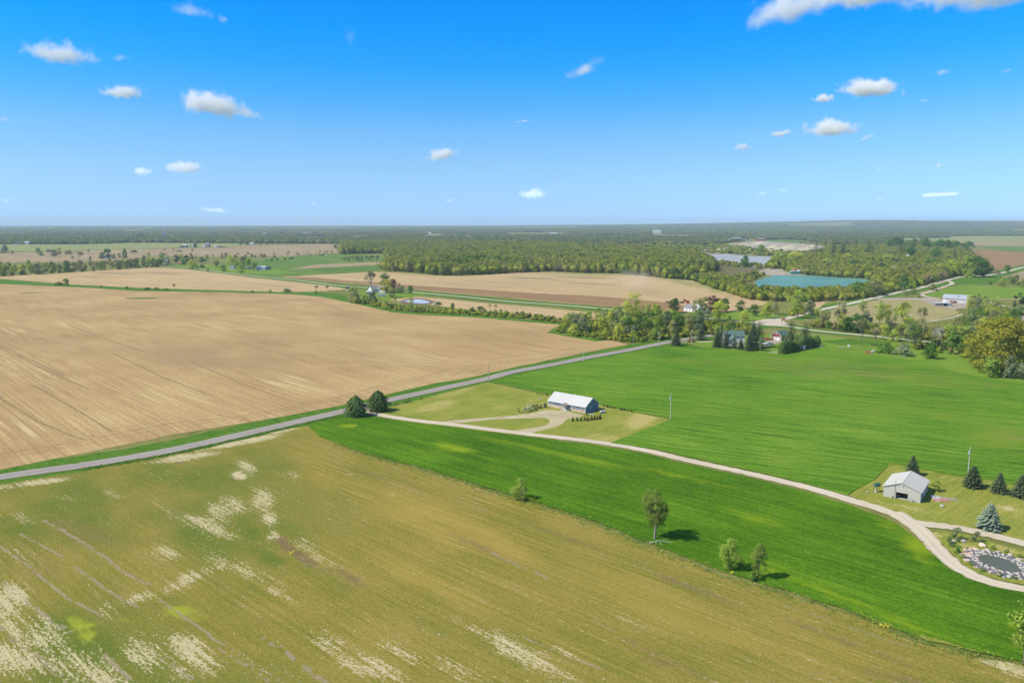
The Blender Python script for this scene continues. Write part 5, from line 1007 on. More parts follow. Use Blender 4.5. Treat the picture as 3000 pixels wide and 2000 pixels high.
for (kk, sz, zz, step, mats) in ((0.15, .30, .12, .62, (0, 0, 3)), (0.85, .30, .22, .72, (0, 0, 2)), (1.55, .30, .34, .85, (0, 0, 2, 3)), (2.5, .46, .22, 1.25, (0, 1, 3, 1)), (3.2, .42, .12, 2.6, (1, 3, 2))):
    pts_ = ringpts(kk); acc = 0
    for i in range(n):
        acc += float(np.hypot(*(pts_[i] - pts_[i-1])))
        if acc < step * sr.uniform(.75, 1.2): continue
        acc = 0; s_ = sz * sr.uniform(.75, 1.5)
        o = link('stone', stm[sr.randrange(6)], st_mats[sr.choice(mats)], t, (pts_[i][0] + sr.uniform(-.15, .15), pts_[i][1] + sr.uniform(-.15, .15), zz), sr.uniform(0, 6.3))
        o.scale = (s_ * 1.15, s_, s_ * .8)
for (px, py, s_, mt, lb) in ((2822, 1587, .75, 2, 'grey boulder among the shrubs at the top of the garden bed'), (2879, 1600, .95, 3, 'rounded tan boulder above the pond'), (2828, 1615, .8, 1, 'small brown boulder left of the pond'), (2836, 1630, 1.1, 1, 'large pinkish boulder at the left end of the pond'), (2793, 1587, .5, 0, 'small white boulder in the garden bed by the round shrubs')):
    X, Y = g(px, py); o = link('boulder', stm[2], st_mats[mt], None, (X, Y, .3), s_ * 5); o.scale = (s_, s_, s_ * 1.1); tag(o, lb, 'boulder')
# far farmyard pond with muddy rim
sheet('mud_rim', [(1172, 882), (1195, 876), (1220, 873), (1245, 875), (1268, 881), (1272, 887), (1262, 891), (1235, 893), (1200, 891), (1178, 888)], 0.12, plain('dark_mud', (0.17, 0.12, 0.09), .9, 0, .2, .3), None, 3, .3)
sheet('pond', [(1184, 882), (1205, 878), (1225, 877), (1245, 880), (1258, 884.5), (1255, 888), (1235, 889.5), (1215, 888), (1195, 885)], 0.16, water_mat('milky_pond_water', (0.58, 0.60, 0.60), .3, .8, .1, .5), None, 3, .3)
# ------------------------------------------------------------------ trees
def rsph(rng, n):
    v = rng.normal(size=(n, 3)); return v / np.linalg.norm(v, axis=1, keepdims=True)
def leaf_quads(rng, P, size, up=0.35, out=None, ow=1.1):
    n = len(P); nn = rsph(rng, n)
    if out is None: nn[:, 2] = np.abs(nn[:, 2]) + up
    else: nn = nn * .75 + out * ow; nn[:, 2] += up
    nn = nn + 1e-5; nn /= np.linalg.norm(nn, axis=1, keepdims=True)
    u = np.cross(nn, rsph(rng, n)); u /= np.linalg.norm(u, axis=1, keepdims=True); w = np.cross(nn, u)
    s = (size * rng.uniform(.55, 1.35, n) / 2)[:, None]; k = rng.uniform(.55, 1.0, n)[:, None]
    V = np.stack([P - u*s, P - w*s*k, P + u*s, P + w*s*k], 1).reshape(-1, 3)
    return V, np.arange(4 * n).reshape(n, 4)
def crown_clumps(rng, hgt, wd, base, n, shape):
    """centres and radii of leafy clumps inside the crown's envelope"""
    C_ = []
    while len(C_) < n:
        z = rng.uniform(0, 1)
        prof = {'round': math.sqrt(max(0, 1 - (2*z - 0.95) ** 2)) * 1.0, 'vase': (0.35 + 0.75*z) * math.sqrt(max(0, 1 - max(0, (z - .55) / .45) ** 2)),
                'oval': math.sin(math.pi * (0.08 + .9*z)) ** .8, 'dome': math.sqrt(max(0, 1 - z*z)) , 'flat': 1 - .3*z}[shape]
        a = rng.uniform(0, 2*math.pi); r = math.sqrt(rng.uniform(.15, 1)) * prof * wd/2 * .86
        lop = 1 + .22 * math.sin(a * 2 + n) + .12 * math.sin(3*a + hgt)
        C_.append((r*lop*math.cos(a), r*lop*math.sin(a), base + z * (hgt - base) * .94))
    return np.array(C_)
def broadleaf(seed, hgt=10., wd=8., base=2., ncl=26, cr=1.3, nleaf=700, leaf=.8, shape='round', limbs=True, trunk_r=.22, sides=5):
    rng = np.random.default_rng(seed); C_ = crown_clumps(rng, hgt, wd, base, ncl, shape)
    rad_ = cr * rng.uniform(.6, 1.3, ncl)
    k = rng.choice(ncl, nleaf, p=rad_**2 / (rad_**2).sum())
    P = C_[k] + rsph(rng, nleaf) * (rad_[k] * rng.uniform(.2, 1, nleaf) ** .5)[:, None] * np.array([1.05, 1.05, .8])
    P[:, 2] = np.clip(P[:, 2], .15, None)
    o1 = P - C_[k]; o1 /= np.linalg.norm(o1, axis=1, keepdims=True) + 1e-6; o2 = P - np.array([0, 0, (hgt + base) * .45]); o2 /= np.linalg.norm(o2, axis=1, keepdims=True) + 1e-6
    V, Fc = leaf_quads(rng, P, leaf, .3, o1 * .7 + o2 * .6); crown = mesh_np('crown', V, Fc)
    m = MB(); fork = max(.6, base * .9); lean = rng.normal(0, .25, 2)
    q = (lean[0], lean[1], fork); m.tube((0, 0, -.2), q, trunk_r, trunk_r*.75, sides, False)
    top_ = (lean[0]*1.5, lean[1]*1.5, hgt*.78); m.tube(q, top_, trunk_r*.7, trunk_r*.15, sides, False)
    if limbs:
        for i in rng.permutation(ncl)[:min(ncl, 18)]:
            c = C_[i]; h0 = fork + (c[2] - fork) * rng.uniform(.1, .5); s = Vector((lean[0]*1.2, lean[1]*1.2, max(fork, h0)))
            mid = s.lerp(Vector(c), .55) + Vector((0, 0, -.04*hgt)); m.tube(s, mid, trunk_r*.34, trunk_r*.22, 3, False); m.tube(mid, c, trunk_r*.22, trunk_r*.08, 3, False)
    return crown, m.mesh('trunk'), hgt, wd
def bare(seed, hgt=10., wd=8., trunk_r=.24, depth=5, twigleaf=0):
    rr = random.Random(seed); m = MB(); tips = []
    def br(p, d, L, r, lv):
        q = p + d * L; m.tube(p, q, r, r*.62, 4 if lv < 2 else 3, False)
        if lv >= depth: tips.append(q); return
        for k in range(3 if lv < 4 else 4):
            a = rr.uniform(.25, .75); ax = Vector((rr.gauss(0, 1), rr.gauss(0, 1), rr.gauss(0, .5))).normalized()
            nd = (Matrix.Rotation(a, 3, ax) @ d + Vector((0, 0, .10))).normalized(); br(q, nd, L * rr.uniform(.62, .85), r * .6, lv + 1)
        if lv < 3: br(q, (d + Vector((rr.gauss(0, .12), rr.gauss(0, .12), .15))).normalized(), L*.8, r*.65, lv + 1)
    br(Vector((0, 0, -.1)), Vector((0, 0, 1)), hgt*.24, trunk_r, 0)
    me = m.mesh('branches'); zz = max(v.co.z for v in me.vertices); xx = max(abs(v.co.x) for v in me.vertices)
    for v in me.vertices: v.co.z *= hgt/zz; v.co.x *= wd/2/xx; v.co.y *= wd/2/xx
    rng = np.random.default_rng(seed); T = np.array([(t_.x*wd/2/xx, t_.y*wd/2/xx, t_.z*hgt/zz) for t_ in tips])
    nl = twigleaf or len(T)
    P = T[rng.integers(0, len(T), nl)] + rng.normal(0, .3, (nl, 3)); V, Fc = leaf_quads(rng, P, .35)
    return mesh_np('crown', V, Fc), me, hgt, wd
def spruce(seed, hgt=10., wd=5.5, layers=21, per=14, droop=.28, leaf=.58, base=.25, nleaf=9, power=.66):
    rng = np.random.default_rng(seed); P = []; V = []; Fc = []
    for j in range(layers):
        z = base + (hgt*.97 - base) * (j / (layers - 1)) ** .9; R = wd/2 * (1 - (z - base)/(hgt - base)) ** power * rng.uniform(.85, 1.1) + .12
        k = max(4, int(per * (.45 + .55 * R / (wd/2))))
        for i in range(k):
            a = 2*math.pi*(i + rng.uniform(-.3, .3))/k + j*.7; Rb = R * rng.uniform(.78, 1.12)
            d = np.array([math.cos(a), math.sin(a), 0.]); s = np.array([-math.sin(a), math.cos(a), 0.])
            for f in np.linspace(.25, 1, max(3, int(nleaf * R / (wd/2)))):
                c = d * Rb * f + np.array([0, 0, z - droop * Rb * f + .10 * Rb * f * f]); w_ = leaf * (1.25 - .8 * f) * (1 + .25*rng.normal()); l_ = Rb * .22 + .12
                tilt = np.array([0, 0, -droop * .5]); n_ = len(V)
                sag = np.array([0, 0, -w_ * .38])
                V += [c - d*l_*.6, c - s*w_ + sag, c + d*l_*.7 + tilt*l_, c + s*w_ + sag]; Fc += [(n_, n_+1, n_+2), (n_, n_+2, n_+3)]
    cr = mesh_np('crown', np.array(V), np.array(Fc))
    return cr, MB().tube((0, 0, -.2), (0, 0, hgt*.93), hgt*.022, .03, 6, False).mesh('trunk'), hgt, wd
def column(seed, hgt=6., wd=3.2, nleaf=900, leaf=.42):
    rng = np.random.default_rng(seed); z = rng.uniform(0, 1, nleaf); a = rng.uniform(0, 2*math.pi, nleaf)
    r = wd/2 * np.where(z < .25, .85 + .6*z, 1 - ((z - .25)/.75) ** 2.2 * .93) * rng.uniform(.62 if wd > 8 else .76, 1.1, nleaf) * (1 + .12*np.sin(5*a + 9*z) + .10*np.sin(11*a - 17*z) + .07*np.sin(23*z + 4*a))
    V, Fc = leaf_quads(rng, np.stack([r*np.cos(a), r*np.sin(a), .1 + z*hgt*.97], 1), leaf, .3, np.stack([np.cos(a), np.sin(a), z - .4], 1))
    return mesh_np('crown', V, Fc), MB().tube((0, 0, -.1), (0, 0, hgt*.8), .12, .04, 5, False).mesh('trunk'), hgt, wd

L_SPRING = leaf_mat('spring_green_leaves', [(0.210, 0.300, 0.053), (0.345, 0.450, 0.075), (0.495, 0.570, 0.120)])
L_YG = leaf_mat('yellow_green_leaves', [(0.330, 0.405, 0.053), (0.495, 0.540, 0.083), (0.660, 0.675, 0.150)])
L_GREEN = leaf_mat('mid_green_leaves', [(0.088, 0.176, 0.032), (0.160, 0.288, 0.048), (0.272, 0.400, 0.072)])
L_DARK = leaf_mat('dark_green_leaves', [(0.040, 0.104, 0.024), (0.080, 0.192, 0.035), (0.136, 0.272, 0.056)])
L_OLIVE = leaf_mat('olive_budding_twigs', [(0.225, 0.217, 0.098), (0.330, 0.330, 0.128), (0.450, 0.435, 0.180)])
L_BUFF = leaf_mat('buff_budding_twigs', [(0.360, 0.285, 0.165), (0.465, 0.390, 0.210), (0.540, 0.480, 0.270)])
L_GREY = leaf_mat('grey_green_leaves', [(0.150, 0.195, 0.105), (0.240, 0.285, 0.150), (0.360, 0.405, 0.225)])
L_GOLD = leaf_mat('golden_green_leaves', [(0.22, 0.22, 0.03), (0.38, 0.355, 0.05), (0.52, 0.47, 0.085)])
L_MAROON = leaf_mat('copper_maroon_leaves', [(0.042, 0.018, 0.022), (0.072, 0.026, 0.031), (0.108, 0.042, 0.042)], .15)
L_WHITE = leaf_mat('white_blossom_and_leaves', [(0.240, 0.288, 0.120), (0.504, 0.516, 0.324), (0.744, 0.720, 0.540)], .2)
L_ORANGE = leaf_mat('pale_orange_buds', [(0.504, 0.360, 0.156), (0.624, 0.456, 0.216), (0.720, 0.552, 0.288)])
N_DARK = leaf_mat('dark_spruce_needles', [(0.060, 0.093, 0.043), (0.111, 0.153, 0.071), (0.187, 0.238, 0.119)], .08)
N_BLUE = leaf_mat('blue_spruce_needles', [(0.170, 0.230, 0.162), (0.289, 0.365, 0.264), (0.425, 0.493, 0.357)], .08)
N_PINE = leaf_mat('pine_needles', [(0.051, 0.093, 0.034), (0.093, 0.153, 0.048), (0.170, 0.246, 0.076)], .1)
N_CEDAR = leaf_mat('arborvitae_foliage', [(0.060, 0.111, 0.034), (0.102, 0.170, 0.048), (0.170, 0.255, 0.076)], .08)
N_RUST = leaf_mat('rust_browned_foliage', [(0.221, 0.128, 0.051), (0.306, 0.187, 0.076), (0.272, 0.255, 0.076)], .1)
L_WILLOW = leaf_mat('dull_willow_leaves', [(0.19, 0.25, 0.05), (0.30, 0.37, 0.075), (0.46, 0.50, 0.12)])
B_GREY = plain('grey_bark', (0.20, 0.165, 0.13), .9, 0, .25, 2); B_PALE = plain('pale_bark', (0.48, 0.42, 0.35), .9, 0, .2, 2)
B_TAN = plain('tan_bark', (0.30, 0.255, 0.20), .9, 0, .2, 2)
B_WHITE = plain('bleached_dead_wood', (0.62, 0.57, 0.50), .9, 0, .15, 2)

PROTO = {}
def protos():
    P = PROTO
    P['round'] = [broadleaf(10+i, 10, 8, 1.2, 34, 1.35, 1500, .62, 'round') for i in range(3)]
    P['oval'] = [broadleaf(20+i, 10, 6.5, 1.0, 30, 1.15, 1300, .6, 'oval') for i in range(3)]
    P['thin'] = [broadleaf(30+i, 10, 7.5, 2.4, 32, 1.15, 1150, .5, 'vase', trunk_r=.2) for i in range(4)]
    P['wisp'] = [broadleaf(40+i, 10, 5.5, 2.2, 26, 1.0, 800, .42, 'oval', trunk_r=.16) for i in range(3)]
    P['bush'] = [broadleaf(50+i, 6, 8, .2, 30, 1.25, 1200, .6, 'dome', trunk_r=.12) for i in range(3)]
    P['bare'] = [bare(60, 10, 7), bare(61, 10, 8.5)]
    P['bud'] = [bare(62+i, 10, 7, .2, 5, 1700) for i in range(3)]
    P['spruce'] = [spruce(70+i) for i in range(4)]
    P['pine'] = [broadleaf(80+i, 10, 9.5, .3, 60, 1.15, 5200, .42, 'dome', trunk_r=.2) for i in range(2)]
    P['wpine'] = [spruce(84+i, 10, 7.0, 13, 10, .10, .75, 1.4, 7, .6) for i in range(2)]
    P['column'] = [column(90+i) for i in range(3)]
    P['fullpine'] = [column(88+i, 10, 10.8, 5600, .66) for i in range(2)]
    P['ball'] = [column(94+i, 2, 2.1, 260, .22) for i in range(2)]
    P['shrub'] = [broadleaf(96+i, 2, 2.2, .1, 10, .42, 300, .24, 'dome', trunk_r=.04) for i in range(3)]
    P['hero'] = [broadleaf(5, 12, 8.6, 3.5, 58, 1.08, 8200, .30, 'vase', trunk_r=.36)]
    P['hero2'] = [broadleaf(8, 9, 7.2, .7, 54, 1.0, 6400, .29, 'oval', trunk_r=.15)]
    P['hero3'] = [broadleaf(9, 10, 5.8, 1.0, 46, .9, 4400, .28, 'oval', trunk_r=.15)]
    P['gold'] = [broadleaf(6, 27, 30, 1.0, 150, 3.3, 16000, .80, 'round', trunk_r=.7)]
    P['bigvase'] = [broadleaf(7, 25, 19, 6.0, 70, 2.0, 4200, .55, 'vase', trunk_r=.6)]
    P['twostem'] = [broadleaf(4, 6.5, 7.2, .2, 44, .85, 4200, .24, 'oval', trunk_r=.14)]
protos()
TR = random.Random(3)
ORD = ('first', 'second', 'third', 'fourth', 'fifth', 'sixth', 'seventh', 'eighth', 'ninth', 'tenth', 'eleventh', 'twelfth', 'thirteenth', 'fourteenth', 'fifteenth', 'sixteenth')
def tree(kind, px, py, hpx, wpx, leaf, label, group=None, name='tree', cat='tree', bark=None, k=None, hm=None, z=0.0):
    pr = PROTO[kind]; cr, tk, ph, pw = pr[(TR.randrange(len(pr)) if k is None else k) % len(pr)]
    X, Y = g(px, py); h = hm or top_h(px, py, hpx) * 1.02; w = wid(px, py, wpx) if wpx else h * pw / ph
    Y += 0.0
    t = empty(name, (X, Y, z), TR.uniform(0, 6.28), label=label, cat=cat, group=group); t.scale = (w/pw, w/pw, h/ph)
    link('crown', cr, leaf, t)
    link('trunk', tk, bark or B_GREY, t)
    return t
T = tree
# foreground
T('twostem', 1521, 1464, 63, 66, L_WILLOW, 'loose two-stemmed willow shrub at the edge of the wheat, leftmost on the boundary', name='shrub', cat='shrub')
T('hero', 1918, 1578, 142, 102, L_WILLOW, 'ragged tree with a bare lower trunk and dead branches at its foot', bark=B_TAN)
T('hero2', 2138, 1668, 88, 72, L_SPRING, 'bushy bright green young tree on the wheat edge, left of a pair')
T('hero3', 2222, 1697, 105, 58, L_WILLOW, 'slim pale green tree with grey inner twigs on the wheat edge, right of a pair')
T('shrub', 2205, 1700, 24, 42, L_GREEN, 'low dark green bush at the foot of the slim pale green tree', name='shrub', cat='shrub')
X, Y = g(1925, 1590); t = empty('fallen_branch', (X, Y, .1), .4, label='bleached fallen branches at the foot of the ragged tree', cat='branch')
for (a, b, r) in (((-2, .2, .1), (0, 0, .5), .09), ((0, 0, .5), (1.6, -.4, .25), .08), ((1.6, -.4, .25), (3.2, -1.6, .1), .06), ((-.2, 0, .45), (-1.2, -1.2, .1), .06), ((.6, -.1, .4), (.2, -1.4, .1), .05), ((1.2, -.3, .3), (2.2, .5, .2), .05), ((-1, .1, .3), (-2.2, 1.0, .3), .05)):
    MB().tube(a, b, r, r*.5, 5).build('limb', B_WHITE, t)
T('thin', 3000, 1945, 180, 130, L_SPRING, 'thin pale tree leaning in at the lower right frame edge')
# pines and shrubs by the driveway mouth
T('fullpine', 1043, 1219, 60, 60, N_PINE, 'dark round-shouldered pine left of the driveway mouth', name='pine_tree', k=0)
T('fullpine', 1108, 1204, 60, 58, N_PINE, 'dark pine right of the driveway mouth', name='pine_tree', k=1)
for (px, py, s, lb) in ((1145, 1191, 12, 'first roadside dwarf shrub right of the driveway pines'), (1156, 1188, 9, 'second roadside dwarf shrub from the driveway pines'), (1164, 1187, 9, 'third roadside dwarf shrub from the driveway pines'), (1176, 1183, 5, 'tiny roadside shrub alone between two clusters'), (1185, 1181, 10, 'left shrub of the tight roadside trio'), (1192, 1180, 11, 'middle shrub of the tight roadside trio'), (1198, 1178, 9, 'right shrub of the tight roadside trio'), (1206, 1177, 8, 'small roadside shrub just right of the trio'), (1233, 1170, 9, 'last roadside shrub, alone toward the utility pole')):
    T('shrub', px, py, s, s, N_PINE, lb, 'dwarf shrubs along the road by the lawn', 'shrub', 'shrub')
# around the blue house
T('shrub', 1520, 1209, 14, 10, L_DARK, 'small dark conifer shrub alone left of the flowering hedge', name='shrub', cat='shrub')
for i, (px, py, s, lb) in enumerate(((1538, 1209, 17, 'lowest and leftmost bush of the white-flowering hedge'), (1547, 1205, 19, 'second bush of the white-flowering hedge'), (1556, 1202, 19, 'third bush of the white-flowering hedge'), (1566, 1199, 19, 'fourth bush of the white-flowering hedge'), (1575, 1196, 18, 'uppermost bush of the white-flowering hedge'))):
    T('shrub', px, py, s, s*1.1, L_WHITE if i < 3 else L_GREY, lb, 'flowering hedge left of the blue house', 'shrub', 'shrub')
T('shrub', 1585, 1196, 12, 12, N_RUST, 'brown twiggy shrub between the flowering hedge and the house', name='shrub', cat='shrub')
T('column', 1597, 1193, 13, 9, N_PINE, 'small dark conifer at the left corner of the blue house', name='shrub', cat='shrub')
T('shrub', 1717, 1217, 10, 12, N_PINE, 'dark shrub at the near corner of the blue house', name='shrub', cat='shrub')
for (px, py, s, lb) in ((1574, 1155, 6, 'leftmost tiny evergreen behind the blue house'), (1583, 1157, 6, 'second tiny evergreen behind the blue house'), (1593, 1157, 4, 'third, smallest evergreen behind the blue house'), (1602, 1158, 8, 'largest small evergreen behind the blue house'),
        (1749, 1187, 8, 'sapling evergreen nearest the back corner of the blue house'), (1769, 1190, 8, 'sapling evergreen left of the four at the wheat edge'), (1780, 1193, 9, 'fullest sapling evergreen at the wheat edge'), (1789, 1195, 7, 'third sapling evergreen in the wheat edge cluster'), (1798, 1197, 8, 'right sapling of the first wheat edge cluster'), (1819, 1201, 9, 'left sapling of the second wheat edge cluster'), (1828, 1202, 9, 'middle sapling of the second wheat edge cluster'), (1838, 1204, 6, 'small sapling right of the second cluster'), (1850, 1206, 8, 'last sapling evergreen toward the can-topped pole')):
    T('spruce', px, py, s, s*.9, N_PINE, lb, 'sapling evergreens round the blue house lawn', 'spruce_sapling', 'sapling')
for i, (px, py, s) in enumerate(((1678, 1234, 14), (1691, 1233, 13), (1702, 1233, 13), (1713, 1232, 15), (1722, 1231, 13), (1732, 1230, 15), (1742, 1229, 15), (1750, 1228, 14), (1758, 1227, 16))):
    T('spruce', px, py, s, s*.66, N_PINE, ('leftmost', 'second', 'third', 'fourth', 'middle', 'sixth', 'seventh', 'eighth', 'rightmost')[i] + ' small conifer of the front hedge before the blue house', 'front hedge of small conifers', 'spruce_sapling', 'sapling')
    if 2 < i < 8: T('shrub', px + 4, py + 1, 8, 12, N_RUST, ORD[i - 3] + ' rust-brown shrub from the left within the front conifer hedge', 'rust-brown fill of the front hedge', 'shrub', 'shrub')
# barn lawn
T('spruce', 2672, 1392, 58, 46, N_DARK, 'dark spruce standing behind the pale barn', name='spruce_tree', k=0)
T('spruce', 2849, 1427, 63, 60, N_DARK, 'dark spruce under the can-topped utility pole', name='spruce_tree', k=1)
T('spruce', 2926, 1443, 60, 50, N_DARK, 'middle dark spruce of the three at the wheat edge', name='spruce_tree', k=2)
T('spruce', 2991, 1455, 66, 62, N_DARK, 'dark spruce cut by the right frame edge', name='spruce_tree', k=3)
T('spruce', 2897, 1550, 76, 74, N_BLUE, 'broad blue-grey spruce alone on the lawn above the pond', name='spruce_tree', k=1)
T('oval', 2741, 1439, 34, 26, L_SPRING, 'small bright green bush tree against the side of the pale barn')
for (px, py, s, w, mt, kd, lb) in ((2802, 1580, 26, 34, L_GREY, 'shrub', 'large grey-green shrub at the top left of the garden bed'), (2815, 1582, 10, 12, N_DARK, 'ball', 'dark clipped ball right of the large grey shrub'), (2782, 1592, 15, 17, N_DARK, 'shrub', 'dark shrub on the left edge of the garden bed'), (2790, 1602, 11, 13, N_DARK, 'ball', 'dark clipped ball below the left edge shrub'),
        (2845, 1586, 10, 13, N_DARK, 'ball', 'clipped ball left of the silvery bush'), (2860, 1586, 22, 26, L_GREY, 'shrub', 'silvery bush beyond the pond'), (2872, 1593, 11, 15, N_DARK, 'ball', 'clipped ball right of the silvery bush'), (2808, 1622, 18, 24, L_GREEN, 'shrub', 'leafy dark green shrub left of the pond'), (2823, 1636, 11, 12, L_DARK, 'ball', 'clipped ball at the left tip of the pond'),
        (2847, 1656, 11, 13, L_DARK, 'ball', 'clipped ball below the left tip of the pond'), (2879, 1674, 10, 12, L_DARK, 'ball', 'clipped ball by the yellow flowers on the near pond bank'), (2929, 1689, 11, 13, L_DARK, 'ball', 'clipped ball at the middle of the near pond bank'), (2973, 1696, 10, 11, L_DARK, 'ball', 'clipped ball at the right of the near pond bank'),
        (2911, 1608, 8, 11, L_DARK, 'ball', 'clipped ball on the far pond bank, left one'), (2949, 1618, 8, 10, L_DARK, 'ball', 'clipped ball on the far pond bank, middle one'), (2988, 1634, 9, 12, L_DARK, 'ball', 'clipped ball on the far pond bank, right one'), (2832, 1608, 7, 9, L_GREEN, 'shrub', 'tiny green shrub beside the brown boulder'), (2795, 1575, 12, 14, L_YG, 'shrub', 'yellow-green shrub behind the grey garden shrub')):
    T(kd, px, py, s * 1.35, w * 1.3, mt, lb, 'shrubs of the garden bed round the pond', 'garden_shrub', 'shrub')
# big trees on the right
T('gold', 2930, 1088, 160, 225, L_GOLD, 'huge golden-green domed tree at the right edge above the wheat')
T('round', 2900, 1104, 60, 62, L_SPRING, 'small green tree with a clear trunk in front of the golden tree', k=0)
T('bush', 2957, 1107, 60, 52, L_GREY, 'grey-green thicket tree at the foot of the golden tree', k=1)
T('round', 3000, 1112, 52, 52, L_GREY, 'grey-green tree at the right frame edge below the golden tree', k=2)
T('bush', 2727, 1051, 46, 50, L_GREEN, 'rounded mid green bush tree standing forward on the lawn', k=0)
T('bush', 2649, 1042, 34, 62, L_GREY, 'broad grey-green bush right of the boulder', name='shrub', cat='shrub')
T('bush', 2597, 1035, 34, 54, L_GREEN, 'broad green bush right of the rusty tractor', name='shrub', cat='shrub')
T('bud', 2523, 1014, 78, 42, L_OLIVE, 'tall brown-green budding tree right of the satellite dish')
T('bud', 2566, 1015, 54, 28, L_BUFF, 'thin bare-topped tree beside the tall budding tree')
T('thin', 2697, 1024, 90, 50, L_OLIVE, 'tall olive tree behind the grey-green bush')
T('bare', 2748, 1012, 56, 50, L_GREY, 'white-limbed half-dead tree in the creek hollow', bark=B_WHITE)
T('bush', 2790, 1030, 60, 62, L_GREEN, 'broad green tree left of the golden tree', k=2)
T('thin', 2830, 1010, 70, 66, L_SPRING, 'light green tree behind the left shoulder of the golden tree')
T('thin', 2461, 963, 100, 38, L_BUFF, 'tall slender buff tree in the middle of the creek trees', k=1)
T('round', 2508, 973, 54, 62, L_DARK, 'dark green spreading tree right of the slender buff tree', k=1)
T('bush', 2480, 972, 40, 34, L_DARK, 'dark green bush under the slender buff tree')
T('wisp', 2528, 922, 46, 30, L_SPRING, 'light airy tree beyond the dark spreading tree')
T('thin', 2575, 953, 74, 46, L_SPRING, 'tall airy light green tree, left of the pasture row')
T('thin', 2600, 955, 62, 34, L_YG, 'airy yellow-green tree, second of the pasture row')
T('wisp', 2621, 950, 58, 22, L_SPRING, 'slim airy tree, third of the pasture row')
T('bud', 2650, 947, 62, 46, L_YG, 'sparse spreading tree at the right end of the pasture row')
T('bud', 2700, 960, 60, 30, L_OLIVE, 'thin olive tree right of the pasture row')
T('thin', 2800, 985, 46, 54, L_GREEN, 'small green tree in the hollow below the white barn')
T('thin', 2336, 932, 80, 62, L_SPRING, 'tall feathery light green tree right of the road junction', k=0)
T('bush', 2372, 924, 42, 44, L_GREY, 'grey-green bushy tree right of the tall feathery tree')
T('oval', 2247, 933, 46, 38, L_YG, 'light yellow-green tree above the road junction')
T('wpine', 2272, 919, 40, 24, N_DARK, 'dark conifer above the road junction', name='pine_tree')
T('wpine', 2253, 905, 18, 12, N_DARK, 'small dark conifer at the edge of the bare field corner', name='pine_tree')
T('bud', 2290, 951, 24, 24, L_ORANGE, 'small pale orange budding bush at the road junction', name='shrub', cat='shrub')
T('round', 1977, 917, 43, 43, L_DARK, 'dark green maple left of the cream bungalow', k=0)
T('round', 2171, 914, 35, 33, L_DARK, 'dark green round maple, left of the two by the bare field corner', k=1)
T('round', 2208, 926, 35, 30, L_DARK, 'dark green maple, right of the two by the bare field corner', k=2)
T('round', 2090, 916, 50, 56, L_MAROON, 'deep maroon copper beech tree by the gravel road', k=1)
T('round', 2124, 913, 40, 32, L_DARK, 'dark green tree tucked behind the copper beech', k=2)
T('round', 2108, 940, 60, 50, L_YG, 'yellow-green round tree in front of the copper beech', k=0)
T('thin', 2060, 938, 66, 52, L_OLIVE, 'thin olive tree in front of the white cottage', k=2)
T('wisp', 2038, 930, 60, 30, L_OLIVE, 'tall wispy tree left of the copper beech')
T('thin', 2184, 951, 46, 48, L_YG, 'pale yellow spreading tree beside the gravel road')
T('bush', 2005, 950, 30, 26, L_BUFF, 'purplish bare bush below the cream bungalow', name='shrub', cat='shrub')
T('bigvase', 1857, 965, 110, 100, L_YG, 'tallest vase-shaped yellow-green tree by the gravel road')
T('round', 1909, 944, 30, 28, L_DARK, 'small dark green tree right of the tallest vase tree')
T('spruce', 1980, 1013, 52, 37, N_DARK, 'lone dark spruce where the lane meets the road', name='spruce_tree', k=2)
T('wpine', 2052, 996, 46, 38, N_DARK, 'dark pine with a visible trunk beyond the road', name='pine_tree', k=0)
T('bush', 2025, 1002, 12, 34, N_RUST, 'low hedge bush at the white driveway mouth', name='shrub', cat='shrub')
for (px, py, h, w, kd, mt, lb) in ((2100, 1017, 57, 33, 'spruce', N_DARK, 'first grey-green spruce of the windbreak, leftmost'), (2127, 1020, 54, 30, 'spruce', N_DARK, 'second grey-green spruce of the windbreak'), (2151, 1021, 44, 21, 'spruce', N_DARK, 'narrow short spruce in front of the white gable'), (2170, 1024, 34, 24, 'spruce', N_DARK, 'shortest spruce of the windbreak'),
        (2194, 1027, 62, 34, 'spruce', N_DARK, 'drooping spruce in front of the tallest one'), (2205, 1020, 86, 46, 'spruce', N_DARK, 'tallest dark spruce of the windbreak'), (2222, 1018, 78, 40, 'wpine', N_DARK, 'tall dark pine right of the tallest spruce'), (2229, 1028, 38, 22, 'oval', L_GREY, 'grey-green leafy tree at the right end of the windbreak'),
        (2112, 1010, 62, 26, 'spruce', N_DARK, 'dark spruce standing behind the first two of the windbreak')):
    T(kd, px, py, h, w, mt, lb, 'windbreak of the green-roofed house', 'spruce_tree' if kd != 'oval' else 'tree', 'tree')
T('wpine', 2316, 1010, 72, 50, N_DARK, 'big shaggy pine right of the red garage', name='pine_tree', k=1)
T('wpine', 2357, 1006, 64, 42, N_DARK, 'second shaggy pine behind the arborvitae hedge', name='pine_tree', k=0)
for i in range(13):
    f = i / 12; px = 2291 + 102 * f; py = 1037 - 24 * f
    T('column', px, py, 36 + 8 * math.sin(i), 21, N_CEDAR, ORD[i] + ' arborvitae from the near end of the clipped hedge right of the red garage', 'arborvitae hedge right of the red garage', 'arborvitae', 'arborvitae', k=i)
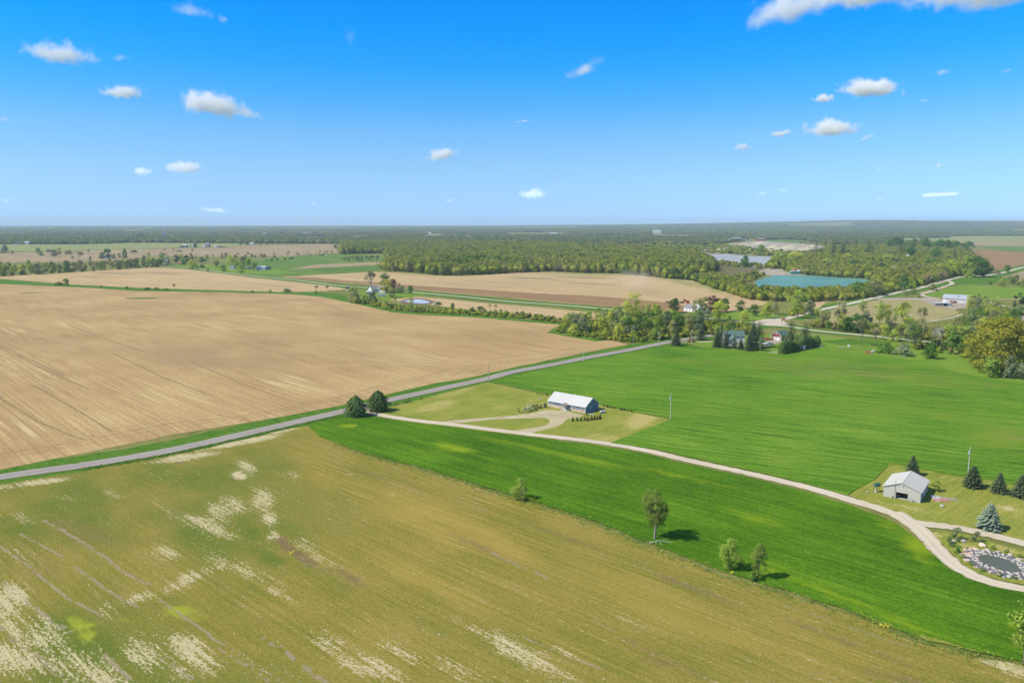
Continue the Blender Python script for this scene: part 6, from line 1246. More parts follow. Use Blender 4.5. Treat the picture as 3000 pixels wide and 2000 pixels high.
# farmstead round the grey roofs
T('bare', 1087, 848, 57, 35, L_BUFF, 'tall leafless tree beside the farmhouse', bark=B_GREY, k=0)
T('round', 1130, 850, 51, 32, L_DARK, 'dark green tree rising behind the golden one at the farmhouse', k=1)
T('round', 1133, 858, 40, 46, L_GOLD, 'golden tree over the farmhouse roofs', k=2)
T('round', 1152, 853, 36, 24, L_MAROON, 'maroon-brown tree behind the golden farmhouse tree', k=0)
T('wpine', 1169, 855, 28, 24, N_DARK, 'dark evergreen right of the farmhouse')
T('round', 1176, 860, 23, 24, L_GREY, 'small grey-green tree on the farmhouse lawn', k=2)
T('round', 1202, 863, 27, 20, L_GREEN, 'neat bright green maple by the gravel road', k=0)
T('round', 1148, 872, 31, 30, L_OLIVE, 'dusky olive tree right of the motorhome', k=1)
T('oval', 1158, 882, 18, 11, L_SPRING, 'small fresh green tree below the motorhome')
T('bush', 1038, 885, 30, 46, L_OLIVE, 'broad olive thicket at the left of the farmstead')
T('round', 1036, 866, 27, 32, L_SPRING, 'pale green tree behind the olive thicket', k=2)
T('bush', 1092, 879, 26, 30, L_GREY, 'grey-blue bushy tree left of the motorhome')
T('bush', 1070, 884, 20, 24, L_SPRING, 'light green bush below the farm shed')
T('wisp', 1205, 916, 55, 20, L_YG, 'slender pale poplar in front of the muddy pond')
T('round', 1326, 911, 24, 15, L_DARK, 'small dark tree in the scrub right of the muddy pond', k=0)
T('round', 1383, 920, 21, 20, L_GREEN, 'left tree of the pair in the hedge scrub', k=1)
T('round', 1408, 919, 22, 27, L_GREEN, 'right tree of the pair in the hedge scrub', k=2)
T('bud', 1435, 908, 18, 10, L_BUFF, 'pale bare sapling behind the hedge scrub, left one')
T('bud', 1452, 910, 18, 10, L_BUFF, 'pale bare sapling behind the hedge scrub, right one')
T('bush', 1283, 893, 9, 30, L_GREY, 'low bush at the right end of the muddy pond', name='shrub', cat='shrub')
# lone things on the left fields
T('round', 194, 838, 23, 20, L_GREEN, 'round green tree alone on the hedgerow strip', k=0)
T('bush', 172, 836, 10, 30, L_OLIVE, 'low olive bush touching the lone hedgerow tree', name='shrub', cat='shrub')
T('bud', 512, 849, 18, 11, L_OLIVE, 'thin bare tree standing in the hedgerow strip')
for i, (px, py, h, w) in enumerate(((85, 828, 5, 10), (295, 842, 6, 10), (372, 846, 7, 12), (430, 848, 6, 26), (458, 849, 7, 26), (486, 850, 6, 24), (740, 857, 6, 12), (792, 855, 6, 10), (840, 856, 10, 34))):
    T('bush', px, py, h, w, L_OLIVE if px % 2 else L_GREEN, ORD[i] + ' low bush from the left on the hedgerow strip between the bare fields', 'low bushes of the hedgerow strip', 'shrub', 'shrub')
T('bud', 929, 853, 18, 16, L_BUFF, 'leafless small tree, left of two on the strip end'); T('bud', 961, 852, 16, 16, L_BUFF, 'leafless small tree, right of two on the strip end')
T('round', 926, 861, 11, 10, L_GREEN, 'small round bush at the end of the strip', name='shrub', cat='shrub')
# plain trees, far left
for (px, py, h, w, kd, mt, lb) in ((112, 746, 20, 17, 'round', L_GREEN, 'split-crowned green tree alone on the plain'), (120, 749, 12, 20, 'bush', L_OLIVE, 'olive scrub under the split-crowned tree'), (160, 752, 21, 28, 'round', L_OLIVE, 'broad olive tree right of the dark-roofed house'), (175, 745, 20, 14, 'round', L_BUFF, 'buff tree behind the broad olive one'), (201, 745, 12, 28, 'bush', L_OLIVE, 'long low grey scrub on the plain'), (231, 760, 23, 27, 'bud', L_BUFF, 'open brown umbrella-shaped tree beside the gravel lane'),
        (259, 744, 17, 9, 'wisp', L_OLIVE, 'slim pale tree on the plain'), (315, 758, 30, 25, 'round', L_DARK, 'largest dark green tree over the plain houses'), (298, 758, 19, 14, 'column', N_DARK, 'dark conifer left of the largest plain tree'), (333, 757, 12, 18, 'bush', L_OLIVE, 'olive bush right of the white plain house'), (350, 757, 16, 12, 'round', L_GREEN, 'small green tree right of the white plain house'), (366, 757, 29, 14, 'column', L_GREEN, 'tall poplar-like tree on the plain'), (15, 741, 22, 30, 'bush', L_GREY, 'grey-green clump behind the leftmost house'), (37, 742, 7, 8, 'bush', N_DARK, 'tiny dark bush right of the leftmost clump'), (212, 757, 7, 8, 'bush', N_DARK, 'tiny dark bush left of the umbrella tree'), (265, 759, 8, 8, 'bush', N_DARK, 'tiny dark bush right of the umbrella tree'),
        (393, 739, 6, 26, 'bush', N_DARK, 'flat dark hedge mound on the plain'), (483, 737, 12, 9, 'wisp', L_OLIVE, 'slim olive tree, left of two beyond the lane gardens'), (507, 736, 11, 9, 'wisp', L_OLIVE, 'slim olive tree, right of two beyond the lane gardens'), (524, 737, 5, 20, 'bush', L_OLIVE, 'low scrub patch right of the two slim trees'), (564, 735, 6, 9, 'bush', N_DARK, 'small dark bush on the pink field'), (573, 726, 13, 17, 'round', L_DARK, 'round dark tree in the middle of the far farm'), (534, 725, 5, 18, 'bush', N_DARK, 'dark evergreen screen at the left of the far farm'), (560, 724, 5, 8, 'bush', N_DARK, 'dark evergreen left of the round farm tree'),
        (646, 725, 4, 20, 'bush', N_DARK, 'low hedge right of the far farm'), (661, 725, 4, 5, 'bush', N_DARK, 'tiny bush at the right end of the far farm'), (705, 718, 10, 12, 'bush', L_GREY, 'grey tree at the far woods corner farm'), (722, 718, 14, 16, 'round', L_OLIVE, 'olive tree beside the far corner farmhouse'), (764, 719, 8, 8, 'round', L_GREY, 'small tree right of the far corner farmhouse'), (782, 719, 5, 8, 'bush', N_DARK, 'dark bush at the far right of the corner farm'), (982, 726, 10, 14, 'bush', N_DARK, 'dark bush at the pink field corner by the woods')):
    T(kd, px, py, h, w, mt, lb, 'trees scattered over the far left plain', 'tree' if kd != 'bush' else 'shrub', 'tree' if kd != 'bush' else 'shrub')
# gardens along the lane, upper left
for (px, py, h, w, kd, mt, lb) in ((437, 770, 31, 15, 'wisp', L_SPRING, 'tall pale green tree at the end of the belt'), (422, 765, 17, 15, 'round', L_GREEN, 'small round tree at the end of the belt'), (475, 774, 36, 22, 'round', L_SPRING, 'tall spring-green tree left of the dark lane conifer'), (493, 776, 34, 20, 'wpine', N_DARK, 'dark conifer beside the white-gabled house'), (467, 779, 20, 24, 'bush', L_DARK, 'dark green bush at the bend of the gravel road'), (486, 778, 9, 14, 'bush', L_WHITE, 'pale blossoming bush by the white-gabled house'), (516, 773, 28, 26, 'oval', L_OLIVE, 'olive tree behind the lane gardens'), (530, 770, 30, 20, 'wisp', L_SPRING, 'slim green tree behind the lane gardens'), (547, 769, 22, 18, 'round', L_DARK, 'dark round tree behind the lane gardens'), (538, 777, 18, 16, 'bush', L_GREEN, 'green bush right of the brown-roofed shed'),
        (560, 764, 23, 18, 'oval', L_OLIVE, 'olive tree behind the tiny white shed'), (575, 764, 18, 10, 'wisp', L_OLIVE, 'slim olive tree right of the tiny white shed'), (562, 788, 27, 30, 'round', L_YG, 'yellow-green roadside tree by the gravel lane'), (591, 771, 18, 26, 'oval', L_GREY, 'grey-green tree beyond the garden hedge'), (605, 766, 20, 20, 'oval', L_SPRING, 'green tree beyond the garden hedge'), (592, 784, 8, 22, 'bush', L_DARK, 'dark low hedge in the lane garden'), (577, 784, 6, 12, 'bush', N_DARK, 'tiny dark bush left of the garden hedge'), (625, 762, 21, 9, 'wisp', L_BUFF, 'thin bare tree in the field hedge'), (634, 782, 22, 26, 'oval', L_OLIVE, 'olive tree left of the lane-side grove'), (655, 797, 21, 20, 'round', L_GREEN, 'small tree pair at the roadside'), (675, 786, 38, 28, 'oval', L_YG, 'tall yellow-green tree of the lane-side grove'),
        (690, 784, 28, 20, 'round', L_SPRING, 'spring-green tree of the lane-side grove'), (709, 803, 28, 22, 'round', L_SPRING, 'roadside tree with a buff top'), (712, 784, 34, 24, 'oval', L_OLIVE, 'olive-buff tree of the lane-side grove'), (729, 792, 37, 20, 'oval', L_SPRING, 'tall tree left of the pale blue barn'), (722, 786, 26, 20, 'round', L_DARK, 'dark tree of the lane-side grove'), (746, 791, 29, 22, 'thin', L_OLIVE, 'open tree nearest the pale blue barn'), (609, 794, 8, 8, 'bush', L_OLIVE, 'small bush on the field side of the gravel road'), (720, 762, 18, 12, 'round', L_BUFF, 'buff tree in the field hedge above the grove'), (780, 782, 4, 6, 'bush', N_DARK, 'tiny dark shrub on the green field')):
    T(kd, px, py, h, w, mt, lb, 'garden trees along the gravel road', 'tree' if kd != 'bush' else 'shrub', 'tree' if kd != 'bush' else 'shrub')
SHAPE = {'round': 'round', 'oval': 'upright oval', 'thin': 'open-crowned', 'wisp': 'slim wispy', 'bush': 'low bushy', 'bud': 'sparse budding', 'bare': 'leafless'}
HUE = {}
def autolabel(k, mt, hm_, hr_, fx, fy, where):
    hue = {L_SPRING.name: 'spring green', L_YG.name: 'yellow-green', L_GREEN.name: 'mid green', L_DARK.name: 'dark green', L_OLIVE.name: 'olive', L_GREY.name: 'grey-green', L_BUFF.name: 'buff'}[mt.name]
    u = (hm_ - hr_[0]) / max(.01, hr_[1] - hr_[0]); sz = 'tall' if u > .66 else ('mid-sized' if u > .33 else 'small')
    xz = ('far left', 'left', 'middle', 'right', 'far right')[min(4, int(fx * 5))]; yz = ('back', 'middle', 'front')[min(2, int(fy * 3))]
    return '%s %s %s %s, %s %s' % (sz, hue, SHAPE[k], 'shrub' if k == 'bush' else 'tree', (xz + ' ' + yz) if xz != yz else 'middle', where)
# belt of trees along the far edge of the bare field
BR = random.Random(21)
belt_front = [(-70, 811), (0, 808), (110, 803), (204, 797), (340, 789), (400, 785), (466, 781)]
def along(line, f):
    n = len(line) - 1; i = min(int(f * n), n - 1); u = f * n - i; a, b = line[i], line[i+1]; return a[0] + (b[0] - a[0]) * u, a[1] + (b[1] - a[1]) * u
for row, (dy, cnt) in enumerate(((0, 28), (-6, 20), (-13, 16))):
    for i in range(cnt):
        f = (i + BR.uniform(.15, .85)) / cnt; px, py = along(belt_front, f); py += dy * (1 - .45 * f) + BR.uniform(-1, 1)
        hm_ = BR.uniform(13, 19) * (1 - .25 * f) * (1.08 if px < 60 else 1); mt = BR.choice([L_SPRING, L_OLIVE, L_OLIVE, L_GREEN, L_GREY, L_OLIVE]) if px > 70 else BR.choice([L_YG, L_SPRING, L_OLIVE])
        kd = BR.choice(['round', 'oval', 'round', 'oval'])
        T(kd, px, py, 0, 0, mt, autolabel(kd, mt, hm_, (10, 19), f, 1 - row / 3, 'of the bare field belt'), 'tree belt along the far edge of the bare fields', hm=hm_)
for i in range(26):                               # low growth at its foot
    f = (i + BR.uniform(.1, .9)) / 26; px, py = along(belt_front, f)
    T('bush', px, py + .8, 0, 0, BR.choice([L_DARK, L_GREEN, L_OLIVE]), 'bush at the foot of the bare field tree belt, ' + ('%s end' % ('left', 'left middle', 'middle', 'right middle', 'right')[min(4, int(f * 5))]), 'bushes at the foot of the tree belt', 'shrub', 'shrub', hm=BR.uniform(3.5, 6.5))
# thickets between road and gravel road (each tree its own)
def thicket(poly, n, kinds, mats, hr_, label, group, name='tree', cat='tree', minsep=0):
    xs_, ys_ = [p[0] for p in poly], [p[1] for p in poly]; done = []; tries = 0
    while len(done) < n and tries < 6000:
        tries += 1; px, py = BR.uniform(min(xs_), max(xs_)), BR.uniform(min(ys_), max(ys_))
        if not inpoly(np.array([px]), np.array([py]), poly)[0]: continue
        X, Y = g(px, py)
        if any((X - a)**2 + (Y - b)**2 < minsep**2 for a, b in done): continue
        done.append((X, Y)); k = BR.choice(kinds); mt = BR.choice(mats); hh = BR.uniform(*hr_)
        lb = autolabel(k, mt, hh, hr_, (px - min(xs_)) / (max(xs_) - min(xs_)), (py - min(ys_)) / (max(ys_) - min(ys_)), label)
        T(k, px, py, 0, 0, mt, lb, group, 'shrub' if k == 'bush' else name, 'shrub' if k == 'bush' else cat, hm=hh * (.6 if k == 'bush' else 1))
thicket([(1645, 975), (1660, 950), (1700, 944), (1790, 944), (1900, 925), (1965, 930), (2010, 940), (2060, 945), (2085, 955), (2060, 978), (1980, 990), (1850, 1003), (1760, 992), (1690, 984)], 84, ['round', 'oval', 'thin', 'bush', 'bush', 'wisp', 'round'], [L_SPRING, L_YG, L_GREEN, L_SPRING, L_OLIVE, L_GREY], (8, 14), 'of the roadside thicket', 'thicket between the road and the gravel road', minsep=3.2)
thicket([(2090, 965), (2120, 950), (2190, 955), (2210, 975), (2160, 990), (2100, 985)], 14, ['bush', 'round', 'oval'], [L_GREEN, L_SPRING, L_OLIVE], (5, 9), 'behind the green-roofed house', 'bushes behind the green-roofed house', minsep=3)
thicket([(2380, 945), (2440, 952), (2600, 962), (2700, 972), (2790, 975), (2830, 960), (2850, 930), (2980, 945), (3010, 1000), (3010, 1075), (2870, 1050), (2760, 1035), (2700, 1030), (2640, 1012), (2520, 998), (2600, 985), (2450, 970), (2380, 962)], 80, ['thin', 'thin', 'bush', 'bush', 'oval', 'wisp', 'bud'], [L_SPRING, L_OLIVE, L_YG, L_GREEN, L_GREY, L_SPRING], (9, 16), 'of the creek thicket', 'creek thicket below the white barn', minsep=4)
thicket([(2830, 905), (2890, 900), (2960, 935), (2990, 950), (2970, 985), (2880, 960), (2830, 945)], 30, ['thin', 'oval', 'bush', 'thin', 'wisp'], [L_YG, L_OLIVE, L_SPRING, L_GREY], (9, 15), 'of the barn slope', 'trees right of the long white barn', minsep=5)
thicket([(2885, 842), (2960, 842), (3040, 846), (3040, 828), (2960, 826), (2900, 832)], 26, ['bush', 'oval', 'round'], [L_OLIVE, L_GREEN, L_SPRING, L_OLIVE], (6, 11), 'of the meadow hedge', 'hedge beyond the bright meadow', minsep=4)
thicket([(1060, 890), (1090, 886), (1160, 900), (1290, 912), (1400, 917), (1550, 925), (1640, 938), (1642, 946), (1550, 934), (1396, 924), (1230, 915), (1140, 908)], 70, ['bush'], [L_YG, L_SPRING, L_OLIVE, L_SPRING], (5, 8), 'of the field-edge scrub', 'scrub band at the bare field edge', 'shrub', 'shrub', minsep=3.5)
thicket([(625, 756), (760, 757), (900, 754), (990, 746), (990, 742), (900, 748), (760, 752), (630, 752)], 44, ['wisp', 'bud', 'bush', 'bush'], [L_OLIVE, L_BUFF, L_OLIVE, L_GREEN], (6, 12), 'of the pink field hedge', 'hedge below the pink field', 'sapling', 'sapling', minsep=6)
thicket([(1000, 767), (1110, 762), (1115, 767), (1010, 770)], 26, ['wisp', 'bud'], [L_OLIVE, L_BUFF, L_GREY], (9, 13), 'of the woods sapling row', 'row of bare saplings left of the woods', 'sapling', 'sapling', minsep=4)
thicket([(766, 765), (860, 757), (870, 761), (780, 766)], 8, ['bush'], [L_DARK, L_GREEN], (6, 9), 'of the green field hedge', 'dark hedge in the green field', 'shrub', 'shrub', minsep=8)
for (px, py, h, w, kd, mt, lb) in ((2835, 880, 13, 8, 'oval', L_GREEN, ''), (2867, 870, 12, 11, 'round', L_OLIVE, 'small round tree behind the right end of the white barn'), (2854, 872, 5, 14, 'bush', L_MAROON, 'low purple bush right of the white barn roof'), (2886, 875, 7, 12, 'bush', L_MAROON, 'low purple bush on the meadow edge'), (2975, 874, 8, 14, 'bush', L_MAROON, 'purple bush by the lane at the right'), (2988, 871, 15, 12, 'round', L_GREEN, 'small green tree at the right end of the lane'), (2972, 899, 22, 16, 'spruce', N_DARK, 'dark conifer by the right-hand track'), (2995, 890, 24, 26, 'spruce', N_DARK, 'dark conifer at the frame edge by the right-hand track'), (2745, 853, 8, 7, 'spruce', N_DARK, 'tiny dark conifer on the drive verge'),
        (2672, 862, 34, 32, 'round', L_SPRING, 'bright green tree on the road verge'), (2692, 873, 14, 14, 'round', L_SPRING, 'small round tree inside the drive loop'), (2655, 866, 8, 14, 'bush', L_OLIVE, 'small bush by the verge pole'), (2733, 850, 18, 24, 'bush', L_OLIVE, 'olive bush tree between road and drive'), (2645, 855, 52, 32, 'oval', L_DARK, 'dark green tree beside the far road'), (2720, 846, 46, 30, 'bud', L_BUFF, 'buff budding tree leaning over the road, left one'), (2760, 838, 42, 30, 'bud', L_BUFF, 'buff budding tree over the road, right one')):
    if lb: T(kd, px, py, h, w, mt, lb, None, 'tree' if kd not in ('bush',) else 'shrub', 'tree' if kd != 'bush' else 'shrub')
# evergreens and marked trees in the lake woods
for (px, py, h, w, kd, mt, lb) in ((2440, 754, 60, 26, 'spruce', N_DARK, 'black spruce in the lake woods, left of the tall pair'), (2468, 754, 52, 30, 'spruce', N_DARK, 'black spruce in the lake woods, right of the tall pair'), (2390, 750, 42, 32, 'wpine', N_DARK, 'dark round conifer at the left of the lake woods'), (2545, 752, 50, 34, 'wpine', N_DARK, 'dark maroon-brown conifer in the middle of the lake woods'), (2640, 757, 56, 38, 'wpine', N_DARK, 'dark brown conifer over the white tower house'), (2668, 764, 42, 34, 'round', L_DARK, 'dark round tree right of the dark brown conifer'), (2795, 772, 46, 22, 'spruce', N_DARK, 'dark spruce spire at the road end of the lake woods'), (2742, 766, 42, 40, 'round', L_GREEN, 'dark green tree in the right of the lake woods'), (2182, 783, 32, 40, 'bush', L_GREEN, 'isolated dark green tree between the two pit lakes'), (2228, 744, 26, 34, 'bush', L_GREEN, 'round tree clump in front of the gravel heaps'),
        (2782, 806, 44, 60, 'round', L_YG, 'brilliant yellow-green tree at the far road bend'), (2760, 806, 34, 40, 'round', L_YG, 'bright green tree left of the brilliant one'), (2835, 812, 60, 44, 'round', L_SPRING, 'tall bright green tree over the far road'), (2858, 812, 62, 50, 'round', L_DARK, 'large dark green tree at the far road, middle'), (2880, 811, 46, 36, 'round', L_DARK, 'dark green tree at the right end of the far road grove'), (2820, 806, 36, 26, 'wpine', N_DARK, 'dark conifer shading the far drive'), (2836, 813, 16, 30, 'bush', L_SPRING, 'low green bush under the far road grove'), (2950, 800, 24, 20, 'round', L_GREEN, 'small tree right of the far road grove'), (2920, 803, 12, 20, 'bush', L_OLIVE, 'low bush right of the far road grove'), (2510, 870, 46, 60, 'round', L_GREEN, 'green tree with a buff crown in the shore belt'), (2560, 866, 44, 50, 'round', L_OLIVE, 'olive tree at the right of the shore belt')):
    T(kd, px, py, h, w, mt, lb, None, 'tree' if kd in ('round', 'bush') else 'conifer', 'tree')
for i in range(16):
    f = i / 15; T('round', 2605 + 232 * f + 6 * math.sin(i * 2.3), 728 + 10 * f + 3 * math.cos(i * 1.7), 31 + 5 * math.sin(i * 1.3), 30, L_DARK if i % 4 else L_GREEN, ORD[i] + ' tree from the left of the dark green grove behind the lake woods', 'dark green grove behind the lake woods')
for (px, py, h, w, mt, lb) in ((2500, 790, 30, 40, L_GREEN, 'green crown above the far shore of the turquoise lake'), (2420, 786, 30, 36, L_SPRING, 'spring-green crown over the dredger'), (2330, 770, 34, 50, L_YG, 'bright yellow-green clump at the left of the lake woods'), (2285, 768, 30, 40, L_SPRING, 'light green clump beside the far lake'), (2580, 800, 30, 36, L_DARK, 'dark crown right of the turquoise lake'), (2620, 812, 34, 44, L_BUFF, 'buff crown over the shore corner'), (2680, 810, 36, 48, L_OLIVE, 'olive crown along the far road wood'), (2720, 790, 34, 44, L_GREEN, 'green crown in the lake woods near the road'), (2600, 775, 30, 40, L_SPRING, 'spring crown below the dark brown conifer'), (2480, 770, 28, 40, L_YG, 'yellow-green crown below the black spruces')):
    T('round', px, py, h, w, mt, lb, 'standout crowns of the lake woods')
# ------------------------------------------------------------------ woods that read as one mass: one object each, instanced on points
lib = bpy.data.collections.new('wood_trees')
LIBM = wood_mat('woodland_crowns'); LIBF = wood_mat('haze_tinted_far_crowns', (.76, .80, .88), .28)  # far copy dulled and blued: distance haze put into the leaf colour
libf = bpy.data.collections.new('far_wood_trees')
def lib_tree(seed, h, w, n, leaf, shape, base, LIBM=LIBM, lib=lib):
    cr, tk, _, _ = broadleaf(seed, h, w, base, 22, w*.19, n, leaf, shape, False, .2)
    rng = np.random.default_rng(seed); V0 = np.zeros(len(cr.vertices) * 3); cr.vertices.foreach_get('co', V0); V0 = V0.reshape(-1, 3)
    bl = MB().ball((0, 0, h * .50), 1.0, 10, 7, (w * .34, w * .34, h * .38)); B_ = np.array(bl.v); B_[:, :2] *= (1 + .2 * np.sin(3 * np.arctan2(B_[:, 1], B_[:, 0]) + seed) + .12 * np.sin(5 * B_[:, 2] + seed))[:, None]  # solid core added inside the leaves so crowns show no dark holes
    Q_ = [f for f in bl.f]; nv = len(V0); cr = mesh_np('wood_crown', np.vstack([V0, B_]), np.vstack([np.arange(nv).reshape(-1, 4), np.array(Q_) + nv]))
    cr.materials.append(LIBM); o = bpy.data.objects.new('wood_crown', cr); lib.objects.link(o); return o
for i in range(6): lib_tree(200 + i, 10, 10, 340, 1.2, ('round', 'dome')[i % 2], .3)
for i in range(5): lib_tree(230 + i, 10, 10, 240, 1.5, ('round', 'dome')[i % 2], .3, LIBF, libf)
def woods(name, polys, spacing, hr_, wr_, label, excl=(), seed=1, dens=None, fr=1.0, lib=lib):
    rng = np.random.default_rng(seed); W_ = [[g(*p) for p in poly] for poly in polys]; E_ = [[g(*p) for p in poly] for poly in excl]
    allx = [p[0] for q in W_ for p in q]; ally = [p[1] for q in W_ for p in q]
    X, Y = np.meshgrid(np.arange(min(allx), max(allx), spacing), np.arange(min(ally), max(ally), spacing)); X = X.ravel() + rng.uniform(-.45, .45, X.size) * spacing; Y = Y.ravel() + rng.uniform(-.45, .45, Y.size) * spacing
    k = np.abs(X) < Y * .88 + 80; X, Y = X[k], Y[k]
    m = np.zeros(len(X), bool)
    for q in W_: m |= inpoly(X, Y, q)
    for q in E_: m &= ~inpoly(X, Y, q)
    m &= rng.uniform(0, 1, len(X)) < fr
    X, Y = X[m], Y[m]; n = len(X); Z = hill(X, Y)
    wob = .5 + .5 * np.sin(X / 70 + 1.7 * np.sin(Y / 110)) * np.cos(Y / 90)
    hs_ = (hr_[0] + (hr_[1] - hr_[0]) * (.55 * wob + .45 * rng.uniform(0, 1, n))) / 10; ws_ = rng.uniform(wr_[0], wr_[1], n) / 9
    me = bpy.data.meshes.new(name); me.vertices.add(n); me.vertices.foreach_set('co', np.stack([X, Y, Z], 1).astype(np.float32).ravel())
    a = me.attributes.new('size', 'FLOAT_VECTOR', 'POINT'); a.data.foreach_set('vector', np.stack([ws_, ws_, hs_], 1).astype(np.float32).ravel())
    a = me.attributes.new('turn', 'FLOAT_VECTOR', 'POINT'); a.data.foreach_set('vector', np.stack([ws_*0, ws_*0, rng.uniform(0, 6.28, n)], 1).astype(np.float32).ravel())
    me.update()
    o = link(name, me); tag(o, label, None, None, 'stuff')
    ng = bpy.data.node_groups.new(name, 'GeometryNodeTree'); ng.interface.new_socket('Geometry', in_out='INPUT', socket_type='NodeSocketGeometry'); ng.interface.new_socket('Geometry', in_out='OUTPUT', socket_type='NodeSocketGeometry')
    N, K = ng.nodes, ng.links; gi = N.new('NodeGroupInput'); go = N.new('NodeGroupOutput'); ip = N.new('GeometryNodeInstanceOnPoints'); ci = N.new('GeometryNodeCollectionInfo')
    ci.inputs['Collection'].default_value = lib; ci.inputs['Separate Children'].default_value = True; ci.inputs['Reset Children'].default_value = True
    s1 = N.new('GeometryNodeInputNamedAttribute'); s1.data_type = 'FLOAT_VECTOR'; s1.inputs['Name'].default_value = 'size'
    s2 = N.new('GeometryNodeInputNamedAttribute'); s2.data_type = 'FLOAT_VECTOR'; s2.inputs['Name'].default_value = 'turn'
    ip.inputs['Pick Instance'].default_value = True
    K.new(gi.outputs[0], ip.inputs['Points']); K.new(ci.outputs[0], ip.inputs['Instance']); K.new(s1.outputs[0], ip.inputs['Scale'])
    er = N.new('FunctionNodeEulerToRotation'); K.new(s2.outputs[0], er.inputs[0]); K.new(er.outputs[0], ip.inputs['Rotation'])
    K.new(ip.outputs[0], go.inputs[0]); md = o.modifiers.new('scatter', 'NODES'); md.node_group = ng
    return n
W1 = [(1000, 745), (1127, 742), (1140, 770), (1114, 793), (1192, 798), (1311, 808), (1396, 805), (1465, 802), (1550, 798), (1602, 795), (1704, 800), (1806, 801), (1925, 812), (2010, 817), (2085, 806), (2098, 790), (2075, 767), (2035, 742), (1900, 737), (1780, 727), (1700, 722), (1500, 716), (1200, 712), (1000, 714)]
PIT = [(1730, 723), (1880, 718), (2060, 719), (2130, 712), (2200, 703), (2330, 702), (2400, 711), (2445, 722), (2420, 740), (2330, 752), (2262, 780), (2200, 787), (2120, 777), (2085, 766), (2060, 742), (1990, 737), (1880, 731)]
LAKE1 = [(2180, 846), (2200, 832), (2222, 818), (2215, 797), (2255, 782), (2290, 784), (2310, 796), (2363, 804), (2438, 809), (2545, 816), (2562, 830), (2500, 845), (2380, 855), (2240, 853)]
n1_ = woods('near_woods', [W1], 10.5, (11, 19), (11, 17), 'broad spring wood of yellow-green and grey crowns beyond the bare field', [PIT], 1)
W3 = [(2268, 760), (2250, 790), (2290, 786), (2310, 796), (2365, 806), (2440, 811), (2545, 817), (2565, 830), (2560, 850), (2640, 850), (2690, 838), (2750, 822), (2790, 812), (2810, 806), (2850, 800), (2900, 802), (2890, 780), (2850, 755), (2830, 738), (2820, 722), (2740, 716), (2640, 716), (2560, 722), (2440, 728), (2400, 742), (2310, 752)]
n3_ = woods('lake_woods', [W3], 9.5, (8, 15), (9, 14), 'mixed wood between the turquoise lake and the far road', [], 3)
W2 = [(1925, 813), (2027, 822), (2060, 834), (2146, 864), (2200, 879), (2280, 884), (2350, 886), (2400, 884), (2440, 880), (2500, 880), (2560, 869), (2640, 852), (2680, 842), (2640, 834), (2560, 836), (2500, 848), (2400, 857), (2300, 858), (2230, 856), (2180, 848), (2170, 832), (2140, 818), (2085, 806), (2010, 806)]
n2_ = woods('shore_belt', [W2], 6.5, (5, 9.5), (6, 9), 'belt of bushy trees along the near shore of the turquoise lake', [], 4)
n4_ = woods('pit_scrub', [[(2090, 776), (2200, 787), (2262, 784), (2262, 778), (2180, 775), (2110, 766)], [(2180, 806), (2215, 800), (2240, 806), (2220, 815), (2200, 826), (2165, 834), (2140, 815)], [(2050, 738), (2120, 742), (2250, 750), (2270, 747), (2130, 738)]], 10, (3.5, 8), (6, 9), 'low scrub round the pit lakes', [], 5, fr=.6)
F_LEFT = [(-600, 716), (240, 716), (400, 711.5), (520, 712), (700, 713), (1000, 714.5), (1010, 745), (1127, 742), (1200, 712), (1500, 716), (1700, 722), (1780, 725), (1900, 719), (2060, 719), (2130, 712), (2200, 704), (2330, 703), (2380, 708), (2400, 716), (2560, 716), (2640, 706), (2640, 697), (2770, 697), (2800, 691.5), (3600, 691.5)]
CL_R = random.Random(77)
EX = [[(x_, y_ - h_), (x_ + w_ * .9, y_ - h_), (x_ + w_, y_), (x_ + w_ * .1, y_)] for (x_, y_, w_, h_, m_) in CLEAR_FIELDS] + [[(x_, y_), (x_ + w_, y_ - .2), (x_ + w_ * .9, y_ + h_), (x_ + w_ * .1, y_ + h_)] for x_, y_, w_, h_ in [(CL_R.uniform(-100, 3000), 667 + 14 * CL_R.random() ** 1.3, CL_R.uniform(80, 260), CL_R.uniform(1.5, 4.0)) for _ in range(34)]] + [[(640, 690), (640, 686.5), (800, 685), (965, 683), (965, 687), (800, 690)], [(1478, 686), (1478, 681.5), (1655, 681), (1655, 686)], [(-700, 670), (-700, 666), (90, 665.8), (95, 669.5)], [(885, 701), (885, 698), (1060, 697), (1060, 701)], [(1905, 688), (1905, 684), (1950, 684), (1950, 688)], [(1250, 688), (1250, 684), (1300, 684), (1300, 688)], [(2140, 705), (2140, 699), (2215, 699), (2215, 705)], PIT]
def band(y0, y1):                                 # the far country between two photograph rows
    lo = [p for p in F_LEFT]; return lo
far_poly = [(-900, 716)] + F_LEFT + [(3900, 691.5), (3900, 686), (-900, 686)]
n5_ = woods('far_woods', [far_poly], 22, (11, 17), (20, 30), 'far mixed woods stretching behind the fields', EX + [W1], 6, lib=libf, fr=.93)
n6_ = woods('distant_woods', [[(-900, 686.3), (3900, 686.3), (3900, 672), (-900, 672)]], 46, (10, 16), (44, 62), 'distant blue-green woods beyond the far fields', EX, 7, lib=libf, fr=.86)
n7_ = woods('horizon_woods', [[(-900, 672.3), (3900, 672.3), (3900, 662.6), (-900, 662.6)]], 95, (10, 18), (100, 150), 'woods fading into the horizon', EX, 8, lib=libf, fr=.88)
print('woods', n1_, n2_, n3_, n4_, n5_, n6_, n7_)
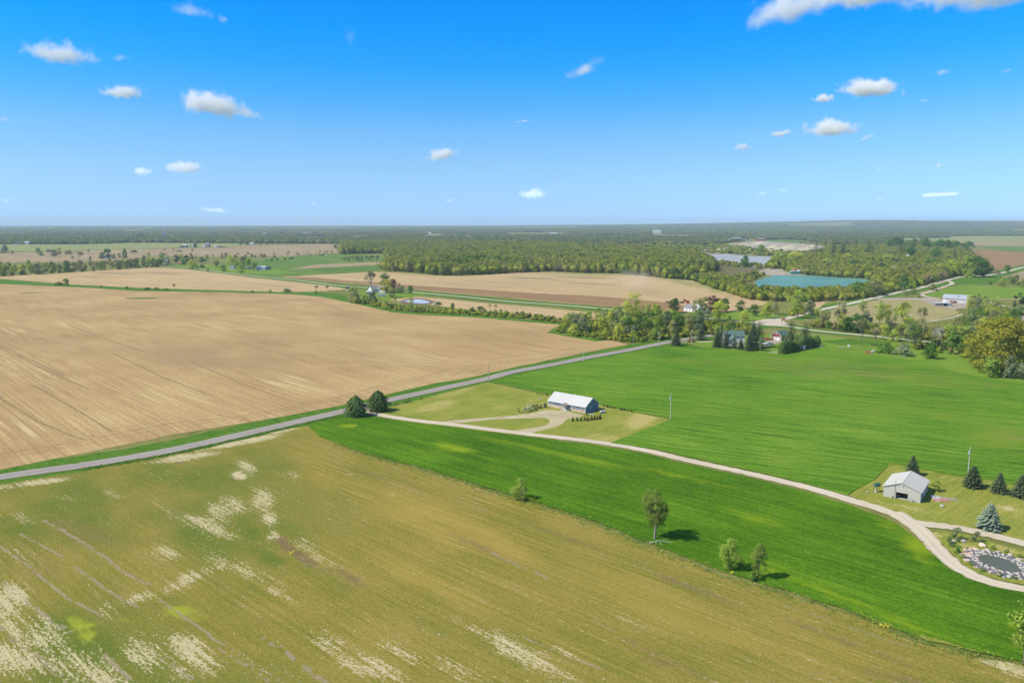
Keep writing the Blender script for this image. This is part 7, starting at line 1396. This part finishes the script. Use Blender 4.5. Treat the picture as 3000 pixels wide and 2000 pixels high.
woods('pit_trees', [[(1740, 722), (1900, 719), (2060, 719), (2120, 716), (2200, 728), (2330, 742), (2390, 746), (2440, 735), (2400, 718), (2330, 712), (2390, 712), (2450, 724), (2400, 745), (2262, 748), (2130, 744), (2070, 741), (1990, 737), (1880, 732)]], 15, (4, 11), (7, 12), 'scattered scrub trees over the gravel pit', [], 31, fr=.5)
for k_, (nm, poly, sp_, fr_) in enumerate((('undergrowth', [(1628, 972), (1650, 948), (1700, 942), (1790, 942), (1880, 925), (1930, 925), (1965, 932), (2010, 942), (2060, 948), (2100, 950), (2200, 958), (2215, 978), (2100, 985), (2060, 980), (1980, 992), (1850, 1006), (1760, 995), (1690, 986)], 3.6, .8),
        ('undergrowth', [(2380, 948), (2450, 955), (2600, 962), (2700, 968), (2790, 972), (2830, 940), (2860, 905), (2900, 905), (2950, 935), (2985, 950), (3100, 950), (3100, 1000), (3060, 1090), (2990, 1095), (2890, 1060), (2780, 1040), (2700, 1030), (2620, 1022), (2660, 1012), (2900, 1030), (2900, 1016), (2710, 996), (2608, 985), (2506, 974), (2400, 964), (2370, 958)], 4.4, .62),
        ('undergrowth', [(1030, 880), (1060, 884), (1100, 890), (1160, 900), (1290, 910), (1400, 917), (1550, 925), (1642, 940), (1642, 948), (1550, 935), (1396, 925), (1230, 916), (1140, 908), (1075, 893), (1030, 888)], 3.6, .6),
        ('undergrowth', [(2360, 905), (2385, 912), (2330, 928), (2300, 925), (2330, 905)], 5, .6))):
    woods(nm, [poly], sp_, (1.6, 4.8), (2.4, 5.5), ('shrubby undergrowth of the roadside thicket', 'shrubby undergrowth of the creek hollow', 'scrubby undergrowth along the bare field edge', 'undergrowth by the far road')[k_], [], 40 + k_, fr=fr_)
# small yellow weeds and tufts on the field boundaries
def tufts(name, line, n, spread, size, mat, label, seed):
    rng = np.random.default_rng(seed); L = np.array(smooth_line([g(*p) for p in line], 2.0)); i = rng.integers(0, len(L), n)
    P = np.zeros((n, 3)); P[:, :2] = L[i] + rng.normal(0, spread, (n, 2)); P = np.repeat(P, 5, 0); P[:, :2] += rng.normal(0, size, (len(P), 2)); P[:, 2] = rng.uniform(.12, .12 + size, len(P))
    V, Fc = leaf_quads(rng, P, size, .2); tag(link(name, mesh_np(name, V, Fc), mat), label, None, None, 'stuff')
BND = [(985, 1300), (1068, 1332), (1230, 1374), (1370, 1416), (1482, 1452), (1697, 1518), (1837, 1572), (2002, 1638), (2108, 1680), (2240, 1722), (2355, 1757), (2470, 1791), (2597, 1842), (2725, 1889), (2852, 1920), (3000, 1948)]
tufts('weeds', BND, 1100, 1.5, .26, L_GREEN, 'weedy tufts along the edge of the wheat', 1)
tufts('weeds', BND, 500, 1.9, .24, L_SPRING, 'paler weeds along the edge of the wheat', 2)
tufts('weeds', [(255, 1375), (500, 1332), (700, 1288), (860, 1250), (960, 1228), (1030, 1216)], 700, .9, .3, L_GREEN, 'rank grass on the road bank', 3)
p_yel = leaf_mat('yellow_rocket_flowers', [(0.55, 0.50, 0.03), (0.70, 0.62, 0.04), (0.75, 0.68, 0.10)], .2)
for (pts, n, s, lb, sd_) in (([(1530, 1470), (1560, 1466), (1566, 1462)], 16, .5, 'yellow flowers beside the two-stemmed willow shrub', 4), ([(2139, 1679), (2143, 1679)], 6, .2, 'yellow flower clump under the bushy bright green tree', 5), ([(845, 1610), (850, 1622), (862, 1615)], 9, .5, 'yellow flowers in the weedy hollow of the stubble', 6), ([(2585, 1832), (2590, 1834)], 6, .3, 'yellow flowers on the wheat edge at the lower right', 7)):
    tufts('wildflowers', pts, n, s, .28, p_yel, lb, sd_)
# ------------------------------------------------------------------ clouds: real volumes 1-2 km up
def cloud(name, px, py, rx, ry, dens=1.0, seed=0, tilt=0.0, label='', flat=.35, soft=1.0, D=None, noise=1.0, holes=0.0):
    D = D or min(26000, 1500 * F / (HOR - py) if py < HOR - 60 else 26000)
    cx, cyy = (px - 1500) / F, (1000 - py) / F
    d = Vector((cx, cP + cyy * sP, -sP + cyy * cP)); P = Vector((0, 0, H)) + d * D
    A, B = rx / F * D, ry / F * D
    a = NG(name + '_vapour'); v = a.objc()
    sx = a.n('ShaderNodeSeparateXYZ'); a.l(v, sx.inputs[0])
    big = a.n('ShaderNodeTexNoise'); a.l(a.mapv(v, 0, (1, 1, B / A), (seed * 7.3, seed * 3.1, seed)), big.inputs['Vector']); big.inputs['Scale'].default_value = 2.3 * noise; big.inputs['Detail'].default_value = 8; big.inputs['Roughness'].default_value = .66
    X2 = a.math('POWER', a.math('ABSOLUTE', sx.outputs[0]), 2.0); Y2 = a.math('POWER', a.math('ABSOLUTE', sx.outputs[1]), 2.0)
    zz = a.math('MAXIMUM', sx.outputs[2], a.math('MULTIPLY', sx.outputs[2], -(1 + flat))); Z2 = a.math('POWER', zz, 2.0)
    r = a.math('SQRT', a.math('ADD', a.math('ADD', X2, Y2), Z2))
    f = a.math('SUBTRACT', a.math('ADD', 0.72, a.math('MULTIPLY', a.math('SUBTRACT', big.outputs[0], .5), 2.6)), r)
    f = a.smooth(f, 0.0, .42 * soft)
    if holes: f = a.math('MULTIPLY', f, a.smooth(big.outputs[0], .5 - .2 / holes * .5, .62))
    vv = a.n('ShaderNodeVolumePrincipled'); vv.inputs['Color'].default_value = (1, 1, 1, 1); vv.inputs['Anisotropy'].default_value = 0.0
    a.l(a.math('MULTIPLY', f, dens * 1.8 / max(B, 40)), vv.inputs['Density']); a.l(vv.outputs[0], a.out.inputs['Volume'])
    o = MB().box(-1.25, -1.25, -1.25, 1.25, 1.25, 1.25).build(name, a.m); o.location = P; o.scale = (A, max(A * .6, B), B); o.rotation_euler = (0, -rad(tilt), -math.atan2(d.x, d.y))
    tag(o, label, 'cloud', 'fair-weather clouds'); return o
CL = [(178, 158, 100, 42, 1, 0, 'largest soft cloud at the upper left'), (365, 270, 66, 26, 1, 4, 'small cloud below the upper left cloud'), (622, 312, 118, 46, 1.3, -4, 'largest bright two-humped cloud on the left'), (720, 335, 62, 18, .5, -10, 'thin tail at the right of the two-humped cloud'),
      (415, 504, 34, 16, 1.1, 0, 'small bright puff low on the left, left of two'), (541, 493, 62, 22, 1.3, 0, 'small bright lens-shaped cloud low on the left, right of two'), (1293, 455, 56, 25, 1.1, 12, 'bright puff left of the middle of the sky'), (1562, 570, 44, 20, 1.2, 0, 'little bright puff low in the middle sky'), (1712, 206, 78, 24, .55, 24, 'slanting torn wisp above the middle'),
      (2545, 262, 100, 34, 2.0, -6, 'bright ragged cloud, upper of the right group'), (2414, 289, 34, 17, 1.7, 0, 'round puff left of the bright ragged cloud'), (2430, 378, 84, 32, 1.8, 0, 'bright domed cloud in the middle of the right group'), (2176, 431, 30, 15, .8, 0, 'faint puff at the left of the right group'), (2286, 392, 34, 11, .8, 8, 'flat wisp left of the domed cloud'),
      (560, 34, 70, 25, .38, -6, 'faint veil cloud at the top left'), (653, 58, 18, 20, .4, 30, 'faint scrap right of the top veil cloud'), (348, 172, 34, 12, .22, 12, 'faint scrap right of the upper left cloud'), (14, 350, 20, 12, .5, 0, 'faint scrap at the left frame edge'), (16, 588, 24, 14, .4, 0, 'faint low scrap at the left frame edge'), (625, 616, 54, 11, .6, -4, 'faint flat cloud low over the left horizon'), (918, 596, 16, 8, .4, 0, 'tiny faint scrap low left of the middle'), (1320, 588, 18, 8, .45, 15, 'tiny faint scrap low in the middle'),
      (2762, 214, 28, 13, .5, 10, 'faint wisp right of the bright ragged cloud'), (2706, 296, 18, 9, .5, 0, 'tiny wisp below the upper right wisp'), (2752, 485, 14, 7, .8, 0, 'tiny bright dot low on the right'), (2752, 571, 58, 8, .8, 3, 'long thin low cloud on the right'), (2578, 583, 12, 6, .7, 0, 'tiny puff left of the long thin low cloud'), (2237, 566, 24, 9, .4, 10, 'faint low scrap, left of two on the right'), (2298, 557, 20, 9, .4, 6, 'faint low scrap, right of two on the right'), (2540, 403, 34, 8, .28, 22, 'faint streak right of the domed cloud'), (1026, 110, 26, 44, .10, 0, 'very faint upright veil at the top'), (1530, 356, 34, 5, .3, 6, 'very faint short streak in the middle sky'), (2575, 496, 14, 10, .3, 0, 'very faint dot below the domed cloud'), (2948, 208, 20, 6, .4, 15, 'faint short streak at the upper right')]
for i, (px, py, rx, ry, dn, tl, lb) in enumerate(CL):
    cloud('cloud', px, py, rx * 1.12, ry * 1.15, dn, i + 1, tl, lb, soft=1.0 if dn > .7 else 2.2, noise=1.0 if ry > 12 else .8)
cloud('cloud', 2330, 22, 170, 66, 1.3, 51, 14, 'left lobe of the great cloud along the top right', soft=1.5)
cloud('cloud', 2560, -22, 240, 72, 1.6, 52, 0, 'middle lobe of the great cloud along the top right', soft=1.4)
cloud('cloud', 2840, -22, 260, 78, 1.6, 53, -4, 'right lobe of the great cloud along the top right', soft=1.4)
# dust behind the cultivator
a = NG('dust'); v = a.objc(); r = a.n('ShaderNodeVectorMath', operation='LENGTH'); a.l(v, r.inputs[0])
nz = a.noise(v, 2.2, 5, .6); f = a.math('SUBTRACT', a.math('ADD', .55, a.math('MULTIPLY', a.math('SUBTRACT', nz, .5), 2.0)), r.outputs['Value'])
vv = a.n('ShaderNodeVolumePrincipled'); vv.inputs['Color'].default_value = (.92, .80, .64, 1); a.l(a.math('MULTIPLY', a.smooth(f, 0, .6), .0085), vv.inputs['Density']); a.l(vv.outputs[0], a.out.inputs['Volume'])
p0 = np.array(g(1945, 887)); p1 = np.array(g(1800, 835))
o = MB().ball((0, 0, 0), 1.0, 16, 10).build('dust_cloud', a.m); mid = (p0 + p1) / 2
o.location = (mid[0], mid[1], 16); o.scale = (float(np.hypot(*(p1 - p0))) * .72, 34, 24); o.rotation_euler = (0, rad(7), math.atan2(p1[1] - p0[1], p1[0] - p0[0])); tag(o, 'pale dust plume drifting up behind the red field tractor', None, None, 'stuff')
# ------------------------------------------------------------------ the air
a = NG('haze'); vv = a.n('ShaderNodeVolumePrincipled'); vv.inputs['Color'].default_value = (0.68, 0.85, 1.0, 1); vv.inputs['Density'].default_value = 6.5e-5; a.l(vv.outputs[0], a.out.inputs['Volume'])
tag(MB().box(-20000, -400, -1.0, 20000, 22500, 175).build('haze', a.m), kind='stuff')
